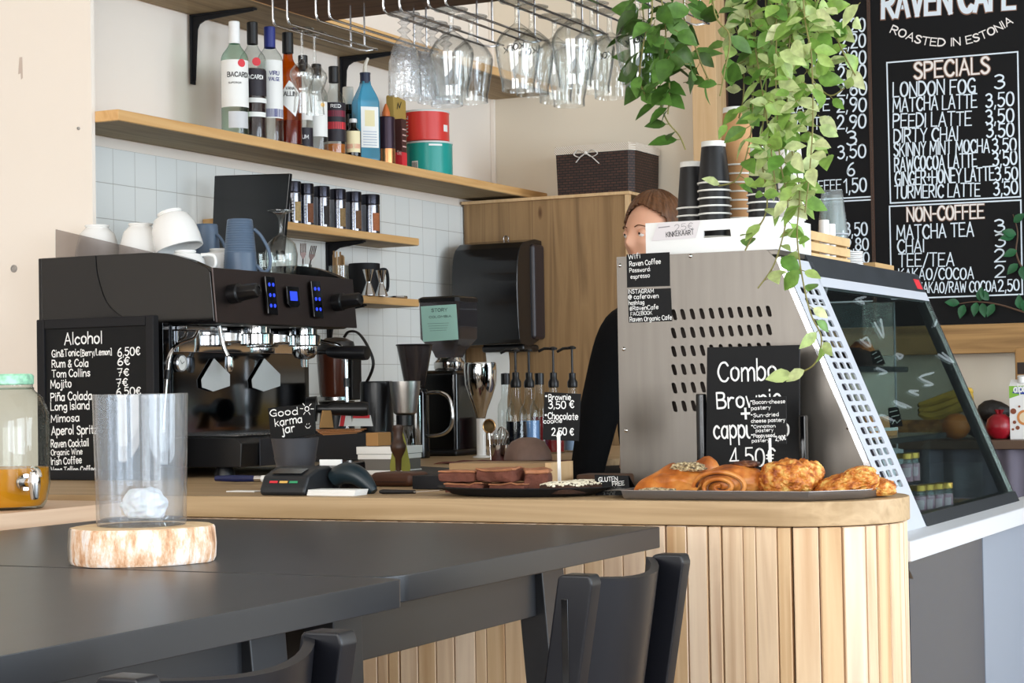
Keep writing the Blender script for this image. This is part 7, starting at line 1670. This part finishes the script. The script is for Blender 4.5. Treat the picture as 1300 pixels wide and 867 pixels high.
fin('label', box(B(), (at(1291.5, 470, y=6.859).x, 6.8588, at(1295, 475, y=6.859).z), (b.x-.012, 6.8596, at(1295, 460, y=6.859).z)), mat('dark_label', '2c211b', .6), t)

# ------------------------------------------------------------------ wire glass racks and hanging glasses
ZR = 1.962; RYN, RYF = 3.36, 3.80
lanes = [(-2.192, -2.157), (-2.088, -2.057), (-1.93, -1.893), (-1.828, -1.79), (-1.678, -1.642), (-1.56, -1.524), (-1.445, -1.41)]
WIRE = mat('rack_chrome', 'c4c4c6', .18, metal=1.)
def rack(label, x0, x1, yf):
    t = thing('glass_rack', label, 'glass rack', ((x0+x1)/2, RYN, ZR), 0, 'wire glass racks under the overhead board')
    for x in (x0, x1):
        P = [Vector((x, RYN, 2.0555))]+[Vector((x, RYN+dy, ZR+dz)) for dy, dz in ((0, .012), (.0035, .0035), (.012, 0))]+[Vector((x, yf, ZR))]
        fin('rail', tube(B(), P, .0026, 8), WIRE, t)
        fin('hanger', tube(B(), [Vector((x, yf-.03, ZR+.0005)), Vector((x, yf-.03, 2.0555))], .0022, 8), WIRE, t)
    m = (x0+x1)/2
    fin('end_bend', tube(B(), [Vector((x0, yf, ZR)), Vector((x0+.003, yf+.03, ZR+.002)), Vector((m, yf+.05, ZR+.008)), Vector((x1-.003, yf+.03, ZR+.002)), Vector((x1, yf, ZR))], .0024, 8), WIRE, t)
nms = ['leftmost wire rack, holding two tulip glasses', 'empty wire rack second from the left', 'third wire rack, holding cut crystal glasses', 'fourth wire rack, holding two wide beer glasses', 'fifth wire rack, holding four beer glasses', 'sixth wire rack, holding three beer glasses', 'rightmost wire rack beside the hanging leaves']
for (x0, x1), nm in zip(lanes, nms): rack(nm, x0, x1, 3.80 if x0 > -2.1 else 3.70)
HG = glass('stem_glass', 'fdfefe', edge=.5, edgecol='a2a8aa', refl=.085); XG = glass('cut_crystal', 'fbfcfd', edge=.4, edgecol='a0a6aa', refl=.10, bump=.8, bscale=60, body=.08, bodycol='f6f8fa')
zg = ZR+.0031
def solid(p): return [(r, -h) for r, h in p]
BEER = [(0, -.0), (.034, -.0005), (.034, .0015), (.010, .006), (.005, .012), (.0048, .035), (.007, .044), (.018, .052), (.034, .066), (.0435, .082), (.0445, .092), (.041, .12), (.0345, .155), (.0325, .163), (.0325, .177), (.0312, .177), (.031, .163), (.033, .155), (.0395, .12), (.043, .092), (.042, .083), (.033, .068), (.016, .055), (0, .052)]
TULIP = [(0, 0), (.026, -.0005), (.026, .0015), (.008, .004), (.0035, .010), (.0032, .062), (.006, .070), (.016, .076), (.025, .088), (.0265, .098), (.022, .112), (.0165, .124), (.0155, .132), (.018, .15), (.0195, .174), (.0185, .174), (.017, .15), (.0145, .132), (.0155, .123), (.021, .111), (.0255, .098), (.024, .088), (.014, .078), (0, .074)]
CRYS = [(0, 0), (.032, -.0005), (.033, .002), (.012, .008), (.006, .013), (.013, .018), (.006, .024), (.005, .027), (.014, .034), (.006, .041), (.005, .044), (.011, .050), (.017, .058), (.026, .075), (.031, .10), (.0325, .13), (.033, .165), (.0318, .165), (.031, .13), (.029, .10), (.024, .077), (.012, .062), (0, .060)]
def hanging(name, label, px, lane, prof, m, group, fn=None, seg=36, kolk=None):
    x = sum(lanes[lane])/2; p = at(px, 45, x=x); c = Vector((x, p.y, zg))
    t = thing(name, label, 'glass', c, 0, group)
    fin('glass', lathe(B(), [(r, -h) for r, h in prof], c, seg, fn=fn), m, t)
    if kolk is not None:
        bm = B(); vd = toward(c); sd = Vector((-vd.y, vd.x, 0)); adv = 0; R = .0418
        for ch in 'KOLK':
            for st in G[ch][1]:
                k = B(); ribbon(k, [((adv+q_[0])*.0021, q_[1]*.0019) for q_ in st], .0022, (Vector(), Vector((1, 0, 0)), Vector((0, 1, 0)), Vector((0, 0, 1))), .0004)
                for v in k.verts:
                    a = kolk-v.co.x/R; r = .0448-.0; v.co = c+(vd*math.cos(a)+sd*math.sin(a))*(r+v.co.z)+Vector((0, 0, -.088-v.co.y+(-.25*v.co.x)))
                _merge(bm, k)
            adv += G[ch][0]+1.2
        fin('lettering', bm, INK, t, label='small black word printed on the glass', recalc=False)
    return t
GT = 'tulip glasses hanging from the rack'; GCY = 'cut crystal glasses hanging from the rack'; GBE = 'beer glasses hanging from the rack'
hanging('tulip_glass', 'left one of the two slim tulip glasses hanging before the bottles', 383, 0, TULIP, HG, GT)
hanging('tulip_glass', 'right one of the two slim tulip glasses hanging before the bottles', 399, 0, TULIP, HG, GT)
cutf = lambda a, h: 1+(.035*math.cos(14*a+h*160) if h < -.05 else .0)
for px, lab in ((513, 'cut crystal goblet hanging leftmost of its row'), (531.5, 'cut crystal goblet hanging second in its row'), (549, 'cut crystal goblet hanging third in its row'), (566, 'cut crystal goblet at the right end of its row, behind a beer glass')):
    hanging('crystal_goblet', lab, px, 2, CRYS, XG, GCY, fn=cutf, seg=56)
for px, ln, lab, kk in ((573, 3, 'beer glass hanging over the crystal goblets, nearer one', None), (598, 3, 'beer glass hanging just right of the crystal goblets, farther one', None), (657, 4, 'beer glass with a printed word, left end of the right-hand group', .25), (675, 4, 'beer glass with a printed word, right behind the left end one', .2), (704, 4, 'third beer glass along the fifth rack', None), (721, 4, 'farthest beer glass of the fifth rack', None),
                        (729, 5, 'largest looking beer glass in the middle of the right-hand group', None), (752, 5, 'beer glass second along the sixth rack', -.1), (774, 5, 'farthest beer glass of the sixth rack', .1), (810, 6, 'beer glass with a printed word half behind the hanging leaves', .3)):
    hanging('beer_glass', lab, px, ln, BEER, HG, GBE, kolk=kk)

# ------------------------------------------------------------------ trailing plants
def leafmat(nm, a, b, c):
    m = bpy.data.materials.new(nm); m.use_nodes = True; N = m.node_tree.nodes; L = m.node_tree.links; p = N['Principled BSDF']; p.inputs['Roughness'].default_value = .38
    g = N.new('ShaderNodeNewGeometry'); r = ramp(N, [(0, a), (.5, b), (1, c)]); L.new(g.outputs['Random Per Island'], r.inputs[0])
    tc = N.new('ShaderNodeTexCoord'); n = N.new('ShaderNodeTexNoise'); n.inputs['Scale'].default_value = 60; n.inputs['Detail'].default_value = 3; L.new(tc.outputs['Object'], n.inputs[0])
    mr = N.new('ShaderNodeMapRange'); mr.inputs[1].default_value = .35; mr.inputs[2].default_value = .65; mr.inputs[3].default_value = .8; mr.inputs[4].default_value = 1.2; L.new(n.outputs[0], mr.inputs[0])
    hs = N.new('ShaderNodeHueSaturation'); L.new(mr.outputs[0], hs.inputs['Value']); L.new(r.outputs[0], hs.inputs['Color']); L.new(hs.outputs[0], p.inputs['Base Color'])
    tr = N.new('ShaderNodeBsdfTranslucent'); L.new(hs.outputs[0], tr.inputs[0]); mx = N.new('ShaderNodeMixShader'); mx.inputs[0].default_value = .28
    L.new(p.outputs[0], mx.inputs[1]); L.new(tr.outputs[0], mx.inputs[2]); L.new(mx.outputs[0], N['Material Output'].inputs[0]); return m
LG = leafmat('variegated_leaf', '5c8a38', '98b85c', 'd3d9a4'); LD = leafmat('backlit_leaf', '3a5222', '4a702c', '6a9446')  # second leaf green is darkened to stand for backlight
VST = mat('vine_stem', '7a7440', .6)
def plant(label, y, pot, strands, lm, seed, size, dens, fill=()):
    q = random.Random(seed); pc = at(*pot, y=y)
    t = thing('trailing_plant', label, 'plant', pc)
    R = .085
    fin('pot', lathe(B(), [(0, 0), (R*.72, 0), (R, .13), (R*1.04, .14), (R*.98, .142), (R*.9, .11), (0, .11)], pc, 28), CERAM, t, label='white hanging pot')
    bm = B()
    for k in range(3):
        a = 2*PI*k/3; tube(bm, [pc+Vector((R*math.cos(a), R*math.sin(a), .137)), pc+Vector((0, 0, .5)), pc+Vector((0, 0, 3.099-pc.z))], .002, 6)
    fin('cords', bm, mat('cord', 'b9a888', .9), t)
    st, lv = B(), B()
    def put(p, sz=1.):
        a = q.uniform(0, 2*PI); d = Vector((math.cos(a), math.sin(a)*.7-.25, q.uniform(-1.1, .35))).normalized(); L_ = size*sz*q.uniform(.7, 1.25)
        n = Vector((q.uniform(-.6, .6), -1+q.uniform(-.2, .7), q.uniform(.0, .9)))
        pe = p+d*q.uniform(.004, .014); tube(st, [p, pe], .0008, 4); leaf(lv, pe, d, n, L_, L_*q.uniform(.5, .66), q.uniform(.1, .4), q.uniform(.05, .35))
    for pts, dn in strands:
        P0 = [pc+Vector((q.uniform(-.05, .05), q.uniform(-.05, .05), .11))]
        w = [at(a, b, y=y+dy) for a, b, dy in pts]
        if pts[0][1] <= 5:
            top = Vector((w[0].x, w[0].y, max(pc.z+.135, w[0].z+.02))); e = Vector((w[0].x-pc.x, w[0].y-pc.y, 0))
            rim = pc+(e.normalized()*R*1.02 if e.length > .01 else Vector((R, 0, 0)))+Vector((0, 0, .148)); P0 = [pc+Vector((0, 0, .115)), rim]
        else: P0 = []
        P = smooth_path(P0+w, 6); tube(st, P, .0016, 5)
        acc = 0
        for a, b in zip(P, P[1:]):
            acc += (b-a).length
            while acc > .021/dn/dens: acc -= .021/dn/dens; put(a+(b-a)*q.random())
    for cx_f, cy_f, sx_f, sy_f, n in fill:
        for k in range(n): put(at(q.gauss(cx_f, sx_f), q.gauss(cy_f, sy_f), y=y+q.uniform(-.08, .10)), 1.05)
    fin('stems', st, VST, t); fin('leaves', lv, lm, t, recalc=False)
plant('long pale green trailing plant hanging down over the display case', 3.62, (992, -75), [
    ([(960, 0, 0), (957, 60, .02), (955, 150, .02), (948, 195, .01), (935, 228, 0), (912, 236, -.02)], .9), ([(985, 0, -.04), (985, 100, -.04), (990, 200, -.03), (1000, 262, -.02), (985, 330, -.04), (962, 366, -.05)], .85),
    ([(1010, 0, 0), (1000, 90, 0), (1002, 170, -.02), (1015, 240, -.02), (1012, 300, -.05), (1020, 360, -.08), (1030, 400, -.09), (1043, 430, -.1), (1034, 462, -.1), (1008, 476, -.1)], .8), ([(1035, 0, 0), (1058, 40, .02), (1072, 70, .02), (1086, 96, .02)], .9),
    ([(930, 0, .04), (942, 60, .05), (944, 120, .05), (938, 150, .04)], .7), ([(1000, 0, .04), (1020, 80, .05), (1050, 120, .05), (1072, 112, .05)], .8), ([(972, 0, .05), (972, 120, .05), (966, 190, .02), (974, 262, -.02), (955, 300, -.05), (946, 318, -.05)], .7),
    ([(1020, 0, -.05), (1030, 70, -.06), (1032, 150, -.05), (1028, 215, -.05), (1022, 270, -.05)], .9), ([(950, 0, -.03), (962, 80, -.04), (975, 160, -.04), (985, 240, -.04)], .8)],
    LG, 8, .044, .95, ((1005, 20, 42, 22, 95), (995, 90, 30, 34, 66), (1000, 165, 22, 34, 44), (1002, 235, 14, 26, 18)))
plant('leafy trailing plant hanging at the end of the glass racks, backlit shade in its leaf colour', 3.48, (858, -88), [
    ([(815, 0, 0), (822, 60, 0), (830, 105, 0), (845, 150, 0), (862, 172, 0), (870, 190, 0)], 1.0), ([(840, 0, -.02), (846, 60, -.02), (850, 110, -.02), (848, 145, -.02)], 1.0), ([(868, 0, .02), (880, 50, .02), (890, 80, .02), (900, 102, .02)], .8),
    ([(905, 0, .02), (926, 45, .02), (920, 90, .02), (914, 122, .02)], .7), ([(828, 0, -.04), (818, 50, -.05), (812, 100, -.05), (822, 125, -.05)], .9)],
    LD, 5, .054, .9, ((845, 35, 22, 26, 30), (848, 95, 20, 24, 24)))
# ------------------------------------------------------------------ person behind the bar
def skin(verts, edges, radii, sub=2):
    """a continuous limb or body surface grown round a skeleton, returned as a bmesh in world coordinates"""
    me = bpy.data.meshes.new('skel'); me.from_pydata([tuple(v) for v in verts], edges, []); o = bpy.data.objects.new('skel', me); C.objects.link(o)
    m = o.modifiers.new('s', 'SKIN'); m.use_smooth_shade = True
    for i, r in enumerate(radii):
        sv = me.skin_vertices[0].data[i]; sv.radius = r if isinstance(r, tuple) else (r, r); sv.use_root = i == 0
    u = o.modifiers.new('u', 'SUBSURF'); u.levels = sub; u.render_levels = sub
    dg = bpy.context.evaluated_depsgraph_get(); ev = o.evaluated_get(dg); m2 = bpy.data.meshes.new_from_object(ev)
    bm = B(); bm.from_mesh(m2); bpy.data.objects.remove(o); bpy.data.meshes.remove(m2); bpy.data.meshes.remove(me); return bm
YPn = 5.35; hc = at(834, 302, y=YPn)
PX, PY = hc.x, hc.y
per = thing('person', 'person in a black sweater behind the display case, brown hair, half of the face showing', 'person', (PX, PY+.03, 0))
SKIN = mat('skin', 'd8a284', .5, sss=.15); HAIR = mat('brown_hair', '5e3c22', .5, var=.35, vscale=30, stretch=(6, 6, 1)); BLK = mat('black_knit', '0b0b0d', .9, spec=.15, bump=.3, bscale=250); DKJ = mat('dark_trousers', '1b1c22', .85)
SHO = mat('black_shoes', '121212', .5)
fa = math.radians(246); F = Vector((math.cos(fa), math.sin(fa), 0)); S_ = Vector((-F.y, F.x, 0))  # facing; S_ is the person's left
def bp_(s, f, z): return Vector((PX, PY, z))+S_*s+F*f
zc_h = hc.z-.0; zs = zc_h-.232   # shoulder height
zh = .95
# torso, neck and legs in one body; the black sweater is the same surface grown a little thicker
L0 = at(787, 416, y=PY-.12); E0 = at(757, 540, y=PY-.20); W0 = at(737, 640, y=PY-.30)
sgn = 1 if S_.dot(L0-Vector((PX, PY, L0.z))) > 0 else -1
R0_ = Vector((2*PX-L0.x, 2*PY-L0.y+.05, L0.z)); E1 = R0_+Vector((.08, -.05, -.27)); W1 = E1+Vector((-.05, -.18, -.14))
nv = [bp_(0, 0, zh), bp_(0, .01, zh+.17), bp_(0, .01, zh+.33), bp_(0, 0, zs-.03), bp_(0, .01, zs+.06), bp_(0, .02, zc_h-.09)]
sweater = skin(nv[:4]+[bp_(0, 0, zs+.035)]+[(nv[3]+L0)/2+Vector((0, 0, .01)), L0, E0, W0]+[(nv[3]+R0_)/2+Vector((0, 0, .01)), R0_, E1, W1],
               [(0, 1), (1, 2), (2, 3), (3, 4), (3, 5), (5, 6), (6, 7), (7, 8), (3, 9), (9, 10), (10, 11), (11, 12)],
               [(.155, .125), (.14, .11), (.155, .12), (.12, .09), .062, .085, .075, .062, .045, .085, .075, .062, .045])
fin('sweater', sweater, BLK, per, label='black long-sleeved sweater')
hl = bp_(.09, 0, zh-.06); hr = bp_(-.09, 0, zh-.06)
legs = skin([bp_(0, 0, zh+.03), hl, bp_(.10, .02, .50), bp_(.10, -.01, .085), hr, bp_(-.10, .03, .50), bp_(-.10, .0, .085)], [(0, 1), (1, 2), (2, 3), (0, 4), (4, 5), (5, 6)], [(.15, .12), .095, .068, .052, .095, .068, .052])
fin('trousers', legs, DKJ, per, label='dark trousers')
for s in (.10, -.10):
    sh = skin([bp_(s, -.05, .045), bp_(s, .02, .045), bp_(s, .13, .035), bp_(s, .19, .03)], [(0, 1), (1, 2), (2, 3)], [(.042, .04), (.045, .045), (.045, .034), (.03, .024)])
    for v in sh.verts: v.co.z = max(v.co.z, .002)
    fin('shoe', sh, SHO, per)
def hand(w, d, up, side):
    d = Vector(d).normalized(); side = Vector(side).normalized(); V = [w, w+d*.045, w+d*.085]; E = [(0, 1), (1, 2)]; Rr = [.025, (.036, .02), (.034, .018)]
    nb = d.cross(side).normalized()
    for k, (o_, l_) in enumerate(((-.027, .062), (-.009, .072), (.009, .068), (.026, .052))):
        b0 = w+d*.088+side*o_; i0 = len(V); V += [b0, b0+d*l_*.4+nb*.004, b0+d*l_*.75+nb*.016, b0+d*l_*.92+nb*.03]; E += [(2, i0), (i0, i0+1), (i0+1, i0+2), (i0+2, i0+3)]; Rr += [.010, .0092, .0085, .0075]
    i0 = len(V); b0 = w+d*.035-side*.034; V += [b0, b0+d*.03-side*.016+nb*.01, b0+d*.055-side*.018+nb*.018]; E += [(1, i0), (i0, i0+1), (i0+1, i0+2)]; Rr += [.013, .011, .009]
    return skin(V, E, Rr, 1)
body_head = skin(nv[:4]+[bp_(0, .008, zs+.07), bp_(0, .015, zc_h-.085), bp_(0, .0, zc_h-.02)]+[(nv[3]+L0)/2+Vector((0, 0, .005)), L0, E0, W0]+[(nv[3]+R0_)/2+Vector((0, 0, .005)), R0_, E1, W1]+[hl, bp_(.10, .02, .50), bp_(.10, -.01, .085), hr, bp_(-.10, .03, .50), bp_(-.10, .0, .085)],
               [(0, 1), (1, 2), (2, 3), (3, 4), (4, 5), (5, 6), (3, 7), (7, 8), (8, 9), (9, 10), (3, 11), (11, 12), (12, 13), (13, 14), (0, 15), (15, 16), (16, 17), (0, 18), (18, 19), (19, 20)],
               [(.13, .10), (.115, .085), (.13, .095), (.09, .07), .056, .055, .05, .06, .052, .042, .028, .06, .052, .042, .028, .075, .05, .036, .075, .05, .036])
# head: a shaped sphere with brow, sockets, cheeks, jaw; features follow the facing direction
HC = Vector((PX, PY, zc_h)); head = B(); bmesh.ops.create_uvsphere(head, u_segments=64, v_segments=48, radius=1)
for v in head.verts:
    x, y, z = v.co  # local: y forward, x to the person's left
    sx, sy_, sz = .076, .096, .118
    if z < 0: sx *= 1-.26*(-z)**1.5; sy_ *= 1-.06*(-z)
    px_, py_, pz_ = x*sx, y*sy_, z*sz
    if y > 0:
        def g_(cx_, cz_, w, h): return math.exp(-((px_-cx_)/w)**2-((pz_-cz_)/h)**2)
        py_ += .022*g_(0, -.022, .010, .020)+.010*g_(0, .002, .008, .022)            # nose
        py_ -= .010*(g_(.031, .008, .014, .010)+g_(-.031, .008, .014, .010))           # eye sockets
        py_ += .005*(g_(.03, .026, .02, .007)+g_(-.03, .026, .02, .007))               # brows
        py_ += .004*(g_(.036, -.02, .016, .016)+g_(-.036, -.02, .016, .016))           # cheeks
        py_ += .007*g_(0, -.058, .018, .005)+.006*g_(0, -.068, .016, .005)-.004*g_(0, -.063, .02, .0025)  # lips
        py_ += .008*g_(0, -.098, .018, .014)                                           # chin
    v.co = HC+S_*px_+F*(py_+.012)+Vector((0, 0, pz_))
_merge(body_head, head)
me_t = {}
for w, s_, d in ((W0, 1, Vector((-.1, -.25, -1))), (W1, -1, Vector((-.3, -.6, -.5)))): _merge(body_head, hand(w, d, None, S_*s_ if s_ > 0 else -S_))
bmesh.ops.recalc_face_normals(body_head, faces=body_head.faces)
me = bpy.data.meshes.new('t'); body_head.to_mesh(me); body_head.free(); o = bpy.data.objects.new('t', me); C.objects.link(o)
m = o.modifiers.new('r', 'REMESH'); m.mode = 'VOXEL'; m.voxel_size = .0045
m = o.modifiers.new('s', 'SMOOTH'); m.factor = .5; m.iterations = 3
ev = o.evaluated_get(bpy.context.evaluated_depsgraph_get()); m2 = bpy.data.meshes.new_from_object(ev); body_head = B(); body_head.from_mesh(m2); bpy.data.objects.remove(o)
fin('body', body_head, SKIN, per, label='face, neck and hands', ang=80)
for s in (.031, -.031):
    e = HC+S_*s+F*.091+Vector((0, 0, .008)); ey = fin('eye', ball(B(), e, .0115, 16, 12), mat('eye_white', 'e8e2dc', .2), per)
    o = fin('iris', ball(B(), e+F*.0072, .0056, 12, 8), mat('iris_dark', '2c221c', .15), per, label='dark iris'); o.parent = ey
    o = fin('eyelid', ball(B(), e+Vector((0, 0, .0022))-F*.0012, (.0132, .0132, .0118), 16, 12), SKIN, per); o.parent = ey
    br = tube(B(), smooth_path([HC+S_*(s*.55)+F*.106+Vector((0, 0, .027)), HC+S_*s+F*.1035+Vector((0, 0, .032)), HC+S_*(s*1.55)+F*.090+Vector((0, 0, .027))], 5), .0028, 6, flat=.5); fin('eyebrow', br, HAIR, per)
    c_ = HC+S_*(math.copysign(.073, s))+F*.0+Vector((0, 0, -.005)); fin('ear', ball(B(), c_, (.010, .018, .031), 14, 10, Matrix.Rotation(math.atan2(F.y, F.x)-PI/2, 4, 'Z')), SKIN, per)
fin('lips', _merge(ball(B(), HC+F*.1035+Vector((0, 0, -.058)), (.02, .006, .005), 14, 8, Matrix.Rotation(math.atan2(F.y, F.x)-PI/2, 4, 'Z')), ball(B(), HC+F*.1025+Vector((0, 0, -.067)), (.017, .006, .005), 14, 8, Matrix.Rotation(math.atan2(F.y, F.x)-PI/2, 4, 'Z'))), mat('lips', 'b8645a', .4), per)
hair = B(); bmesh.ops.create_uvsphere(hair, u_segments=160, v_segments=110, radius=1); dead = []
for v in hair.verts:
    x, y, z = v.co; a = math.atan2(x, y)
    st = 1+.05*mn.noise(Vector((a*9, z*2, 1)))+.008*mn.noise(Vector((a*22, z*4, 5)))
    line = .60-.42*min(1, abs(x-.15))**1.4+.02*mn.noise(Vector((a*30, 0, 0))) # hairline over the brow, falling behind the ears
    keep = z > line-1.55*max(0, .42-y) if y > -.15 else z > -.8
    v.co = HC+S_*(x*.093*st)+F*(y*.112*st-.004)+Vector((0, 0, z*.136*st+.006+.010*max(0, y)*(z > .4)))
    if not keep: dead.append(v)
bmesh.ops.delete(hair, geom=dead, context='VERTS'); thicken(hair, .006)
_merge(hair, ball(B(), HC-F*.118+Vector((0, 0, .0)), (.05, .05, .055), 20, 14))
fin('hair', hair, HAIR, per, label='brown hair tied back')
